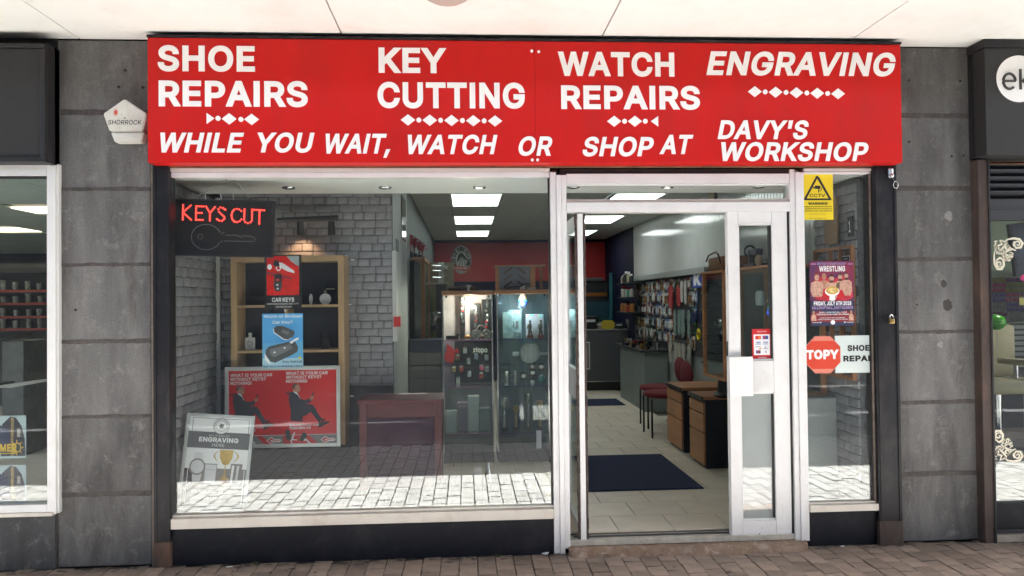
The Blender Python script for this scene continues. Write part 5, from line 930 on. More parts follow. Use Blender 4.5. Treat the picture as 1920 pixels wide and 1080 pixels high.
for k in range(18):
    A_ = R(200-k*13); uu, vv = .52+.108*math.cos(A_), .095-.074*math.sin(A_); F.rect('printed_badge', ink_grey, uu-.007, vv-.007, uu+.007, vv+.007, 8)
F.text('ALL TYPES OF', .33, .195, .67, .215, pale, 4, bold=4); F.text('ENGRAVING', .18, .225, .82, .278, paper, 4, bold=34, shear=0); F.text('HERE', .4, .293, .6, .328, pale, 4, bold=5)
# printed watch, lighter, cup and tankard
F.poly('printed_watch', pale, [(.14, .4), (.27, .4), (.28, .48), (.28, .66), (.26, .72), (.14, .72), (.13, .66), (.13, .48)], 4); F.ell('printed_watch', MATS['grey_print'], .2, .56, .13, .095, 5); F.ell('printed_watch', pale, .2, .56, .105, .075, 6)
F.rect('printed_lighter', MATS['grey_print'], .32, .52, .52, .75, 4); F.rect('printed_lighter', pale, .33, .53, .51, .745, 5); F.rect('printed_lighter', MATS['grey_print'], .33, .585, .51, .589, 6)
F.poly('printed_cup', goldp, [(.54, .36), (.76, .36), (.75, .45), (.7, .52), (.655, .53), (.66, .6), (.67, .66), (.74, .69), (.56, .69), (.63, .66), (.64, .6), (.645, .53), (.6, .52), (.55, .45)], 6)
for s in (-1, 1): F.multi('printed_handle', goldp, [[(.65+s*(.12+.06*math.sin(R(q))), .37+.12*q/180), (.65+s*(.12+.06*math.sin(R(q+20))), .37+.12*(q+20)/180), (.65+s*(.135+.07*math.sin(R(q+20))), .37+.12*(q+20)/180), (.65+s*(.135+.07*math.sin(R(q))), .37+.12*q/180)] for q in range(0, 180, 20)], 5)
F.rect('printed_base', mat('brown_print', (.16, .07, .03), .5), .58, .69, .73, .74, 6)
F.poly('printed_tankard', MATS['grey_print'], [(.74, .51), (.93, .51), (.9, .75), (.73, .75)], 7); F.poly('printed_tankard', paper, [(.76, .53), (.8, .53), (.78, .74), (.75, .74)], 8); F.poly('printed_tankard', pale, [(.84, .53), (.88, .53), (.86, .74), (.83, .74)], 8)
F.text('ASK FOR MORE', .26, .815, .78, .845, paper, 5, bold=6); F.text('DETAILS', .36, .88, .64, .912, paper, 5, bold=6)
# ---------------- sheets on the right pane and on the door
t, F = poster('cctv_sign', 'yellow CCTV warning sheet at the top of narrow right window', 1505, 327, 1562, 412, -.002, yellowp, thick=.0015)
F.multi('printed_triangle', ink, [[(.48, .03), (.5, .03), (.95, .55), (.93, .57)], [(.07, .57), (.03, .55), (.46, .03), (.48, .03), (.49, .09), (.13, .53)], [(.05, .57), (.05, .53), (.93, .53), (.93, .57)], [(.48, .03), (.55, .06), (.93, .53), (.85, .53), (.48, .09)]], 1)
F.poly('printed_camera', ink, [(.34, .27), (.4, .285), (.4, .25), (.58, .25), (.58, .32), (.4, .32), (.4, .305), (.34, .315)], 2); F.poly('printed_camera', ink, [(.52, .32), (.56, .32), (.53, .4), (.5, .4)], 2); F.multi('printed_camera', ink, [[(.58, .28), (.63, .29), (.63, .31), (.58, .29)], [(.61, .3), (.63, .3), (.62, .36), (.55, .375), (.55, .365), (.6, .35)]], 2)
F.text('CCTV', .22, .43, .74, .5, ink, 3, bold=24); F.text('WARNING', .17, .615, .81, .67, ink, 3, bold=38)
for j, s in enumerate(('Images are being recorded and', 'monitored for the purpose of', 'crime prevention and detection')): F.text(s, (.04, .07, .03)[j], .7+.047*j, .95, .722+.047*j, ink, 3, bold=30)
F.text('This scheme is controlled by', .2, .865, .76, .88, ink, 3, bold=16); F.multi('printed_line', goldp, [[(.22, .9), (.74, .9), (.74, .903), (.22, .903)], [(.22, .945), (.74, .945), (.74, .948), (.22, .948)]], 2); F.text('www.cctvwarningsigns.com', .2, .96, .77, .975, ink, 3, bold=24)
t, F = poster('wrestling_poster', 'dark red and blue BRITISH CHAMPIONSHIP WRESTLING poster on the narrow right window', 1518.5, 489, 1601, 611, -.002, mat('wrestling_bg', (.03, .035, .11), .4, 0, 9, col2=(.3, .02, .04)), thick=.0015)
F.poly('printed_glow', mat('wrestling_red', (.45, .03, .05), .45, .5, 16), [(.1, .3), (.3, .22), (.5, .3), (.75, .22), (.95, .32), (.98, .56), (.85, .62), (.5, .66), (.15, .58), (.02, .5)], 1)
sk2 = mat('skin_pale_print', (.5, .3, .22), .6, .35, 60); beard = mat('beard_print', (.06, .03, .025), .7)
for u, v, sc_, br in ((.16, .25, 1, 0), (.83, .235, .9, 1), (.325, .24, .95, 0), (.69, .25, .95, 1), (.49, .275, 1.1, 1)):
    l = {.16: 3, .83: 2.2, .325: 2.6, .69: 2.4, .49: 5}[u]
    F.poly('printed_wrestler', sk2 if u != .325 else skin, [(u-.045*sc_, v+.06), (u-.13*sc_, v+.09), (u-.15*sc_, v+.2), (u-.1*sc_, v+.3), (u+.1*sc_, v+.3), (u+.15*sc_, v+.2), (u+.13*sc_, v+.09), (u+.045*sc_, v+.06)], l, )
    F.ell('printed_head', sk2 if u != .325 else skin, u, v, .052*sc_, .055*sc_, l+1, 14)
    if br: F.poly('printed_beard', beard, [(u-.045*sc_, v+.01), (u-.02, v+.03), (u+.02, v+.03), (u+.045*sc_, v+.01), (u+.03, v+.062), (u-.03, v+.062)], l+1.5)
    F.poly('printed_hair', beard if u != .16 else mat('ginger_print', (.25, .06, .02), .7), [(u-.052*sc_, v-.01), (u-.04*sc_, v-.05), (u, v-.062*sc_), (u+.04*sc_, v-.05), (u+.052*sc_, v-.01), (u+.03*sc_, v-.032), (u-.03*sc_, v-.032)] if u != .325 else [(u-.01, v-.05), (u+.01, v-.05), (u, v-.045)], l+1.6)
    for s in (-1, 1): F.rect('printed_eye', beard, u+s*.02*sc_-.008, v-.012, u+s*.02*sc_+.008, v-.004, l+1.7)
F.poly('printed_jacket', mat('jacket_print', (.14, .09, .05), .6, .4, 40), [(.6, .34), (.68, .33), (.66, .5), (.58, .5)], 6); F.poly('printed_jacket', redp, [(.3, .44), (.42, .4), (.46, .6), (.28, .56)], 6); F.poly('printed_jacket', redp, [(.6, .5), (.72, .44), (.8, .56), (.62, .6)], 6)
F.ell('printed_belt', paper, .5, .47, .165, .075, 7, 20); F.ell('printed_belt', goldp, .5, .455, .145, .06, 8, 20); F.ell('printed_belt', mat('gold_light_print', (.62, .48, .2), .4, .4, 90), .5, .455, .09, .04, 9, 14); F.poly('printed_belt', paper, [(.44, .53), (.56, .53), (.57, .6), (.5, .62), (.43, .6)], 8)
F.rect('printed_band', navyp, 0, .62, 1, 1, 9); F.poly('printed_glow', redd, [(0, .82), (.2, .76), (.5, .84), (.8, .76), (1, .82), (1, .94), (0, .94)], 10)
F.text('BRITISH CHAMPIONSHIP', .17, .025, .82, .066, mat('lilac_print', (.35, .25, .45), .5), 10, bold=22); F.text('WRESTLING', .21, .08, .8, .165, paper, 10, bold=30)
F.text('FRIDAY, JULY 6TH 2018', .075, .622, .925, .685, paper, 12, bold=34); F.text('BALLERUP HALL, EAST KILBRIDE', .035, .697, .965, .742, MATS['lilac_print'], 12, bold=24)
F.text('DOORS: 6:30PM FIRST BELL: 7:00PM', .19, .782, .82, .802, pale, 12, bold=26); F.text('TICKETS £12.50 OR A FAMILY OF 4 FOR £40', .13, .812, .87, .834, paper, 12, bold=26)
F.text('TO BUY TICKETS VISIT OUR WEBSITE', .2, .868, .78, .884, pale, 12, bold=20); F.text('LIMITED TICKETS WILL BE AVAILABLE AT THE DOOR', .16, .893, .84, .909, pale, 12, bold=20)
for u in (.08, .92): F.rect('printed_flag', MATS['lilac_print'], u-.06, .035, u+.06, .06, 10); F.rect('printed_flag', redp, u-.06, .044, u+.06, .051, 11)
for u in (.07, .92): F.poly('printed_wrestler', sk2, [(u-.06, .92), (u-.05, .84), (u-.02, .82), (u+.02, .82), (u+.05, .84), (u+.06, .92)], 12); F.ell('printed_head', skin, u, .795, .03, .032, 12, 12)
for u in (.22, .77): F.rect('printed_icon', MATS['pale_blue_print'], u-.02, .935, u+.02, .955, 12)
F.text('wrestlinguk', .03, .937, .19, .953, pale, 12, bold=20); F.text('wrestlinguk', .81, .937, .97, .953, pale, 12, bold=20); F.ell('printed_icon', paper, .5, .945, .05, .035, 12)
X0, X1, Z0, Z1 = rc(1566, 629, 1640, 699, -.0015); X1 = post_r0-.002
t = T('shoe_repairs_sign', 'white TOPY SHOE REPAIRS panel with a red octagon on the right window', 'sign', ((X0+X1)/2, 0, Z0))
box('sheet', mat('pale_green_white', (.6, .68, .66), .35), X0, X1, -.002, .002, Z0, Z1, t)
o0, o1, oz0, oz1 = rc(1509, 630, 1576, 700, -.005); ow, oh = o1-o0, oz1-oz0; c_ = .29
octo = lambda k: [(o0+ow*(c_ if 0 else 0)+ow/2+(u-.5)*ow*k, oz0+oh/2+(v-.5)*oh*k) for u, v in ((c_, 0), (1-c_, 0), (1, c_), (1, 1-c_), (1-c_, 1), (c_, 1), (0, 1-c_), (0, c_))]
MB().prism(octo(1), -.0055, -.0021).build('octagon_border', mat('pale_red', (.6, .25, .22), .4), t); MB().prism(octo(.97), -.0062, -.0056).build('octagon', mat('topy_red', (.6, .06, .03), .35), t)
F = Fr(o0, o1, oz0, oz1, -.0063, t); hl = mat('octagon_highlight', (.66, .22, .16), .35); F.poly('octagon_band', hl, [(.3, .02), (.7, .02), (.82, .13), (.18, .13)], 1); F.poly('octagon_band', hl, [(.18, .88), (.82, .88), (.7, .98), (.3, .98)], 1)
F.text('TOPY', .04, .37, .95, .62, paper, 2, bold=50)
k_ = at(1583, 653, -.004); zc = lambda y: at(1610, y, -.004).z
out = 'SHOE', 'REPAIR'
xx = [at(p, 660, -.004).x for p in (1589, 1630.5, 1581, 1631)]
xlim = xx[3]
text('SHOE', xx[0], xx[1], zc(658), zc(647), -.0035, ink, t, name='printed_text', bold=42); text('REPAI', xx[2], xlim, zc(677.5), zc(666.5), -.0035, ink, t, name='printed_text', bold=42)
Q = rc(1413, 617, 1451, 677, -.022); X0, X1, Z0, Z1 = Q
X0 = max(X0, dx[1]+.03); t = T('card_sticker', 'red sticker of accepted payment cards on the closed door pane', 'sticker', ((X0+X1)/2, .006, Z0))
box('sheet', redp, X0, X1, .0045, .0068, Z0, Z1, t); F = Fr(X0, X1, Z0, Z1, .0045, t); F.rect('printed_panel', paper, .08, .17, .88, .82, 1)
cb = mat('card_blue', (.03, .08, .3), .5); co_ = mat('card_orange', (.7, .2, .03), .5)
for u, v, q in ((.3, .27, 0), (.66, .27, 1), (.3, .43, 2), (.66, .43, 2), (.3, .58, 3), (.66, .58, 4), (.3, .72, 5), (.66, .72, 6)):
    if q in (0, 1): F.rect('printed_card', redp if q == 0 else cb, u-.14, v-.055, u+.14, v+.055, 2); F.ell('printed_card', co_ if q == 0 else MATS['card_blue'], u+.05, v, .06, .04, 3); F.ell('printed_card', redp, u-.05, v, .06, .04, 3)
    elif q == 2: F.text('VISA', u-.13, v-.035, u+.13, v+.025, cb, 3, bold=30, shear=12); F.rect('printed_card', cb, u-.14, v+.04, u+.14, v+.055, 2)
    elif q == 3: F.poly('printed_card', co_, [(u-.02, v+.05), (u+.15, v), (u+.15, v+.05)], 2); F.rect('printed_card', ink_grey, u-.14, v-.03, u+.1, v-.012, 2)
    elif q == 4: F.text('D', u-.04, v-.045, u+.05, v+.02, cb, 3, bold=10); F.rect('printed_card', ink_grey, u-.12, v+.035, u+.12, v+.05, 2)
    elif q == 5: F.rect('printed_card', cb, u-.11, v-.05, u-.04, v+.05, 2); F.rect('printed_card', redp, u-.035, v-.05, u+.035, v+.05, 2); F.rect('printed_card', navyp, u+.04, v-.05, u+.11, v+.05, 2)
    else: F.poly('printed_card', ink_grey, [(u-.04, v), (u+.05, v-.05), (u+.03, v), (u+.05, v+.05)], 2)
F.text('Welcome', .25, .06, .72, .1, paper, 2, bold=10); F.text('worldpay', .3, .875, .7, .91, paper, 2, bold=20)
# ================================================================== SHOP FURNITURE AND GOODS
def glass_cabinet(name, label, x0, x1, y0, y1, z0, z1, shelves, edge, group=None):
    t = T(name, label, 'display cabinet', ((x0+x1)/2, y0, z0), group)
    box('top_board', beech, x0-.006, x1+.006, y0-.01, y1+.01, z1-.04, z1, t, .003)
    box('glass_side', glass_thin, x0, x0+.006, y0+.007, y1-.001, z0+.1, z1-.041, t); box('glass_side', glass_thin, x1-.006, x1, y0+.007, y1-.001, z0+.1, z1-.041, t)
    box('glass_front', glass_thin, x0, x1, y0, y0+.006, z0+.1, z1-.041, t)
    box('back_panel', mat(name+label[:6]+'_back', edge[1], .4, .2, 4), x0, x1, y1, y1+.008, z0+.1, z1-.041, t)
    box('plinth', darkgrey, x0, x1, y0, y1, z0, z0+.099, t, .002)
    for z in shelves:
        box('shelf', glass_thin, x0+.008, x1-.008, y0+.017, y1-.002, z-.004, z+.005, t); box('shelf_edge', mat(name+label[:6]+'_shelf', edge[0], .3), x0+.008, x1-.008, y0+.012, y0+.0165, z-.006, z+.006, t)
    for x in (x0+.001, x1-.013): box('corner_trim', steel, x, x+.012, y0-.004, y0-.0005, z0+.1, z1-.041, t, .001)
    for x in (x0+.03, x1-.05): box('hinge', steel, x, x+.022, y0-.006, y0-.001, z1-.066, z1-.042, t)
    return t
YC = 2.35
def zc_(py, Y=YC): return at(880, py, Y).z
c1 = rc(830, 545, 925, 825, YC); c2 = rc(932, 543, 1030, 825, YC)
zs1 = [zc_(638), zc_(726), zc_(815)]
glass_cabinet('glass_cabinet', 'left glass cabinet with a warm bulb and black lighter board', c1[0], c1[1], YC, YC+.42, ZF, c1[3], zs1, ((.5, .2, .42), (.5, .46, .48)))
glass_cabinet('glass_cabinet', 'right glass cabinet holding a round dish and a blue disco bulb', c2[0], c2[1], YC, YC+.42, ZF, c2[3], zs1, ((.05, .04, .18), (.09, .15, .19)))
def P2(px, py, Y): return at(px, py, Y)
# left cabinet: bulb, watch strips, headphone-like clocks, brown balls
p = P2(880, 560, 2.5); bl_ = bpy.data.lights.new('bulb_light', 'POINT'); bl_.energy = 3.6/2**EXPO*4; bl_.color = (1, .88, .75); bl_.shadow_soft_size = .03; bo = bpy.data.objects.new('bulb_light', bl_); COL.objects.link(bo); bo.location = (p.x, p.y-.02, p.z-.06)
t = T('light_bulb', 'lit warm bulb hanging in the top of the left glass cabinet', 'bulb', (p.x, p.y, c1[3]-.045))
MB().ball((p.x, p.y, p.z-.01), .032, 12, 8).build('bulb_glass', emit('warm_bulb', (1, .78, .55), 9), t, smooth=True); MB().cyl((p.x, p.y, p.z+.024), (p.x, p.y, c1[3]-.042), .018).build('bulb_holder', steel, t, smooth=True)
for i, (a, b, c, d) in enumerate(((862, 557, 872, 611), (881, 569, 900, 614), (903, 561, 921, 617))):
    X0, X1, Z0, Z1 = rc(a, b, c, d, 2.66); t = T('watch_stand', f'black strip of watches in the lit left cabinet, {("narrowest","middle one","rightmost")[i]}', 'watch display', ((X0+X1)/2, 2.66, Z0))
    box('stand_board', black_plastic, X0, X1, 2.66, 2.69, zs1[0]+.006, Z1, t, .002)
    for k in range(4):
        z = Z0+(Z1-Z0)*(k+.7)/4.4; xq = (X0+X1)/2+rnd(-.01, .01); MB().cyl((xq, 2.65, z), (xq, 2.659, z), .017, n=12).build('watch', steel, t, smooth=True); MB().box(xq-.009, xq+.009, 2.652, 2.6595, z-.038, z+.038).build('strap', [black_plastic, steel, redp, paper][(k+i) % 4], t)
for i, px in enumerate((893, 912)):
    p = P2(px, 627, 2.52); zb = zs1[0]+.006; t = T('skeleton_clock', f'round silver desk clock on the lit shelf, {("left","right")[i]} of the pair', 'clock', (p.x, p.y, zb), 'silver desk clocks')
    MB().tube([(p.x+.04*math.cos(a), p.y, zb+.045+.04*math.sin(a)) for a in [k*math.pi/12 for k in range(24)]], .006, 8, True).build('clock_rim', steel, t, smooth=True)
    MB().cyl((p.x, p.y-.004, zb+.045), (p.x, p.y+.004, zb+.045), .03, n=20).build('clock_face', ink_grey, t, smooth=True); MB().cyl((p.x, p.y-.006, zb+.045), (p.x, p.y-.0045, zb+.045), .012, n=12).build('clock_hub', steel, t)
p = P2(902, 612, 2.56); tag(MB().tube([(p.x-.05+.1*i/12, 2.56, p.z-.0+.045*math.sin(math.pi*i/12)-.03) for i in range(13)], .005, 8).build('wire_arch', steel, smooth=True), 'thin silver arch behind the two desk clocks', 'ornament')
for px, w_, mt, lb in ((877, .045, mat('amber', (.36, .18, .06), .2), 'brown polished oval stone on the lit cabinet shelf'), (905, .034, mat('dark_brown_ball', (.09, .045, .025), .3), 'dark brown rounded box between the desk clocks')):
    p = P2(px, 631, 2.44); tag(MB().ball((p.x, 2.44, zs1[0]+.006+.022), (w_*.8, .03, .022), 14, 8).build('polished_stone', mt, smooth=True), lb, 'ornament')
p = P2(850, 630, 2.48); tag(MB().box(p.x-.07, p.x+.05, 2.45, 2.5, zs1[0]+.006, zs1[0]+.04, .004).box(p.x+.02, p.x+.06, 2.46, 2.49, zs1[0]+.04, zs1[0]+.055, .003).build('black_case', black_plastic), 'long black case at left of the lit cabinet shelf', 'case')
# lighter board
X0, X1, Z0, Z1 = rc(834, 643, 922, 729, 2.7); t = T('lighter_board', 'black lighter display board lettered zippo with a red flame', 'display board', ((X0+X1)/2, 2.7, Z0))
box('board', mat('lighter_board_black', (.014, .013, .016), .4), X0+.1, X1, 2.7, 2.715, zs1[1]+.006, zs1[1]+.43, t)
box('board_ground', mat('mauve_board', (.34, .26, .35), .5), X0, X1, 2.716, 2.73, zs1[1]+.006, zs1[0]-.006, t)
q = lambda px, py: (P2(px, py, 2.699).x, P2(px, py, 2.699).z)
MB().prism([q(*k) for k in ((838, 644), (848, 652), (851, 658), (857, 652), (861, 660), (853, 672), (848, 682), (836, 678), (833, 668), (838, 656))], 2.695, 2.7).build('flame_mark', redp, t)
MB().prism([q(*k) for k in ((883, 646), (921, 646), (921, 672), (883, 672))], 2.694, 2.6995).build('name_panel', black_plastic, t)
textpx('zippo', 887, 651, 914, 661, 2.693, paper, t, name='printed_text', bold=34); textpx('zippo', 898, 720.5, 914, 724, 2.697, pale, t, name='printed_text', bold=20)
LC = {'brown print': (.2, .12, .08), 'silver': None, 'grey': (.35, .35, .37), 'blue eye': (.2, .25, .35), 'gold': (.5, .38, .18), 'red and white': (.6, .1, .08), 'pink': (.65, .12, .25), 'white': (.7, .7, .68)}
for px, py, cl, lb in ((872, 656, 'grey', 'grey pocket lighter topmost beside zippo lettering'), (858, 669, 'brown print', 'pocket lighter with brown print beside the red flame'), (893, 667, 'blue eye', 'blue pocket lighter with round mark under the zippo lettering'), (912, 669, 'grey', 'pale grey pocket lighter under end of the zippo lettering'),
                      (879, 676, 'silver', 'plain silver pocket lighter in the middle of the board'), (851, 691, 'gold', 'gold pocket lighter under the red flame'), (865, 690, 'red and white', 'red and white pocket lighter beside the gold one'), (903, 688, 'pink', 'pink pocket lighter on the black board'),
                      (880, 700, 'silver', 'silver pocket lighter below the middle one'), (859, 712, 'white', 'white pocket lighter with brown badge, lowest on the board'), (902, 703, 'red and white', 'small red pocket lighter below the pink one'), (913, 691, 'grey', 'grey pocket lighter at right edge of the board')):
    p = P2(px, py, 2.68); t = T('pocket_lighter', lb, 'lighter', (p.x, 2.69, p.z-.04), 'pocket lighters on the black board')
    m_ = mat('lighter_'+cl.replace(' ', '_'), LC[cl], .35, .2, 90) if LC[cl] else steel
    box('lighter_case', m_, p.x-.019, p.x+.019, 2.672, 2.688, p.z-.035, p.z+.012, t, .003); box('lighter_lid', steel, p.x-.019, p.x+.019, 2.672, 2.688, p.z+.0125, p.z+.028, t, .003); box('holder', black_plastic, p.x-.026, p.x+.026, 2.6885, 2.694, p.z-.042, p.z+.036, t)
# on top of the left cabinet
p = P2(865, 541, 2.5); b = MB()
for k in range(7): b.ball((p.x+rnd(-.09, .09), 2.5+rnd(-.05, .05), c1[3]+.022), (rnd(.04, .07), .05, rnd(.018, .035)), 10, 6)
tag(b.build('crumpled_cloth', mat('brown_cloth', (.09, .06, .045), .9, .4, 30), smooth=True), 'crumpled brown cloth on top of the left glass cabinet', 'cloth')
p = P2(879, 545, 2.48); tag(MB().lathe((p.x, 2.48, c1[3]), [(.02, 0), (.024, .02), (.023, .05), (.016, .056)], 14).build('white_cup', white_plastic, smooth=True), 'small white cup on top of the left glass cabinet', 'cup')
# knife display case on the right cabinet
X0, X1, Z0, Z1 = rc(929, 497, 1000, 543, 2.42); Z0 = c2[3]
t = T('knife_case', 'small wooden case of pocket knives on top of the right glass cabinet', 'display case', ((X0+X1)/2, 2.45, Z0))
xe = at(1017, 520, 2.7).x
box('case_top', oak, X0-.004, xe, 2.42, 2.72, Z1-.012, Z1, t, .002); box('case_post', beech, X0, X0+.035, 2.42, 2.45, Z0, Z1-.013, t, .002); box('case_post', beech, X1-.03, X1+.02, 2.42, 2.45, Z0, Z1-.013, t, .002); box('case_post', beech, xe-.025, xe, 2.68, 2.72, Z0, Z1-.013, t, .002); box('case_side_glass', glass_thin, X1+.021, X1+.025, 2.45, 2.68, Z0+.01, Z1-.013, t)
box('knife_board', mat('knife_board', (.17, .19, .25), .6), X0+.036, X1-.031, 2.44, 2.45, Z0, Z1-.013, t)
for r_ in range(3):
    for s in (-1, 1):
        cx = X0+.036+(X1-X0-.067)*(.28 if s < 0 else .72); cz = Z0+(Z1-Z0)*(.22+.28*r_); dx_, dz_ = .042, .028
        k = box('knife', [black_plastic, mat('knife_grey', (.1, .1, .1), .4), mat('knife_wood', (.12, .08, .06), .5)][r_], -.05, .05, -.006, .006, -.009, .009); k.parent = t; k.location = (cx-t.location.x, 2.43-t.location.y, cz-t.location.z); k.rotation_euler = (0, R(-38) if s < 0 else R(38), 0)
p = P2(975, 541, 2.38); tag(MB().tube([(p.x-.14, 2.38, c2[3]+.012), (p.x-.06, 2.38, c2[3]+.03), (p.x+.0, 2.38, c2[3]+.028), (p.x+.05, 2.38, c2[3]+.055), (p.x+.1, 2.38, c2[3]+.05)], .007, 8).build('black_cable', black_plastic, smooth=True), 'black cable in front of the knife case', 'cable')
p = P2(979, 541, 2.385); tag(MB().box(p.x-.02, p.x+.03, 2.39, 2.41, c2[3], c2[3]+.04, .004).box(p.x+.05, p.x+.13, 2.385, 2.412, c2[3], c2[3]+.022, .004).build('white_plug', white_plastic), 'white plug and adaptor in front of the knife case', 'plug')
# right cabinet contents
p = P2(980, 563, 2.5); bl_ = bpy.data.lights.new('disco_light', 'POINT'); bl_.energy = 1.5/2**EXPO*4; bl_.color = (.8, .92, 1); bl_.shadow_soft_size = .04; bo = bpy.data.objects.new('disco_light', bl_); COL.objects.link(bo); bo.location = (p.x-.02, p.y-.08, p.z-.05)
t = T('disco_bulb', 'white disco bulb with glowing blue dome inside the right glass cabinet', 'bulb', (p.x, 2.5, p.z))
MB().lathe((p.x, 2.5, p.z-.005), [(.044, 0), (.042, .02), (.034, .045), (.02, .07), (.014, .095)], 18).build('bulb_body', white_plastic, t, smooth=True); MB().ball((p.x, 2.5, p.z-.02), (.042, .042, .04), 16, 8).build('bulb_dome', emit('blue_glow', (.06, .12, 1), 1.6), t, smooth=True); MB().cyl((p.x, 2.5, p.z-.009), (p.x, 2.5, p.z+.003), .046, n=18).build('bulb_ring', emit('cyan_glow', (.1, .7, .7), .8), t, smooth=True)
zb = zs1[0]+.006
for a, b, c, lb in ((943, 962, 585, 'slanted clear glass block on the upper right cabinet shelf'), (953, 978, 581, 'glass photo block in front of the blue cabinet back')):
    X0, X1, Z0, Z1 = rc(a, c, b, 636, 2.55 if a > 950 else 2.5); t = T('glass_block', lb, 'glass block', ((X0+X1)/2, 2.55, zb)); box('block', mat('pale_crystal', (.3, .42, .42), .15, .3, 20), X0, X1, 2.55 if a > 950 else 2.5, 2.575 if a > 950 else 2.52, zb, Z1, t, .004)
    if a > 950:
        for k in (-.02, .02): MB().ball(((X0+X1)/2+k, 2.547, (zb+Z1)/2+.02), (.012, .003, .012), 8, 6).build('etched_head', ink_grey, t); MB().prism([((X0+X1)/2+k-.016, (zb+Z1)/2-.04), ((X0+X1)/2+k+.016, (zb+Z1)/2-.04), ((X0+X1)/2+k+.01, (zb+Z1)/2+.01), ((X0+X1)/2+k-.01, (zb+Z1)/2+.01)], 2.545, 2.549).build('etched_body', ink_grey, t)
X0, X1, Z0, Z1 = rc(986, 589, 1020, 636, 2.55); t = T('light_up_frame', 'white rounded frame with coloured lights and two figurines', 'frame', ((X0+X1)/2, 2.55, zb))
box('frame_panel', mat('frame_white', (.55, .55, .6), .3), X0, X1, 2.56, 2.58, zb, Z1, t, .012)
for k in range(6): MB().ball((X0+.02+.028*k, 2.556, Z1-.012+.006*math.sin(k)), .007, 8, 5).build('coloured_light', emit(('pink_led', 'green_led', 'cyan_led')[k % 3], ((1, .1, .5), (.1, 1, .3), (.1, .8, 1))[k % 3], 1.6), t)
for px in (994, 1014):
    p = P2(px, 630, 2.5); t = T('figurine', f'small bronze figurine on a wooden foot in right cabinet, {"left" if px < 1000 else "right"} one', 'figurine', (p.x, 2.5, zb), 'bronze figurines')
    box('foot', mat('red_wood', (.16, .04, .02), .4), p.x-.03, p.x+.03, 2.47, 2.53, zb, zb+.03, t, .003); br_ = mat('bronze', (.08, .07, .05), .4, metal=.6)
    MB().tube([(p.x-.012, 2.5, zb+.03), (p.x-.006, 2.5, zb+.07), (p.x, 2.5, zb+.1), (p.x, 2.5, zb+.135), (p.x+.002, 2.5, zb+.15)], [.009, .01, .018, .016, .008], 8).tube([(p.x+.014, 2.5, zb+.03), (p.x+.008, 2.5, zb+.075)], .009, 8).tube([(p.x-.018, 2.5, zb+.13), (p.x-.028, 2.49, zb+.1), (p.x-.01, 2.48, zb+.09)], .006, 6).ball((p.x+.002, 2.5, zb+.163), .014, 10, 7).build('figure', br_, t, smooth=True)
for px, k in ((966, .055), (975, .03)):
    p = P2(px, 632, 2.46); tag(MB().box(p.x-.02, p.x+.02, 2.45, 2.48, zb, zb+.05+k*.4, .006).build('crystal_cube', mat('pale_crystal', (.3, .42, .42), .15)), 'square crystal block low on the upper right cabinet shelf' if px < 970 else 'shorter crystal block beside the white rounded frame', 'glass block')
p = P2(993, 662, 2.6); zb = zs1[1]+.006
t = T('silver_dish', 'round two handled silver dish stood up in the right glass cabinet', 'dish', (p.x, 2.6, p.z-.1))
MB().tube([(p.x+.094*math.cos(a), 2.6, p.z+.094*math.sin(a)) for a in [k*math.pi/18 for k in range(36)]], .01, 8, True).build('dish_rim', steel, t, smooth=True)
b = MB(); q = b.b; b.cyl((p.x, 2.61, p.z), (p.x, 2.66, p.z), .09, .04, n=28, cap=True); b.build('dish_bowl', steel, t, smooth=True)
for s in (-1, 1): MB().box(p.x+s*.1-.0, p.x+s*.165, 2.596, 2.606, p.z-.022, p.z+.012, .003).build('dish_handle', steel, t)
for px, hw_, hh_, lb in ((950, .03, .13, 'wide silver tankard on the middle shelf of right cabinet'), (966, .017, .13, 'slim silver beaker beside the wide tankard')):
    p = P2(px, 724, 2.5); t = T('tankard', lb, 'tankard', (p.x, 2.5, zb)); MB().lathe((p.x, 2.5, zb), [(hw_*1.05, 0), (hw_, .012), (hw_*.96, hh_*.9), (hw_, hh_), (hw_*.9, hh_)], 18).build('cup', steel, t, smooth=True); MB().tube([(p.x-hw_, 2.5, zb+.1), (p.x-hw_-.025, 2.5, zb+.085), (p.x-hw_-.022, 2.5, zb+.04), (p.x-hw_, 2.5, zb+.025)], .005, 8).build('handle', steel, t, smooth=True)
for i, (px, py) in enumerate(((982, 705), (998, 686), (999, 699), (998, 716), (1015, 687))):
    p = P2(px, py, 2.62); t = T('pocket_watch', ('silver trinket above a black box', 'oval silver brooch below the dish', 'silver pocket watch in the centre of a column of three', 'silver medal lowest of the column of three', 'silver thistle brooch by the cabinet edge')[i], 'trinket', (p.x, 2.62, p.z))
    MB().cyl((p.x, 2.612, p.z), (p.x, 2.62, p.z), .02, n=16).build('disc', steel, t, smooth=True); MB().tube([(p.x+.02*math.cos(a), 2.612, p.z+.02*math.sin(a)) for a in [k*math.pi/8 for k in range(16)]], .004, 6, True).build('rim', steel, t, smooth=True)
    box('backing_card', black_plastic, p.x-.028, p.x+.028, 2.6205, 2.626, p.z-.035, p.z+.035, t)
p = P2(1016, 710, 2.5); tag(MB().ball((p.x, 2.5, zb+.045), (.034, .03, .044), 12, 8).build('turquoise_egg', mat('turquoise', (.03, .25, .3), .2, .5, 30), smooth=True), 'turquoise glass egg at right end of the middle shelf', 'ornament')
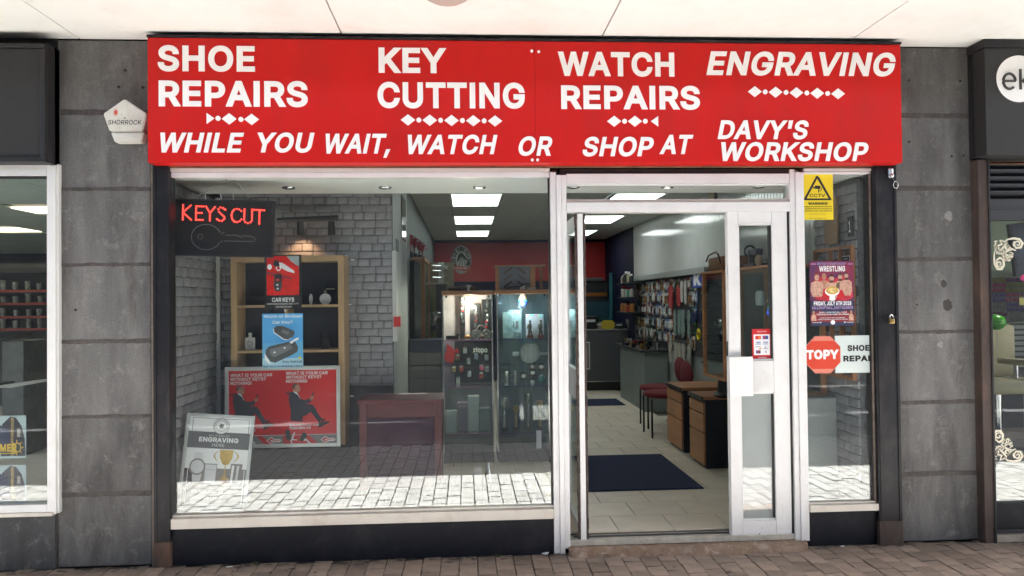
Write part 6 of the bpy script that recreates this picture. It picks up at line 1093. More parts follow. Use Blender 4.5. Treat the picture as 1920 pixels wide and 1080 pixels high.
# pale gift boxes in the lowest compartment of the left cabinet, more goods in the right one
for i, (px, w_, h_, m_) in enumerate(((846, .1, .2, paper), (868, .09, .28, mat('mauve_box', (.35, .28, .36), .5)), (888, .1, .34, paper), (909, .1, .22, mat('grey_box', (.4, .42, .43), .5)))):
    p = P2(px, 800, 2.5); o = T('gift_box', ('short white', 'mauve', 'tall white', 'pale grey')[i]+' gift box low in the left glass cabinet', 'box', (p.x, 2.5, zs1[2]+.006)); box('box_body', m_, p.x-w_/2, p.x+w_/2, 2.5, 2.6, zs1[2]+.006, zs1[2]+.006+h_*.8, o, .003); box('box_lid', m_, p.x-w_/2-.004, p.x+w_/2+.004, 2.496, 2.604, zs1[2]+.0065+h_*.8, zs1[2]+.006+h_, o, .003)
for i, (px, h_) in enumerate(((946, .3), (968, .22), (990, .34), (1012, .26))):
    p = P2(px, 800, 2.5); o = T('trophy_plinth', ('first', 'second', 'third', 'fourth')[i]+' trophy with column low in the right glass cabinet, from the left', 'trophy', (p.x, 2.5, zs1[2]+.006)); z = zs1[2]+.006
    box('base', darkgrey, p.x-.03, p.x+.03, 2.47, 2.53, z, z+.03, o, .003); MB().lathe((p.x, 2.5, z+.031), [(.012, 0), (.012, h_*.5), (.006, h_*.55), (.03, h_*.75), (.034, h_*.97), (.028, h_*.97)], 14).build('cup', [steel, brass][i % 2], o, smooth=True)
# low goods at the foot of the cabinets
for px, py, w_, h_, mt, lb, cat in ((895, 890, .055, .16, 'pale', 'white square carton low in the right of the big window', 'box'), (980, 885, .13, .1, 'cream', 'cream carton with a round emblem low in the big window', 'box')):
    p = atZ(px, py+16, ZB); t = T('carton', lb, cat, (p.x, .55, ZB)); box('carton_body', mat('carton_'+mt, (.5, .49, .45), .6), p.x-w_/2, p.x+w_/2, .5, .5+w_, ZB, ZB+h_, t, .003)
    if mt == 'cream': MB().cyl((p.x, .498, ZB+.05), (p.x, .4995, ZB+.05), .025, n=18).build('emblem', darkgrey, t)
p = atZ(914, 897, ZB); t = T('spray_bottle', 'slim silver and white bottle low in the big window', 'bottle', (p.x, .6, ZB))
MB().lathe((p.x, .6, ZB), [(.024, 0), (.025, .01), (.025, .1), (.012, .13), (.012, .15)], 14).build('bottle_body', steel, t, smooth=True); MB().cyl((p.x, .6, ZB+.151), (p.x, .6, ZB+.18), .011).build('bottle_cap', white_plastic, t, smooth=True)
p = at(1010, 822, 1.9); t = T('hanging_tag', 'white price tag hanging at the foot of the right cabinet', 'tag', (p.x, 1.9, p.z-.1)); box('tag_card', paper, p.x-.02, p.x+.025, 1.9, 1.904, p.z-.09, p.z+.07, t)
# red framed table behind the window display
YT = .6
X0, X1, Z0, Z1 = rc(674, 760, 828, 880, YT); zt = at(750, 757, YT).z
t = T('red_table', 'red painted table behind the window display, partly hidden by reflections', 'table', ((X0+X1)/2, YT, ZB))
redw = mat('red_painted_wood', (.1, .012, .016), .5, .2, 12)
box('tabletop', redw, X0-.01, X1+.01, YT-.01, YT+.38, zt, zt+.03, t, .004)
for x in (X0, X1-.05):
    for y in (YT, YT+.31): box('leg', redw, x, x+.05, y, y+.05, ZB, zt-.001, t, .003)
box('apron', redw, X0+.051, X1-.051, YT+.012, YT+.03, zt-.1, zt-.001, t); box('cloth_skirt', mat('plum_cloth', (.055, .022, .04), .9, .2, 10), X0+.051, X1-.051, YT+.04, YT+.05, ZB+.004, zt-.101, t)
# low grey counter between brick panel and cabinets
YK = 2.75; X0, X1, Z0, Z1 = rc(737, 638, 832, 735, YK)
t = T('low_counter', 'low grey counter with navy top edge left of the glass cabinets', 'counter', ((X0+X1)/2, YK, ZF)); X1 -= .02; X0 = -.575
box('carcass', darkgrey, X0, X1, YK+.02, YK+.45, ZF, Z1-.12, t)
gfm = mat('grey_front', (.1, .1, .1), .6, .05, 3); nv = mat('navy_top', (.018, .024, .045), .4)
box('top_band', nv, X0, X1, YK-.005, YK+.45, Z1-.119, Z1, t, .003)
xmid = (X0+X1)/2; zz = [Z1-.12, Z1-.25, Z1-.38, ZF+.02]
for a, b in ((X0, xmid-.002), (xmid+.002, X1)):
    for z1_, z0_ in zip(zz, zz[1:]): box('front_panel', gfm, a, b, YK+.002, YK+.019, z0_+.002, z1_-.002, t, .001)
# glass front tall cabinet along the left wall, with red trophies on it
YQ = 3.3
X0, X1, Z0, Z1 = rc(762, 482, 800, 640, YQ); X0 = XL+.03; X1 = at(797, 560, YQ).x
t = T('tall_cabinet', 'tall beech cabinet of trophies along the left wall', 'display cabinet', ((X0+X1)/2, YQ, ZF))
box('top_board', beech, X0, X1, YQ, YQ+1.1, Z1-.03, Z1, t, .002); box('back_panel', darkgrey, X0, X0+.02, YQ+.002, YQ+1.098, ZF+.1, Z1-.031, t); box('plinth', darkgrey, X0, X1, YQ, YQ+1.1, ZF, ZF+.099, t)
box('post', beech, X1-.045, X1, YQ, YQ+.04, ZF+.1, Z1-.031, t, .002); box('post', beech, X1-.03, X1, YQ+1.06, YQ+1.1, ZF+.1, Z1-.031, t, .002); box('glass_front', glass_thin, X0+.021, X1-.046, YQ+.01, YQ+.014, ZF+.1, Z1-.031, t); box('glass_side', glass_thin, X1-.012, X1-.007, YQ+.041, YQ+1.059, ZF+.1, Z1-.031, t)
for z in (1.0, 1.32): box('shelf', glass_thin, X0+.021, X1-.014, YQ+.02, YQ+1.05, z, z+.006, t)
def trophy(x, y, z, h, m, lb, grp):
    t = T('trophy', lb, 'trophy', (x, y, z), grp)
    box('base', darkgrey, x-.03, x+.03, y-.03, y+.03, z, z+.2*h, t, .003); MB().lathe((x, y, z+.2*h+.001), [(.008, 0), (.007, .22*h), (.02, .3*h), (.034, .5*h), (.036, .62*h), (.03, .62*h)], 12).build('cup', m, t, smooth=True)
    for s in (-1, 1): MB().tube([(x+s*.034, y, z+.78*h), (x+s*.06, y, z+.74*h), (x+s*.055, y, z+.6*h), (x+s*.03, y, z+.55*h)], .005, 6).build('handle', m, t, smooth=True)
redm = mat('red_metal', (.3, .02, .03), .3, metal=.5)
for i, (px, y, h) in enumerate(((769, 3.4, .3), (777, 3.55, .27), (786, 3.75, .24), (792, 4.0, .22))):
    trophy(at(px, 480, y).x+.0, y, Z1, h, redm, 'red trophy cup on top of the tall beech cabinet', 'red trophies on the tall cabinet')
for i in range(6): trophy(X0+.12+.09*(i % 2), YQ+.12+.15*i, (1.006, 1.326)[i % 2], .24, steel, 'dim silver trophy behind the glass of the tall beech cabinet', 'silver trophies in the tall cabinet')
p = at(759, 408, 1.9); tag(MB().box(XL+.021, XL+.03, 2.0, 2.45, at(759, 450, 2.2).z, at(759, 370, 2.2).z, .003).build('wall_mirror', mat('mirror_glass', (.5, .52, .52), .08, metal=1)), 'tall narrow mirror on the pale wall end beside the brick panel', 'mirror')
tag(MB().box(XL+.021, XL+.026, 1.45, 1.7, at(748, 472, 1.6).z, at(748, 450, 1.6).z).build('small_picture', mat('green_print', (.06, .09, .07), .5)), 'small dark picture on the pale wall end', 'picture')
X0, X1, Z0, Z1 = rc(740, 593, 753, 612, 1.12); tag(box('red_notice', redp, X0, X1, 1.03, 1.034, Z0, Z1), 'small red notice at the edge of the brick panel', 'notice')
# key stand and khaki display boards behind
YB2 = 4.6
X0, X1, Z0, Z1 = rc(806, 492, 851, 640, YB2); t = T('display_board', 'khaki display board standing behind the left glass cabinet', 'board', ((X0+X1)/2, YB2, ZF)); box('board_panel', mat('khaki_board', (.13, .11, .07), .7, .15, 5), X0, X1, YB2, YB2+.04, ZF, Z1, t, .003); box('lower_panel', mat('olive_board', (.14, .14, .06), .7), X0+.02, X1-.02, YB2-.02, YB2-.001, ZF, at(820, 545, YB2).z, t)
X0, X1, Z0, Z1 = rc(820, 492, 834, 530, 4.2); t = T('key_rack', 'white plastic rack with metal pegs above the left glass cabinet', 'rack', ((X0+X1)/2, 4.2, Z0)); mg = mat('mint_plastic', (.5, .56, .52), .4)
box('rack_column', mg, X0+.012, X1-.012, 4.2, 4.26, Z0, Z1, t, .006); box('rack_head', mg, X0-.03, X1+.03, 4.19, 4.27, Z1-.075, Z1-.045, t, .008)
g = MB()
for z in (Z0+.06, Z0+.14, Z0+.2):
    for s in (-1, 1): g.cyl(((X0+X1)/2, 4.19, z), ((X0+X1)/2+s*.1, 4.17, z+.005), .006, n=6)
g.build('pegs', steel, t); box('rack_tray', mat('rack_tray', (.35, .33, .26), .5), X0-.12, X1+.04, 4.18, 4.4, Z0-.02, Z0-.001, t, .002); box('rack_stand', darkgrey, X0-.02, X1+.02, 4.2, 4.24, ZF, Z0-.021, t)
# back wall emblem
def emblem():
    p = at(865, 487, 9.98); k = 14.98/1440
    t = T('wall_emblem', 'oval KEYS CUT emblem with hand and ribbon on the red back wall', 'emblem', (p.x, 9.98, p.z))
    for r1, m, y in ((1, pale, 0), (.94, ink_grey, 1), (.9, mat('emblem_cream', (.5, .52, .45), .5), 2), (.62, ink_grey, 3), (.58, MATS['emblem_cream'], 4)):
        MB().prism([(p.x+18.5*k*r1*math.cos(a), p.z+26*k*r1*math.sin(a)) for a in [i*math.pi/20 for i in range(40)]], 9.98-.006*(y+1), 9.98-.006*y-.0005).build('emblem_ring', m, t)
    y = 9.944
    for i, ch in enumerate('KEYS CUT WHILE YOU WAIT'):
        if ch == ' ': continue
        a = R(215-i*11.3); cx, cz = p.x+.78*18.5*k*math.cos(a), p.z+.78*26*k*math.sin(a); o = text(ch, -.028, .028, -.036, .036, 0, ink, t, name='printed_letter', bold=30)[0]; o.location = Vector((cx, y, cz))-t.location; o.rotation_euler = (0, -(a-math.pi/2), 0)
    MB().prism([(p.x+x*k, p.z+z*k) for x, z in ((-9, -6), (-6, 8), (0, 14), (5, 9), (10, 2), (11, -4), (7, 0), (3, 4), (-2, 4), (-5, -2))], y, y+.003).build('emblem_hand', ink, t)
    for x0, x1 in ((-3, -4), (0, 1), (3, 7)): MB().prism([(p.x+x0*k, p.z+3*k), (p.x+(x0+1.5)*k, p.z+3*k), (p.x+(x1+1.5)*k, p.z-11*k), (p.x+x1*k, p.z-11*k)], y, y+.003).build('emblem_key', ink, t)
    MB().prism([(p.x+x*k, p.z+z*k) for x, z in ((-14, -11), (14, -13), (14, -16), (20, -17), (17, -21), (19, -27), (12, -22), (-10, -20), (-14, -22))], y-.006, y-.001).build('emblem_ribbon', mat('ribbon_red', (.4, .05, .03), .5), t)
    text('KEYS CUT HERE', p.x-11*k, p.x+11*k, p.z-18*k, p.z-14*k, y-.007, pale, t, name='printed_text', bold=20)
emblem()
# counter at the back
YO = 7.9; X0, X1, Z0, Z1 = rc(1020, 618, 1188, 730, YO)
t = T('service_counter', 'dark grey service counter at the back of the shop', 'counter', ((X0+X1)/2, YO, ZF)); X0 = .8
box('counter_front', mat('counter_grey', (.075, .08, .09), .5, .05, 3), X0, X1, YO, YO+.05, .25, Z1-.02, t); box('counter_top', mat('counter_top', (.2, .2, .2), .4), X0, X1+.01, YO-.02, YO+.5, Z1-.019, Z1, t, .003); box('counter_plinth', dark_trim, X0, X1, YO+.01, YO+.5, ZF, .249, t); box('kick_trim', steel, X0, X1, YO-.006, YO-.001, .25, .268, t)
ZCN = Z1
def ground_at(px, py): return atZ(px, py, ZF)
p = at(1100, 666, YO-.02); X0, X1, Z0, Z1 = rc(1078, 641, 1106, 693, YO-.02); t = T('notice_frame', 'white framed notice on the front of the grey service counter', 'notice', ((X0+X1)/2, YO-.02, Z0)); box('notice_frame_board', pale, X0, X1, YO-.02, YO-.008, Z0, Z1, t); box('notice_sheet', ink_grey, X0+.015, X1-.015, YO-.022, YO-.0205, Z0+.02, Z1-.02, t)
p = at(1140, 607, YO+.1); t = T('octagon_sign', 'yellow eight sided sign standing on the service counter', 'sign', (p.x, YO+.1, ZCN)); k = 12.9/1440
MB().prism([(p.x+a*k, ZCN+(9+b_)*k) for a, b_ in ((-13, -4), (-9, -9), (9, -9), (13, -4), (13, 3), (8, 8), (-8, 8), (-13, 3))], YO+.1, YO+.12).build('sign_plate', mat('dull_yellow', (.5, .4, .03), .5), t); text('OPEN', p.x-.09, p.x+.09, ZCN+.05, ZCN+.1, YO+.099, goldp, t, name='printed_text', bold=20)
p = at(1178, 606, YO+.0); tag(MB().prism([(p.x+a*k, p.z+b_*k) for a, b_ in ((-6, 8), (6, 8), (7, 0), (4, -8), (-1, -10), (-4, -4))], YO-.05, YO-.03).build('foil_insole', mat('foil', (.5, .5, .48), .35, .4, 40, metal=.7)), 'crinkled silver insole hanging at the end of the service counter', 'insole')
# finishing machine against the red wall
YM = 9.2; X0, X1, Z0, Z1 = rc(1040, 528, 1142, 612, YM); t = T('finishing_machine', 'black shoe finishing machine with copper band under the red wall', 'machine', ((X0+X1)/2, YM, ZF))
box('machine_body', mat('machine_black', (.015, .015, .018), .35), X0, X1, YM, YM+.5, ZF, Z1, t, .02); box('copper_band', mat('copper_band', (.3, .11, .03), .35, metal=.6), X0+.05, X1-.03, YM-.012, YM-.001, at(1090, 556, YM).z, at(1090, 549, YM).z, t, .003); box('machine_hood', darkgrey, X0+.2, X1-.1, YM-.05, YM+.3, Z1+.001, Z1+.07, t, .02); box('teal_panel', mat('teal_panel', (.01, .05, .07), .4), X0, X1+.1, YM-.02, YM-.002, at(1090, 602, YM).z, at(1090, 566, YM).z, t); box('name_badge', pale, X1-.55, X1-.42, YM-.006, YM-.001, Z1-.05, Z1-.025, t)
p = at(1147, 540, 8.8); tag(MB().cyl((p.x, 8.8, at(1147, 600, 8.8).z), (p.x, 8.8, at(1147, 512, 8.8).z), .05, n=14).build('teal_cylinder', mat('teal_panel2', (.012, .07, .09), .3), smooth=True), 'tall dark teal canister by the navy wall', 'canister')
for i, (px, w_, h_, d_, m_, nm, lb) in enumerate(((1106, .3, .22, .25, black_plastic, 'cash_register', 'black cash register on the service counter'), (1122, .12, .12, .12, mat('tin_grey', (.3, .3, .28), .4), 'storage_tin', 'grey tin on the service counter beside the yellow sign'), (1160, .16, .1, .14, darkgrey, 'tool_box', 'dark tool box on the service counter before the navy wall'))):
    p = at(px, 610, YO+.25); o = T(nm, lb, nm.replace('_', ' '), (p.x, YO+.25, ZCN)); box('body', m_, p.x-w_/2, p.x+w_/2, YO+.2, YO+.2+d_, ZCN, ZCN+h_, o, .012); box('label_strip' if i else 'display', pale, p.x-w_*.3, p.x+w_*.3, YO+.196, YO+.1995, ZCN+h_*.55, ZCN+h_*.75, o)
# floor mats
q0, q1 = ground_at(1320, 917), ground_at(1240, 853)
tag(box('entrance_mat', mat('navy_mat', (.007, .013, .05), .95, .25, 60, .5, 300), .78, q0.x, q0.y, q1.y, ZF+.001, ZF+.012, bev=.004), 'navy blue mat on the tiles just inside the open door', 'mat')
q0, q1 = ground_at(1173, 760), ground_at(1165, 748)
tag(box('counter_mat', MATS['navy_mat'], 1.0, q0.x, q0.y, q1.y, ZF+.001, ZF+.01, bev=.003), 'small navy mat on the floor before the service counter', 'mat')
# desk pedestals
def pedestal(label, px0, py0, pxf, top):
    a = ground_at(px0, py0); X = a.x; Y = a.y; f = atX(pxf, py0, X); Yf = f.y; Zt = at(px0, top, Y).z
    t = T('drawer_pedestal', label, 'drawers', (X+.3, Y, ZF), 'wood front drawer pedestals')
    box('carcass', mat('navy_carcass', (.014, .015, .022), .5, .1, 5), X+.02, X+.55, Y, Yf, ZF+.02, Zt-.03, t, .003); box('top_board', beech, X-.001, X+.556, Y-.004, Yf+.004, Zt-.029, Zt, t, .003); box('black_edge', black_plastic, X-.014, X-.0015, Y-.004, Yf+.004, Zt-.034, Zt+.001, t, .004)
    H = Zt-.04-ZF-.03; z = ZF+.03
    for h in (.5, .29, .17): box('drawer_front', beech, X, X+.019, Y+.003, Yf-.003, z+.005, z+H*h-.003, t, .002); z += H*h+.003
    box('base_foot', dark_trim, X+.03, X+.5, Y+.02, Yf-.02, ZF, ZF+.019, t)
    return X, Y, Yf, Zt
pd1 = pedestal('near wood front drawer pedestal with black side, beside the closed door leaf', 1320, 880, 1294, 744)
pd2 = pedestal('farther wood front drawer pedestal next to the red chairs', 1279, 850, 1252, 727)
# glass display case on the near pedestal and one nearer the window
def side_case(label, x, x2, y0, y1, z0, z1, base):
    t = T('display_case', label, 'display case', ((x+x2)/2, y0, z0))
    for y in (y0, y1-.035): 
        for xx_ in (x, x2-.035): box('case_post', beech, xx_, xx_+.035, y, y+.035, z0, z1-.021, t, .002)
    box('case_top', beech, x-.01, x2+.01, y0-.01, y1+.01, z1-.02, z1, t, .002); box('case_bottom', beech, x, x2, y0+.036, y1-.036, z0, z0+.02, t)
    box('case_glass', glass_thin, x+.012, x+.017, y0+.036, y1-.036, z0+.021, z1-.021, t); box('case_glass', glass_thin, x+.036, x2-.036, y0+.012, y0+.017, z0+.021, z1-.021, t); box('case_back', darkgrey, x2-.012, x2, y0+.036, y1-.036, z0+.021, z1-.021, t)
    for f in (.35, .68): box('case_shelf', glass_thin, x+.02, x2-.02, y0+.02, y1-.02, z0+(z1-z0)*f, z0+(z1-z0)*f+.005, t)
    for z in (z0+.12, z0+.78*(z1-z0)): MB().cyl((x-.016, y1-.018, z), (x+.002, y1-.018, z), .012).build('case_lock', steel, t, smooth=True)
    if base: MB().lathe(((x+x2)/2, (y0+y1)/2, base), [(.19, 0), (.2, .02), (.16, .04), (.15, z0-base-.001)], 26).build('turntable', black_plastic, t, smooth=True)
    return t
zA = atX(1338, 709, pd1[0]+.1).z; zB_ = atX(1338, 508, pd1[0]+.1).z; xA = pd1[0]+.1
yA0, yA1 = atX(1357, 600, xA).y, atX(1317, 600, xA).y
side_case('glass and beech display case on a black turntable above the near pedestal', xA, xA+.4, yA0, yA1, zA, zB_, pd1[3]+.001)
yB0, yB1 = atX(1447, 520, xA).y, atX(1381, 520, xA).y
side_case('beech glass display case with blue glowing bulbs behind the closed door leaf', xA, xA+.4, yB0, yB1, zA-.0, zB_, 0)
t = T('side_cupboard', 'pale grey cupboard below the beech case behind the closed door', 'cupboard', (xA+.2, yB0, ZF)); box('cupboard_body', mat('pale_grey_green', (.36, .4, .39), .3, .05, 3), xA-.05, xA+.42, yB0-.1, yB1+.02, ZF, zA-.002, t, .004); box('cupboard_door', MATS['pale_grey_green'], xA-.07, xA-.052, yB0-.09, yB1+.01, ZF+.06, zA-.05, t, .003)
trs = [(xA+.12, (yB0+yB1)/2-.15), (xA+.2, (yB0+yB1)/2+.1)]
zs = zA+(zB_-zA)*.68+.006
p = Vector((xA+.1, (yB0+yB1)/2+.12, zs)); tag(MB().lathe((p.x, p.y, p.z), [(.03, 0), (.035, .02), (.035, .09), (.028, .11), (.01, .115)], 16).tube([(p.x+.04, p.y-.05, p.z+.03), (p.x+.04, p.y-.11, p.z+.075), (p.x+.04, p.y-.18, p.z+.06), (p.x+.04, p.y-.2, p.z+.02)], .006, 8).build('white_lamp', white_plastic, smooth=True), 'white novelty lamp with a curved arm in the beech case', 'lamp')
for i, (dy, zz_) in enumerate(((-.12, .02), (-.2, -.1))):
    c = (xA+.1, (yB0+yB1)/2+dy, zs-.055+zz_*1.0-.02); t = T('glowing_bulb', ('upper', 'lower')[i]+' blue glowing bulb ornament in the beech case', 'bulb', c)
    MB().ball((c[0], c[1], c[2]), (.04, .04, .034) if i == 0 else (.025, .025, .035), 14, 8).build('bulb_dome', emit('blue_glow', (.06, .12, 1), 1.6), t, smooth=True); MB().ball((c[0], c[1], c[2]+.036), (.036, .036, .022) if i == 0 else (.02, .02, .015), 14, 8).build('bulb_top', emit('cyan_glow', (.1, .7, .7), .8) if i == 0 else emit('red_glow', (.8, .05, .1), .6), t, smooth=True)
for i in range(5): trophy(xA+.12+.06*(i % 2), yB0+.1+.1*i, zA+.021, .2, steel, 'small silver trophy on the floor of the beech case', 'silver trophies in the beech case')
for i in range(5): trophy(xA+.12+.06*(i % 2), yA0+.1+.08*i, zA+.021 if i % 2 else zA+(zB_-zA)*.35+.006, .22, steel, 'dim silver trophy in the case on the black turntable', 'silver trophies in the turntable case')
# ornaments on top of the cases
y_ = yB1-.08; t = T('sewing_machine', 'small black sewing machine ornament on top of the beech case', 'ornament', (xA+.12, y_, zB_))
MB().box(xA+.06, xA+.18, y_-.13, y_+.09, zB_, zB_+.03, .004).box(xA+.09, xA+.15, y_+.02, y_+.07, zB_+.03, zB_+.15, .01).box(xA+.09, xA+.15, y_-.12, y_+.02, zB_+.1, zB_+.15, .012).build('machine_body', black_plastic, t); MB().tube([(xA+.12+.045*math.cos(a), y_+.09, zB_+.14+.045*math.sin(a)) for a in [k*math.pi/8 for k in range(16)]], .008, 8, True).build('hand_wheel', black_plastic, t, smooth=True); MB().ball((xA+.1, y_-.15, zB_+.05), (.03, .03, .05), 10, 7).build('cream_figure', mat('cream_figure', (.4, .33, .24), .5), t, smooth=True)
tag(box('grey_block', mat('grey_block', (.18, .2, .2), .5), xA+.1, xA+.2, yB0+.06, yB0+.16, zB_, zB_+.2, bev=.004), 'upright grey block on the near end of the beech case', 'block')
X0, X1, Z0, Z1 = rc(1306, 478, 1350, 500, 2.6)
t = T('leather_bag', 'tan leather bag lying on top of the turntable case', 'bag', ((X0+X1)/2, 2.3, zB_)); yb = (yA0+yA1)/2
MB().box(xA+.03, xA+.3, yb-.2, yb+.22, zB_, zB_+.13, .03).build('bag_body', mat('tan_leather', (.2, .09, .035), .6, .2, 20), t, smooth=True); MB().tube([(xA+.02, yb-.19, zB_+.06), (xA+.0, yb-.18, zB_+.14), (xA+.02, yb-.05, zB_+.17), (xA+.02, yb+.15, zB_+.15), (xA+.02, yb+.22, zB_+.1)], .008, 8).build('bag_strap', mat('dark_leather', (.05, .025, .015), .6), t, smooth=True)
q0, q1 = atX(1326, 371, XR-.03), atX(1345, 371, XR-.03); yc_, zc2 = (q0.y+q1.y)/2, q0.z; rr = .1
t = T('wall_clock', 'round brass edged clock high on the ribbed white wall', 'clock', (XR-.03, yc_, zc2)); MB().cyl((XR-.035, yc_, zc2), (XR-.004, yc_, zc2), rr, n=28).build('clock_case', mat('dark_bronze', (.07, .06, .045), .4, metal=.5), t, smooth=True); MB().cyl((XR-.04, yc_, zc2), (XR-.036, yc_, zc2), rr*.8, n=28).build('clock_face', mat('cream_dial', (.5, .43, .28), .5), t, smooth=True)
# red chairs
chm = mat('red_fabric', (.13, .007, .013), .85, .15, 30, .3, 200)
def chair(x, y, label):
    t = T('red_chair', label, 'chair', (x, y, ZF), 'red fabric chairs along the right wall')
    z = ZF+.46
    MB().lathe((x, y, z-.03), [(.2, 0), (.245, .02), (.25, .04), (.235, .06), (.15, .072)], 22).build('seat', chm, t, smooth=True)
    b = MB().ball((x+.25, y, z+.22), (.035, .24, .15), 18, 10); b.build('backrest', chm, t, smooth=True)
    for sx in (-.2, .2):
        for sy in (-.2, .2): MB().cyl((x+sx, y+sy, ZF), (x+sx, y+sy, z-.031), .011, n=10).build('leg', black_plastic, t, smooth=True)
    for sy in (-.2, .2): MB().tube([(x+.2, y+sy, z-.04), (x+.26, y+sy, z+.0), (x+.255, y+sy, z+.2)], .011, 8).build('back_frame', black_plastic, t, smooth=True)
q = at(1222, 757, 3.55); chair(at(1247, 757, 3.62).x, 3.62, 'nearer red fabric chair half behind the drawer pedestal'); chair(at(1238, 740, 4.22).x, 4.22, 'farther red fabric chair with its seat front in the open')
# goods on the slatted right wall
XW = XR-.006
pk = []
for i, (cm_, w_, h_) in enumerate((((.55, .55, .52), .085, .15), ((.2, .2, .21), .09, .14), ((.6, .57, .48), .07, .17), ((.08, .09, .13), .1, .13), ((.45, .08, .06), .07, .14), ((.08, .15, .36), .08, .15), ((.4, .4, .38), .06, .18), ((.06, .2, .12), .07, .15))):
    a = MB().box(-.012, -.001, -w_/2, w_/2, -h_, 0, .003).build('backing_card', mat(f'packet_card_{i}', cm_, .35, .5, 25)); b = MB().box(-.03, -.0125, -w_*.36, w_*.36, -h_*.82, -h_*.22, .006).build('packet_blister', mat(f'packet_goods_{(i*3)%4}', ((.7, .7, .66), (.06, .06, .065), (.25, .14, .07), (.45, .48, .5))[(i*3) % 4], .25, .5, 40)); pk.append((a.data, b.data)); bpy.data.objects.remove(a); bpy.data.objects.remove(b)
PKN = ('white', 'dark grey', 'cream', 'navy', 'red', 'blue', 'pale grey', 'green')
def hang(y, z, k):
    t = T('hanging_packet', f'small packet with {PKN[k]} card hanging on the dark slatted wall', 'packet', (XW, y, z), f'packets with {PKN[k]} card on the slatted wall', local=True)
    for me in pk[k]: link(me.name.split('.')[0], me, t)
for row, z in enumerate((1.9, 1.73, 1.55, 1.37, 1.2)):
    y = 3.9+.05*row
    while y < 7.2:
        if not (4.3 < y < 5.0 and row > 0): hang(y, z+rnd(-.015, .015), random.randrange(8))
        y += .088+rnd(0, .025)
INS = [(0, 0), (.35, .02), (.5, .2), (.45, .45), (.5, .75), (.38, .96), (.1, 1), (-.2, .96), (-.42, .78), (-.36, .45), (-.42, .18), (-.3, .03)]
def bundle(label, cat, name, px0, px1, py0, py1, m, n, Y):
    y1, y0 = atX(px0, py1, XW).y, atX(px1, py1, XW).y; zt, zb = atX((px0+px1)/2, py0, XW).z, atX((px0+px1)/2, py1, XW).z
    t = T(name, label, cat, (XW-.05, (y0+y1)/2, zb), local=True, rot=(0, 0, R(-90))); W = abs(y1-y0); H = zt-zb
    for k in range(n):
        u = (k+.5)/n*W-W/2; d = W/n*.92; h = H*rnd(.88, 1); y = rnd(-.03, .03)
        MB().prism([(u+a_*d, H-h+(1-b_)*h) for a_, b_ in INS], y, y+.012).build('hanging_strip', m, t)
        MB().cyl((u, y+.006, H-.004), (u, .045, H+.004), .004, n=6).build('hook', steel, t)
bundle('pair of red insoles hanging on the slatted wall', 'insoles', 'red_insole', 1262, 1281, 535, 579, mat('insole_red', (.35, .03, .03), .6), 2, 5)
bundle('bunch of pale green laces in clear bags on the slatted wall', 'laces', 'lace_bag', 1268, 1300, 581, 635, mat('lace_green', (.2, .27, .25), .35, .3, 30), 5, 4.6)
bundle('row of cream and white insoles in bags near the red chairs', 'insoles', 'insole_bag', 1262, 1300, 643, 690, mat('insole_cream', (.36, .35, .3), .4, .2, 20), 5, 4.6)
bundle('white leather insole packet with black lettering on the slatted wall', 'insoles', 'leather_insole', 1284, 1294, 526, 572, mat('insole_white', (.5, .5, .48), .4), 2, 4.4)
bundle('dark blue packets hanging beside the laces', 'packets', 'blue_packet', 1299, 1320, 585, 605, mat('packet_blue', (.02, .03, .09), .4), 3, 4.2)
t = T('yellow_tape', 'small yellow tape reel hanging low beside the laces', 'tape', (XW-.03, 4.3, 1.3)); c = atX(1310, 627, XW-.03); MB().tube([(XW-.03, c.y+.045*math.cos(a), c.z+.055*math.sin(a)) for a in [k*math.pi/8 for k in range(16)]], .014, 8, True).build('tape_ring', yellowp, t, smooth=True)
c0, c1_ = atX(1298, 540, XW-.06), atX(1318, 503, XW-.06); t = T('letter_sign', 'blue sign with white letter K beside the beech display case', 'sign', (XW-.06, c0.y, c0.z), local=True, rot=(0, 0, R(-90))); wS, hS = c0.y-c1_.y if c0.y > c1_.y else c1_.y-c0.y, c1_.z-c0.z
wS = abs(atX(1298, 520, XW-.06).y-atX(1318, 520, XW-.06).y)
box('sign_board', mat('sign_blue', (.02, .06, .35), .4), 0, wS, 0, .01, 0, hS, t); text('K', wS*.14, wS*.9, hS*.12, hS*.8, -.001, paper, t, name='printed_text', bold=60); box('sign_strip', pale, wS*.1, wS*.9, -.0015, -.0005, hS*.85, hS*.93, t)
# workbench below the packets with clutter
tb = T('side_bench', 'pale side bench under the hanging packets at the right wall', 'bench', (2.5, 6.2, ZF)); zb1 = .95
box('bench_body', mat('bench_pale', (.2, .23, .22), .5, .05, 4), 2.42, XR-.003, 5.35, 7.0, ZF, zb1-.031, tb, .003); box('bench_top', darkgrey, 2.36, XR-.004, 5.3, 7.05, zb1-.03, zb1, tb, .003)
cl = [steel, brass, black_plastic, white_plastic, mat('clutter_brown', (.14, .08, .04), .6), redm]
CN = ('small steel', 'small brass', 'small black plastic', 'small white plastic', 'small brown', 'small red')
for i in range(34):
    x, y = rnd(2.38, 2.66), rnd(5.34, 7.0); h = rnd(.03, .09); ci_ = random.randrange(6); m_ = cl[ci_]; b = MB()
    if i % 3: b.cyl((x, y, zb1), (x, y, zb1+h), rnd(.014, .03), n=10)
    else: b.box(x-rnd(.02, .04), x+.03, y-.02, y+.03, zb1, zb1+h, .004)
    tag(b.build('small_part', m_, smooth=True), f'{CN[ci_]} part scattered among others on the side bench', 'small part', f'{CN[ci_]} parts on the side bench')
bt = [(.3, .12, .03), (.35, .33, .3), (.03, .03, .035), (.3, .03, .03), (.05, .2, .15), (.3, .28, .2)]
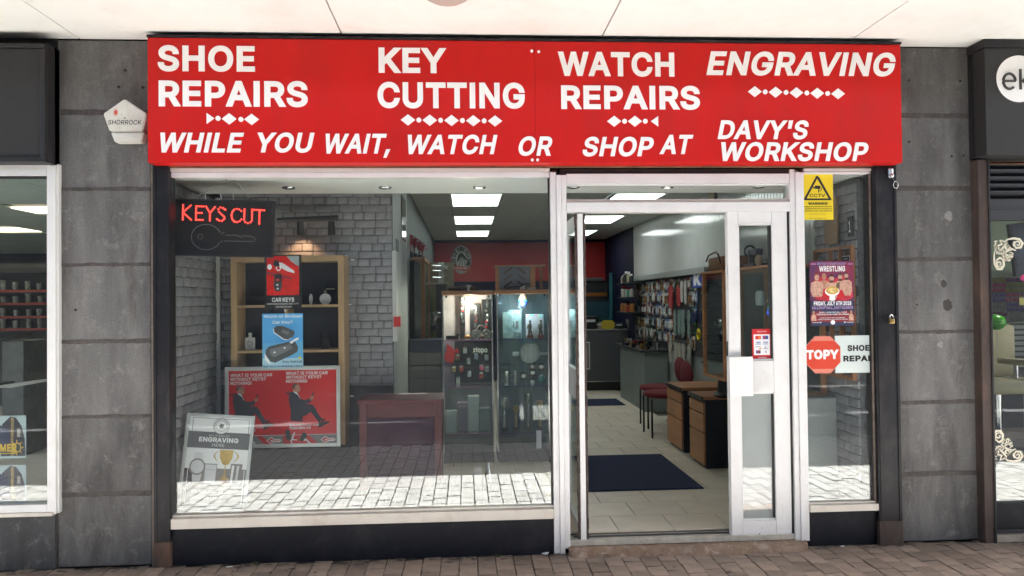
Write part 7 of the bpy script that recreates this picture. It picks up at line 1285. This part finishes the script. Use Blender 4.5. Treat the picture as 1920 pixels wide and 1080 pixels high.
rk = T('wall_shelf', 'dark shelf of bottles and tins at far end of the slatted wall', 'shelf', (2.6, 7.3, 1.6)); 
for z in (1.45, 1.68, 1.9): box('shelf_board', darkgrey, 2.45, XR-.004, 6.6, 7.38, z-.02, z, rk, .002)
for i in range(20):
    z = (1.45, 1.68, 1.9)[i % 3]; y = 6.64+.1*(i//3)+rnd(0, .02); x = 2.5+rnd(0, .05); h = rnd(.11, .18); r_ = rnd(.028, .042); ci = i % 6
    cn = ('orange', 'white', 'black', 'red', 'green', 'cream')[ci]
    t = T('polish_bottle', f'{cn} polish bottle or tin on the dark wall shelf', 'bottle', (x, y, z), f'{cn} polish bottles on the dark shelf'); MB().lathe((x, y, z), [(r_, 0), (r_, h*.7), (r_*.5, h*.8), (r_*.5, h*.82)], 12).build('bottle_body', mat('bottle_'+cn, bt[ci], .35), t, smooth=True); MB().cyl((x, y, z+h*.822), (x, y, z+h), r_*.52).build('bottle_cap', [black_plastic, redm, white_plastic][i % 3], t, smooth=True)
# plastic sheet draped at the end of the counter
g = bmesh.new(); rows = []
xq0, xq1 = at(1180, 700, 7.75).x, at(1211, 700, 7.75).x
for j in range(13):
    f = j/12; z = ZF+.004+(at(1195, 643, 7.75).z-ZF)*(1-f); spread = .55+.6*f
    rows.append([g.verts.new(((xq0+xq1)/2+(i/14-.5)*(xq1-xq0)*spread, 7.72+.03*math.sin(i*1.7+.6*j*.4)-.05*f, z)) for i in range(15)])
for a, b in zip(rows, rows[1:]):
    for i in range(14): g.faces.new((a[i], a[i+1], b[i+1], b[i]))
mb = MB(); mb.b = g; o = mb.build('plastic_sheet', mat('grey_plastic_film', (.1, .11, .12), .2, .3, 15), smooth=True); o.modifiers.new('thickness', 'SOLIDIFY').thickness = .003; tag(o, 'crumpled grey plastic sheet draped from the end of the counter', 'plastic sheet')
b = box('skirting_cable', pale, XR-.03, XR-.01, 3.4, 7.3, ZF, ZF+.03); tag(b, 'pale cable trunking along the foot of the right wall', 'trunking')
# panel of sample plaques on the right display wall
XP = 2.655
def pw(px, py, X=XP): q = atX(px, py, X); return q.y, q.z
ya, yb2 = .085, .66; zt_, zb_ = pw(1600, 459)[1], pw(1600, 712)[1]
t = T('plaque_case', 'beech framed case of house name plaques behind the wrestling poster', 'display case', (XP, yb2, zb_), local=True, rot=(0, 0, R(-90))); Wc, Hc = yb2-ya, zt_-zb_
box('case_back', mat('case_brown', (.12, .06, .03), .6), 0, Wc, .0, .005, 0, Hc, t)
for a, b in ((0, .02), (Wc*.42, Wc*.42+.02), (Wc*.68, Wc*.68+.02), (Wc-.02, Wc)): box('case_rail', beech, a, b, -.03, -.0005, 0, Hc, t, .002)
for z in (0, Hc*.2, Hc*.4, Hc-.02):
    for a, b in ((.0205, Wc*.42-.0005), (Wc*.42+.0205, Wc*.68-.0005), (Wc*.68+.0205, Wc-.0205)): box('case_rail', beech, a, b, -.029, -.0005, z, z+.02, t, .002)
t2 = []
for i, (u, v, w_, h_, bl, s) in enumerate(((.09, .86, .17, .09, 0, 'ANGEL'), (.72, .9, .11, .045, 1, 'HOME'), (.72, .82, .12, .06, 1, 'OFFICE'), (.72, .58, .13, .075, 0, 'KINGS'), (.72, .46, .13, .085, 1, 'CORNER'), (.48, .74, .1, .15, 2, ''), (.74, .7, .1, .09, 3, ''), (.09, .5, .2, .12, 3, ''), (.7, .12, .14, .17, 3, '25'))):
    c = (XP-.006, yb2-Wc*u, zb_+Hc*v-h_/2); lb = ('white plaque with a round badge, top of the plaque case', 'thin black plaque topmost by the post', 'black plaque second from the top by the post', 'white plaque with black edge in the plaque case', 'black plaque with white edge in the plaque case', 'green framed picture in the plaque case', 'bronze plaque between the black and white ones', 'brown wooden plaque hidden by the wrestling poster', 'dark red house number board below the plaques')[i]
    o = T('name_plaque', lb, 'plaque', c, local=True, rot=(0, 0, R(-90))); m_ = (paper, black_plastic, mat('plaque_green', (.05, .07, .04), .5, .4, 30), mat('plaque_bronze', (.1, .05, .02), .5, .3, 20))[bl]
    box('plaque_edge', black_plastic if bl == 0 else paper if bl == 1 else oak, 0, w_, -.008, -.002, 0, h_, o, .004); box('plaque_face', m_, .006, w_-.006, -.0095, -.0085, .006, h_-.006, o)
    if s: text(s, w_*.2, w_*.8, h_*.35, h_*.65, -.01, ink if bl == 0 else pale, o, name='printed_text', bold=14)
a, b = pw(1628, 400), pw(1620, 440); t = T('house_number', 'tall black house number 1 plaque on the brick panel by the post', 'plaque', (XP-.008, .16, b[1]), local=True, rot=(0, 0, R(-90))); box('plaque_face', black_plastic, 0, .075, -.006, 0, 0, .14, t, .003); text('1', .02, .045, .03, .11, -.007, paper, t, name='printed_text', bold=20)
y0_, y1_ = pw(1576, 410)[0], pw(1553, 410)[0]; tag(box('wood_board', mat('plain_wood', (.3, .2, .12), .6, .15, 8, stretch=(1, 1, .2)), XP-.03, XP-.012, y0_, y1_, pw(1565, 458)[1], pw(1565, 372)[1], bev=.002), 'plain upright wooden board on the right brick panel', 'board')

# ================================================================== NEIGHBOUR ON THE LEFT
tag(box('upper_wall_panel', black_paint, -6.5, xL0-.001, .0, .05, at(40, 303, 0).z, ZS-.001), 'dark wall panel behind the plain black fascia box', 'wall')
tag(box('upper_wall_panel', black_paint, xR1+.001, 7, .0, .05, at(1890, 290, 0).z, ZS-.001), 'dark wall panel behind the salon fascia box', 'wall')
t = T('fascia_box', 'plain black fascia box of the neighbouring shop, top left', 'shop sign', (-3.4, -.1, 2.45))
fy = -.17; xe = at(84, 190, fy).x; zt1, zb1_ = at(40, 84, fy).z, at(40, 303, fy).z
box('fascia_panel', mat('black_fascia', (.02, .02, .021), .6, .1, 20, .2, 200), -6.5, xe-.03, fy+.012, fy+.03, zb1_+.03, zt1-.02, t)
box('fascia_body', mat('black_fascia_edge', (.014, .014, .016), .5, .3, 10), -6.5, xe, fy+.031, .0, zb1_, min(zt1+.02, ZS-.004), t, .006)
for q in ((-6.5, xe, zt1-.019, zt1), (-6.5, xe, zb1_, zb1_+.029)): box('fascia_frame', MATS['black_fascia_edge'], q[0], q[1], fy, fy+.03, q[2], q[3], t, .004)
box('fascia_frame', MATS['black_fascia_edge'], xe-.029, xe, fy, fy+.03, zb1_+.03, zt1-.02, t, .004); box('return_plate', MATS['black_fascia_edge'], xe, at(104, 190, 0).x, -.06, -.001, zb1_, min(zt1+.02, ZS-.004), t, .004)
xw = at(111, 640, -.03).x; xi = at(91, 640, -.03).x
t = T('neighbour_window', 'white framed shop window at the far left edge', 'window', (-3.2, 0, .3))
zwt, zwi, zwb, zwj = at(60, 308, -.03).z, at(60, 330, -.03).z, at(60, 963, -.03).z, at(60, 945, -.03).z
box('stile', alu, xi, xw-.012, -.05, .05, zwb, zwt, t, .004); box('stile', alu, xw-.0115, xw, -.035, .05, zwb-.0, zwt+.0, t, .002); box('top_rail', alu, -6, xi-.001, -.05, .05, zwi, zwt, t, .004); box('bottom_rail', alu, -6, xi-.001, -.05, .05, zwb+.012, zwj, t, .004); box('sill', alu_sill, -6, xw-.03, -.06, .05, zwb-.012, zwb+.0115, t, .002)
box('top_gasket', dark_trim, -6, xi-.001, -.03, .02, zwi-.012, zwi-.0005, t); box('side_gasket', dark_trim, xi-.008, xi-.0005, -.03, .02, zwj, zwi-.013, t)
box('window_pane', glass, -6, xi-.0085, .004, .01, zwj+.001, zwi-.0125, t); box('riser', stone_mat('riser_stone', (.05, .052, .055), (.085, .087, .09)), -6, xL0-.012, -.012, .05, 0, zwb-.014, t, .004); box('riser_joint', mortar, xL0-.0115, xL0-.0015, .005, .05, 0, zwb-.014, t)
nl = S('neighbour_shop_room')
box('floor', mat('neighbour_floor', (.6, .58, .54), .5, .1, 3), -15, -2.75, .06, 12.5, 0, .1, nl); box('back_wall', mat('dim_wall', (.06, .06, .06), .7, .2, 3), -15, -2.76, 12.5, 12.6, .1, 2.76, nl); box('side_wall', MATS['dim_wall'], -2.755, -2.7, .3, 12.5, .1, 2.76, nl)
nct = piece_mat('neighbour_tile', (.62, .74, .72), .04, .85, .08, 10, .2, 80); ntm = MB().box(-.594, .594, -.594, .594, 0, .02).build('ceiling_tile', nct, nl).data; bpy.data.objects.remove([o for o in nl.children if o.name.startswith('ceiling_tile')][0])
box('ceiling_void', dark_trim, -15, -2.76, .06, 12.5, 2.785, 2.83, nl)
NL = [(-4.56, 4.3), (-6.96, 6.7), (-8.16, 4.3), (-9.36, 9.1), (-5.76, 1.9), (-8.16, 1.9)]  # last two panels are added out of view to brighten the room
for ix in range(11):
    for iy in range(11):
        x, y = -3.36-1.2*ix, .7+1.2*iy
        if y > 12.4 or any(abs(x-a) < .3 and abs(y-b) < .3 for a, b in NL): continue
        o = link('ceiling_tile', ntm, nl); o.location = (x, y, 2.76)
for i, (x, y) in enumerate(NL):
    o = T('ceiling_light', ('lit cream ceiling panel beside the white stile of the neighbouring shop', 'second lit cream panel of the neighbouring shop, at the frame edge', 'farther cream ceiling panel left of the neighbouring window', 'deep cream ceiling panel in the neighbouring shop', 'added unseen cream panel brightening the neighbouring shop, left of its window', 'second added unseen cream panel brightening the neighbouring shop, in its front corner')[i], 'ceiling light', (x, y, 2.76), 'ceiling panels of the neighbouring shop'); box('diffuser', emit('cream_panel', (1, .87, .62), 4), x-.58, x+.58, y-.28, y+.28, 2.752, 2.77, o)
sh = T('glassware_shelves', 'dark shelves with red edges and clear glassware in the left shop', 'shelves', (-6.6, 7, .1))
for k, py in enumerate((545, 569, 594, 617)):
    z = at(40, py, 7).z; box('shelf_board', darkgrey, -7.6, -5.35, 7.0, 7.35, z-.02, z, sh); box('shelf_edge', mat('red_edge', (.3, .04, .03), .5), -7.6, -5.35, 6.985, 6.999, z-.024, z+.012, sh)
box('shelf_back', mat('shelf_back', (.07, .075, .08), .6), -7.6, -5.35, 7.36, 7.4, .1, 2.3, sh); box('shelf_header', mat('header_dark', (.03, .03, .04), .6), -7.6, -5.35, 7.0, 7.36, at(40, 512, 7).z, at(40, 502, 7).z, sh)
gm = mat('clear_ware', (.35, .37, .36), .15, .5, 30)
for k, py in enumerate((545, 569, 594, 617)):
    z = at(40, py, 7).z
    for j in range(11):
        x = -7.35+.175*j+rnd(-.02, .02); h = rnd(.1, .17)
        tag(MB().lathe((x, 7.12, z+.001), [(.035, 0), (.04, h*.4), (.045, h), (.04, h)], 10).build('glass_tumbler', gm, smooth=True), f'clear glass tumbler on the {("top","second","third","lowest")[k]} red edged shelf in left shop', 'glass', f'glassware on the {("top","second","third","lowest")[k]} red edged shelf')
o = T('carton_stack', 'pale open cardboard box in the left neighbouring shop', 'box', (-5, 4.2, .1)); X0, X1, Z0, Z1 = rc(4, 640, 44, 720, 3.2); box('carton_side', mat('carton_grey', (.2, .21, .2), .6, .2, 8), X0, X1, 3.2, 3.7, .1, Z1, o, .004); MB().quad((X0-.02, 3.15, Z1+.01), (X1-.1, 3.18, Z1+.06), (X1-.05, 3.5, Z1+.08), (X0+.05, 3.5, Z1+.03)).build('carton_flap', mat('carton_flap', (.4, .4, .37), .7), o)
X0, X1, Z0, Z1 = rc(-10, 707, 62, 726, 1.3); tab = T('shop_table', 'dark table with white papers in the left shop window', 'table', (-4.6, 1.3, .1)); box('tabletop', darkgrey, -6, -3.9, 1.2, 1.9, Z0-.04, Z0-.005, tab, .004)
for x in (-5.9, -4.0): box('leg', darkgrey, x, x+.05, 1.25, 1.3, .1, Z0-.041, tab)
tag(MB().quad((X0-.1, 1.25, Z0), (X1-.12, 1.22, Z0+.004), (X1, 1.8, Z0+.02), (X0+.1, 1.82, Z0+.012)).build('paper_sheet', paper), 'white sheet of paper on the dark table in the left shop', 'paper')
# anchor rum style posters in its window
for i, (y0, y1) in enumerate(((780, 860), (873, 943))):
    t, F = poster('anchor_poster', ('upper blue and gold poster with an anchor and ship wheel in the left window', 'lower blue and gold anchor poster in the left window')[i], -70, y0, 49, y1, .05, mat('anchor_bg', (.38, .47, .5), .45, .1, 5))
    F.poly('printed_anchor', mat('anchor_dark', (.035, .035, .05), .5, .3, 20), [(.75, .02), (.84, .05), (.93, .25), (.98, .55), (.99, .95), (.6, .95), (.62, .2)], 1); F.poly('printed_anchor', mat('anchor_gold', (.28, .2, .09), .4, .4, 40), [(.76, .04), (.81, .06), (.8, .6), (.84, .9), (.76, .95)], 2); F.poly('printed_anchor', navyp, [(.55, .2), (.72, .3), (.74, .8), (.5, .9)], 2)
    F.rect('printed_band', mat('anchor_cream', (.35, .34, .3), .5), .86, .3, .91, .5, 3)
    if i == 0:
        F.text('HAMMER', .3, .66, .86, .84, mat('bright_gold', (.62, .42, .06), .35), 5, bold=44); F.multi('printed_line', MATS['bright_gold'], [[(.3, .87), (.86, .87), (.86, .89), (.3, .89)]], 5)
        F.multi('printed_wheel', MATS['bright_gold'], [[(.86+.07*math.cos(R(a)), .75+.12*math.sin(R(a))), (.86+.07*math.cos(R(a+30)), .75+.12*math.sin(R(a+30))), (.86+.055*math.cos(R(a+30)), .75+.095*math.sin(R(a+30))), (.86+.055*math.cos(R(a)), .75+.095*math.sin(R(a)))] for a in range(0, 360, 30)]+[[(.86+r1*math.cos(R(a+d)), .75+1.7*r1*math.sin(R(a+d))) for r1, d in ((.07, -5), (.105, -4), (.105, 4), (.07, 5))] for a in range(0, 360, 45)], 5)
# ================================================================== NEIGHBOUR ON THE RIGHT
t = T('steel_post', 'brown weathered steel post between right stone pier and salon window', 'post', (at(1847, 600, -.05).x, 0, 0)); px0, px1 = at(1837, 640, -.06).x, at(1859, 640, -.06).x
box('channel', rusty, px0, px1, -.07, .05, 0, at(1848, 300, -.06).z, t, .004); box('raised_lip', rusty, px0, px0+.014, -.078, -.071, 0, at(1848, 300, -.06).z, t, .002); box('raised_lip', black_paint, px1-.014, px1, -.078, -.071, 0, at(1848, 300, -.06).z, t, .002)
fy = -.17; t = T('fascia_box', 'black salon fascia box with round white ek logo, top right', 'shop sign', (4.2, fy, 2.5)); xa = at(1848, 190, fy).x; z0, z1 = at(1890, 290, fy).z, at(1890, 90, fy).z
box('fascia_panel', mat('black_fascia', (.02, .02, .021), .6), xa, 7, fy, -.001, z0, min(z1, ZS-.03), t, .004); box('fascia_top', black_paint, xa-.01, 7, fy-.006, -.001, min(z1, ZS-.03)+.001, ZS-.004, t, .002); box('fascia_return', MATS['black_fascia_edge'], at(1836, 190, 0).x, xa-.001, -.05, -.002, z0, ZS-.004, t, .004)
c = at(1910, 148, fy); k = (5+fy)/1440; MB().cyl((c.x, fy-.005, c.z), (c.x, fy-.0006, c.z), 46*k, n=48).build('logo_disc', letter_white, t)
el = mat('logo_grey', (.04, .038, .04), .5); g = MB(); ecx, ecz = at(1891, 153, fy).x, at(1891, 153, fy).z
g.tube([(ecx+12.5*k*math.cos(R(a)), fy-.007, ecz+15*k*math.sin(R(a))) for a in range(2, 318, 14)], 3*k*.9, 6); g.tube([(ecx-12*k, fy-.007, ecz+.5*k), (ecx+12.5*k, fy-.007, ecz+.5*k)], 2.4*k, 6); g.build('logo_letter', el, t)
kx = at(1912, 153, fy).x; g = MB(); g.tube([(kx, fy-.007, ecz-16*k), (kx, fy-.007, ecz+24*k)], 2.7*k, 6); g.tube([(kx+2*k, fy-.007, ecz-1*k), (kx+18*k, fy-.007, ecz+14*k)], 2.4*k, 6); g.tube([(kx+5*k, fy-.007, ecz+2*k), (kx+20*k, fy-.007, ecz-16*k)], 2.4*k, 6); g.build('logo_letter', el, t)
sx0 = px1+.001
t = T('salon_window', 'dark framed salon window with louvres and cream scroll decals at the right edge', 'window', (4.2, 0, .2))
zq = lambda py: at(1890, py, 0).z
box('vent_back', dark_trim, sx0, 7, .03, .06, zq(373), zq(312), t); box('rust_strip', MATS['rust_line'], sx0, 7, -.02, .05, zq(309), zq(304), t)
z = zq(371)
while z < zq(316):
    b = MB(); b.quad((sx0, .025, z), (7, .025, z), (7, -.02, z+.035), (sx0, -.02, z+.035)).quad((sx0, -.02, z+.035), (7, -.02, z+.035), (7, -.02, z+.045), (sx0, -.02, z+.045)); b.build('louvre_slat', mat('louvre_paint', (.028, .03, .036), .4), t); z += .049
box('head_panel', mat('salon_frame', (.022, .024, .03), .45, .15, 8), sx0, 7, -.02, .06, zq(413), zq(374), t, .003); box('head_bead', MATS['salon_frame'], sx0, 7, -.026, -.021, zq(393), zq(390), t, .001)
box('window_pane', glass, sx0, 7, .004, .01, zq(940), zq(413.5), t); box('base_panel', riser_black, sx0, 7, -.02, .06, zq(990), zq(940.5), t, .003); box('base_bead', MATS['salon_frame'], sx0, 7, -.03, .06, zq(998), zq(990.5), t, .002); box('base_step', mat('worn_step', (.3, .27, .23), .85, .35, 12), sx0, 7, -.06, .06, 0, zq(998.5), t, .004)
cream = mat('cream_decal', (.72, .68, .54), .5)
def scroll(flip, y0, name):
    g = MB(); k = 5/1440; cx, cz = at(1862, y0, 0).x, at(1862, y0, 0).z
    def S_(pts, r): 
        n = len(pts); L, Rr = [], []
        for i, (u, v) in enumerate(pts):
            a, b = pts[max(i-1, 0)], pts[min(i+1, n-1)]; d = Vector((b[0]-a[0], b[1]-a[1])); d = d.normalized() if d.length else Vector((1, 0)); f = r*(.35+.9*math.sin(math.pi*min(1, (i+.5)/n)))
            L.append((u-d.y*f, v+d.x*f)); Rr.append((u+d.y*f, v-d.x*f))
        for i in range(n-1):
            W = lambda q: (cx+q[0]*k, -.0005, cz-flip*q[1]*k); g.quad(W(L[i]), W(L[i+1]), W(Rr[i+1]), W(Rr[i]))
    def sp(x, y, r0, r1, a0, turns, w_): S_([(x+(r0+(r1-r0)*i/26)*math.cos(R(a0+360*turns*i/26)), y+(r0+(r1-r0)*i/26)*math.sin(R(a0+360*turns*i/26))) for i in range(27)], w_)
    S_([(3, 25), (1, 35), (2, 50), (8, 60), (16, 60), (21, 52), (20, 42), (13, 38), (6, 43), (5, 50)], 2.0); sp(12, 50, 7, 1.5, 0, 1.3, 1.2)
    S_([(22, 8), (30, 2), (42, 0), (54, 2), (60, 10), (56, 18), (47, 19), (41, 13), (43, 6)], 2.0); sp(50, 11, 7, 1.5, 90, 1.3, 1.2)
    S_([(6, 30), (14, 24), (22, 16), (28, 8)], 1.6); S_([(4, 22), (10, 14), (18, 12), (14, 4), (24, 6)], 1.7); S_([(10, 30), (20, 30), (30, 24), (40, 22)], 1.6); S_([(18, 20), (26, 32), (36, 36), (40, 30), (34, 27)], 1.5); S_([(16, 26), (22, 40), (32, 44), (36, 40)], 1.4)
    sp(24, 40, 6, 1, 200, 1.1, 1.2); sp(36, 36, 6, 1, 90, 1.1, 1.2); sp(9, 20, 7, 1, 30, 1.2, 1.3); sp(28, 18, 6, 1, 270, 1.2, 1.3); S_([(1, 16), (6, 10), (3, 6), (9, 5)], 1.3); S_([(30, 12), (36, 20), (46, 24)], 1.4)
    o = g.build(name, cream, t)
    for p in o.data.polygons:
        if p.normal.y > 0: p.flip()
scroll(1, 447, 'scroll_decal'); scroll(-1, 866, 'scroll_decal')
sr = S('salon_room'); box('back_wall', mat('sage_wall', (.36, .45, .35), .7, .05, 3), 3.3, 9.5, 4.2, 4.3, .1, 2.6, sr); box('side_wall', mat('salon_side', (.12, .14, .12), .7), xR1+.02, xR1+.06, 1.3, 4.2, .1, 2.6, sr); box('ceiling', mat('salon_ceiling', (.5, .5, .48), .8), 3.4, 9.5, .07, 4.2, 2.6, 2.7, sr); box('floor', mat('salon_floor', (.16, .14, .12), .5, .2, 5), 3.3, 9.5, .07, 4.2, 0, .1, sr)
t = T('ceiling_light', 'unseen round lamp brightening the salon beyond the right pier', 'ceiling light', (5.6, 2.2, 2.6)); MB().cyl((5.6, 2.2, 2.56), (5.6, 2.2, 2.599), .3, n=24).build('diffuser', emit('salon_lamp', (1, .96, .88), 22), t, smooth=True)  # out-of-view lamp, turned up to brighten the sage wall
X0, X1, Z0, Z1 = rc(1898, 416, 1960, 515, 3.2); t = T('wall_screen', 'dark tilted screen on the sage green salon wall', 'screen', ((X0+X1)/2, 3.2, (Z0+Z1)/2), local=True, rot=(0, R(-7), 0)); box('screen_case', black_plastic, -(X1-X0)/2, (X1-X0)/2, 0, .05, -(Z1-Z0)/2, (Z1-Z0)/2, t, .008); box('screen_face', mat('screen_blue', (.02, .03, .06), .15), -(X1-X0)/2+.02, (X1-X0)/2-.02, -.003, -.0005, -(Z1-Z0)/2+.02, (Z1-Z0)/2-.02, t)
X0, X1, Z0, Z1 = rc(1850, 520, 1960, 603, 3.9); t = T('polish_rack', 'rack crowded with rows of coloured nail polish on the salon wall', 'rack', ((X0+X1)/2, 3.9, Z0)); box('rack_back', mat('rack_grey', (.1, .09, .11), .5), X0, X1, 3.95, 3.99, Z0, Z1, t)
pm = [mat('polish_'+n_, c_, .25) for n_, c_ in (('plum', (.12, .03, .1)), ('grey', (.16, .15, .17)), ('violet', (.1, .07, .2)), ('rose', (.25, .05, .1)), ('olive', (.16, .15, .04)))]
nb_ = 0; rows_ = 9; PN = ('plum', 'grey', 'violet', 'rose', 'olive'); RN = ('lowest', 'second lowest', 'third lowest', 'fourth lowest', 'middle', 'fourth highest', 'third highest', 'second highest', 'top')
for r_ in range(rows_):
    z = Z0+(Z1-Z0)*(r_+.08)/rows_; box('rack_shelf', darkgrey, X0, X1, 3.88, 3.949, z-.006, z, t)
    for c_ in range(26):
        if nb_ >= 234: break
        nb_ += 1; x = X0+.015+(X1-X0-.03)*c_/25; o = MB().cyl((x, 3.915, z+.001), (x, 3.915, z+.035), .012, n=7).cyl((x, 3.915, z+.0355), (x, 3.915, z+.058), .006, n=6).build('polish_bottle', pm[(r_//2+c_//9) % 5]); tag(o, f'tiny {PN[(r_//2+c_//9) % 5]} nail polish bottle on {RN[r_]} tier of the crowded salon rack', 'nail polish', f'{PN[(r_//2+c_//9) % 5]} nail polish, {RN[r_]} tier')
p = at(1919, 521, .02); tag(MB().cyl((p.x, .014, p.z), (p.x, .02, p.z), .022, n=20).build('pink_badge', mat('hot_pink', (.7, .03, .2), .4)), 'round hot pink sticker on the salon window at the frame edge', 'sticker')
t = T('menu_note', 'small yellow note with letter M at edge of the salon window', 'note', (p.x, .02, at(1915, 570, .02).z)); X0, X1, Z0, Z1 = rc(1911, 558, 1950, 572, .02); box('note_sheet', mat('dull_note', (.35, .3, .08), .6), X0, X1, .018, .02, Z0, Z1, t); textpx('MENU', 1913, 548, 1948, 558, .017, ink, t, name='printed_text', bold=18)
p = at(1868, 604, 2.2); t = T('green_balloon', 'shiny green apple shaped balloon behind the salon window', 'balloon', (p.x, 2.2, p.z-.1)); MB().ball((p.x, 2.2, p.z), (.085, .085, .078), 18, 12).build('balloon', mat('apple_green', (.05, .3, .02), .15), t, smooth=True); MB().cyl((p.x, 2.2, p.z-.3), (p.x, 2.2, p.z-.079), .003, n=6).build('balloon_stick', white_plastic, t)
def salon_chair(px, y, lb):
    X0, X1, Z0, Z1 = rc(px, 610, px+32, 712, y); xc = (X0+X1)/2; t = T('salon_chair', lb, 'chair', (xc, y, .1), 'beige salon chairs'); m_ = mat('beige_leather', (.3, .27, .16), .45, .1, 10); zs_ = Z0
    MB().box(X0-.12, X1, y+.3, y+.42, zs_, Z1, .05).build('backrest', m_, t, smooth=True); MB().box(X0-.15, X1+.25, y-.15, y+.3, zs_-.12, zs_, .04).build('seat', m_, t, smooth=True); MB().box(X1+.12, X1+.2, y-.1, y+.3, zs_+.12, zs_+.18, .02).build('armrest', m_, t, smooth=True); MB().cyl((X1+.16, y+.1, zs_), (X1+.16, y+.1, zs_+.12), .02).build('arm_post', steel, t, smooth=True); MB().cyl((xc+.05, y+.1, .13), (xc+.05, y+.1, zs_-.12), .04).build('chair_stem', steel, t, smooth=True); MB().cyl((xc+.05, y+.1, .1), (xc+.05, y+.1, .13), .24, n=24).build('chair_base', black_plastic, t, smooth=True)
salon_chair(1855, 1.7, 'beige salon chair just right of the brown steel post'); salon_chair(1914, 2.4, 'beige salon chair cut off by the frame edge')
X0, X1, Z0, Z1 = rc(1880, 608, 1960, 690, 3.6); t = T('slat_unit', 'grey slatted unit behind the beige salon chairs', 'unit', ((X0+X1)/2, 3.6, .1)); box('unit_body', darkgrey, X0, X1, 3.62, 3.8, .1, Z1, t)
for k in range(8): box('slat', mat('slat_grey', (.16, .18, .17), .5), X0, X1, 3.6, 3.618, Z0+(Z1-Z0)*k/8+.012, Z0+(Z1-Z0)*(k+1)/8-.012, t)
# grime gathered along the foot of the walls, gum trodden into the setts
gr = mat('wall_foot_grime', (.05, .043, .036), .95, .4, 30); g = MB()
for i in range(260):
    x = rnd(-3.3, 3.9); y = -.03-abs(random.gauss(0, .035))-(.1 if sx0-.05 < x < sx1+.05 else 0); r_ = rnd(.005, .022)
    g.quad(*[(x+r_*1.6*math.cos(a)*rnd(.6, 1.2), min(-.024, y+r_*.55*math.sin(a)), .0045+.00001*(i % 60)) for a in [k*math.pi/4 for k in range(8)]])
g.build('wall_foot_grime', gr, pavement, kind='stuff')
for i in range(34):
    x, y = rnd(-3.2, 3.7), -rnd(.12, .75); r_ = rnd(.008, .016); MB().prism([(0, 0)]*0+[(r_*math.cos(a)*rnd(.8, 1.1), r_*math.sin(a)*rnd(.8, 1.1)) for a in [k*math.pi/6 for k in range(12)]], -.0006, .0006).build('gum_spot', mat('old_gum', (.06, .055, .052), .7), pavement)
    o = bpy.data.objects[[q for q in bpy.data.objects.keys() if q.startswith('gum_spot')][-1]]; o.rotation_euler = (R(90), 0, 0); o.location = (x, y, .0062)
# small litter at the foot of the shopfront
for i, (px, py) in enumerate(((1580, 1025), (1022, 1040), (936, 1044), (1690, 1020), (430, 1063), (478, 1058))):
    p = atZ(px, py, .004); o = MB(); 
    if i in (0, 3): o.cyl((p.x-.012, p.y, .006), (p.x+.014, p.y+.008, .006), .0035, n=8); lb, ct_ = ('pale cigarette end under the right window', 'white cigarette end by the foot of the right post')[i == 3], 'cigarette end'
    elif i == 4: o.box(p.x-.018, p.x+.018, p.y-.006, p.y+.006, .003, .007); lb, ct_ = 'scrap of white paper under the left of the big window', 'litter'
    else:
        for k in range(7): o.quad((p.x+.0, p.y, .004), (p.x+rnd(-.03, .03), p.y+rnd(-.012, .012), .02), (p.x+rnd(-.03, .03), p.y+rnd(-.012, .012), .012), (p.x+.004, p.y, .003))
        lb, ct_ = {1: 'white scrap by foot of the left door jamb', 2: 'small green weed under the middle of the big window', 5: 'small green weed under the left of the big window'}[i], 'weed' if i != 1 else 'litter'
    tag(o.build({'cigarette end': 'cigarette_end', 'litter': 'paper_scrap', 'weed': 'small_weed'}[ct_], paper if ct_ != 'weed' else mat('weed_green', (.06, .09, .03), .8)), lb, ct_)
for o in list(bpy.data.objects):
    if '_local' in o.keys(): del o['_local']
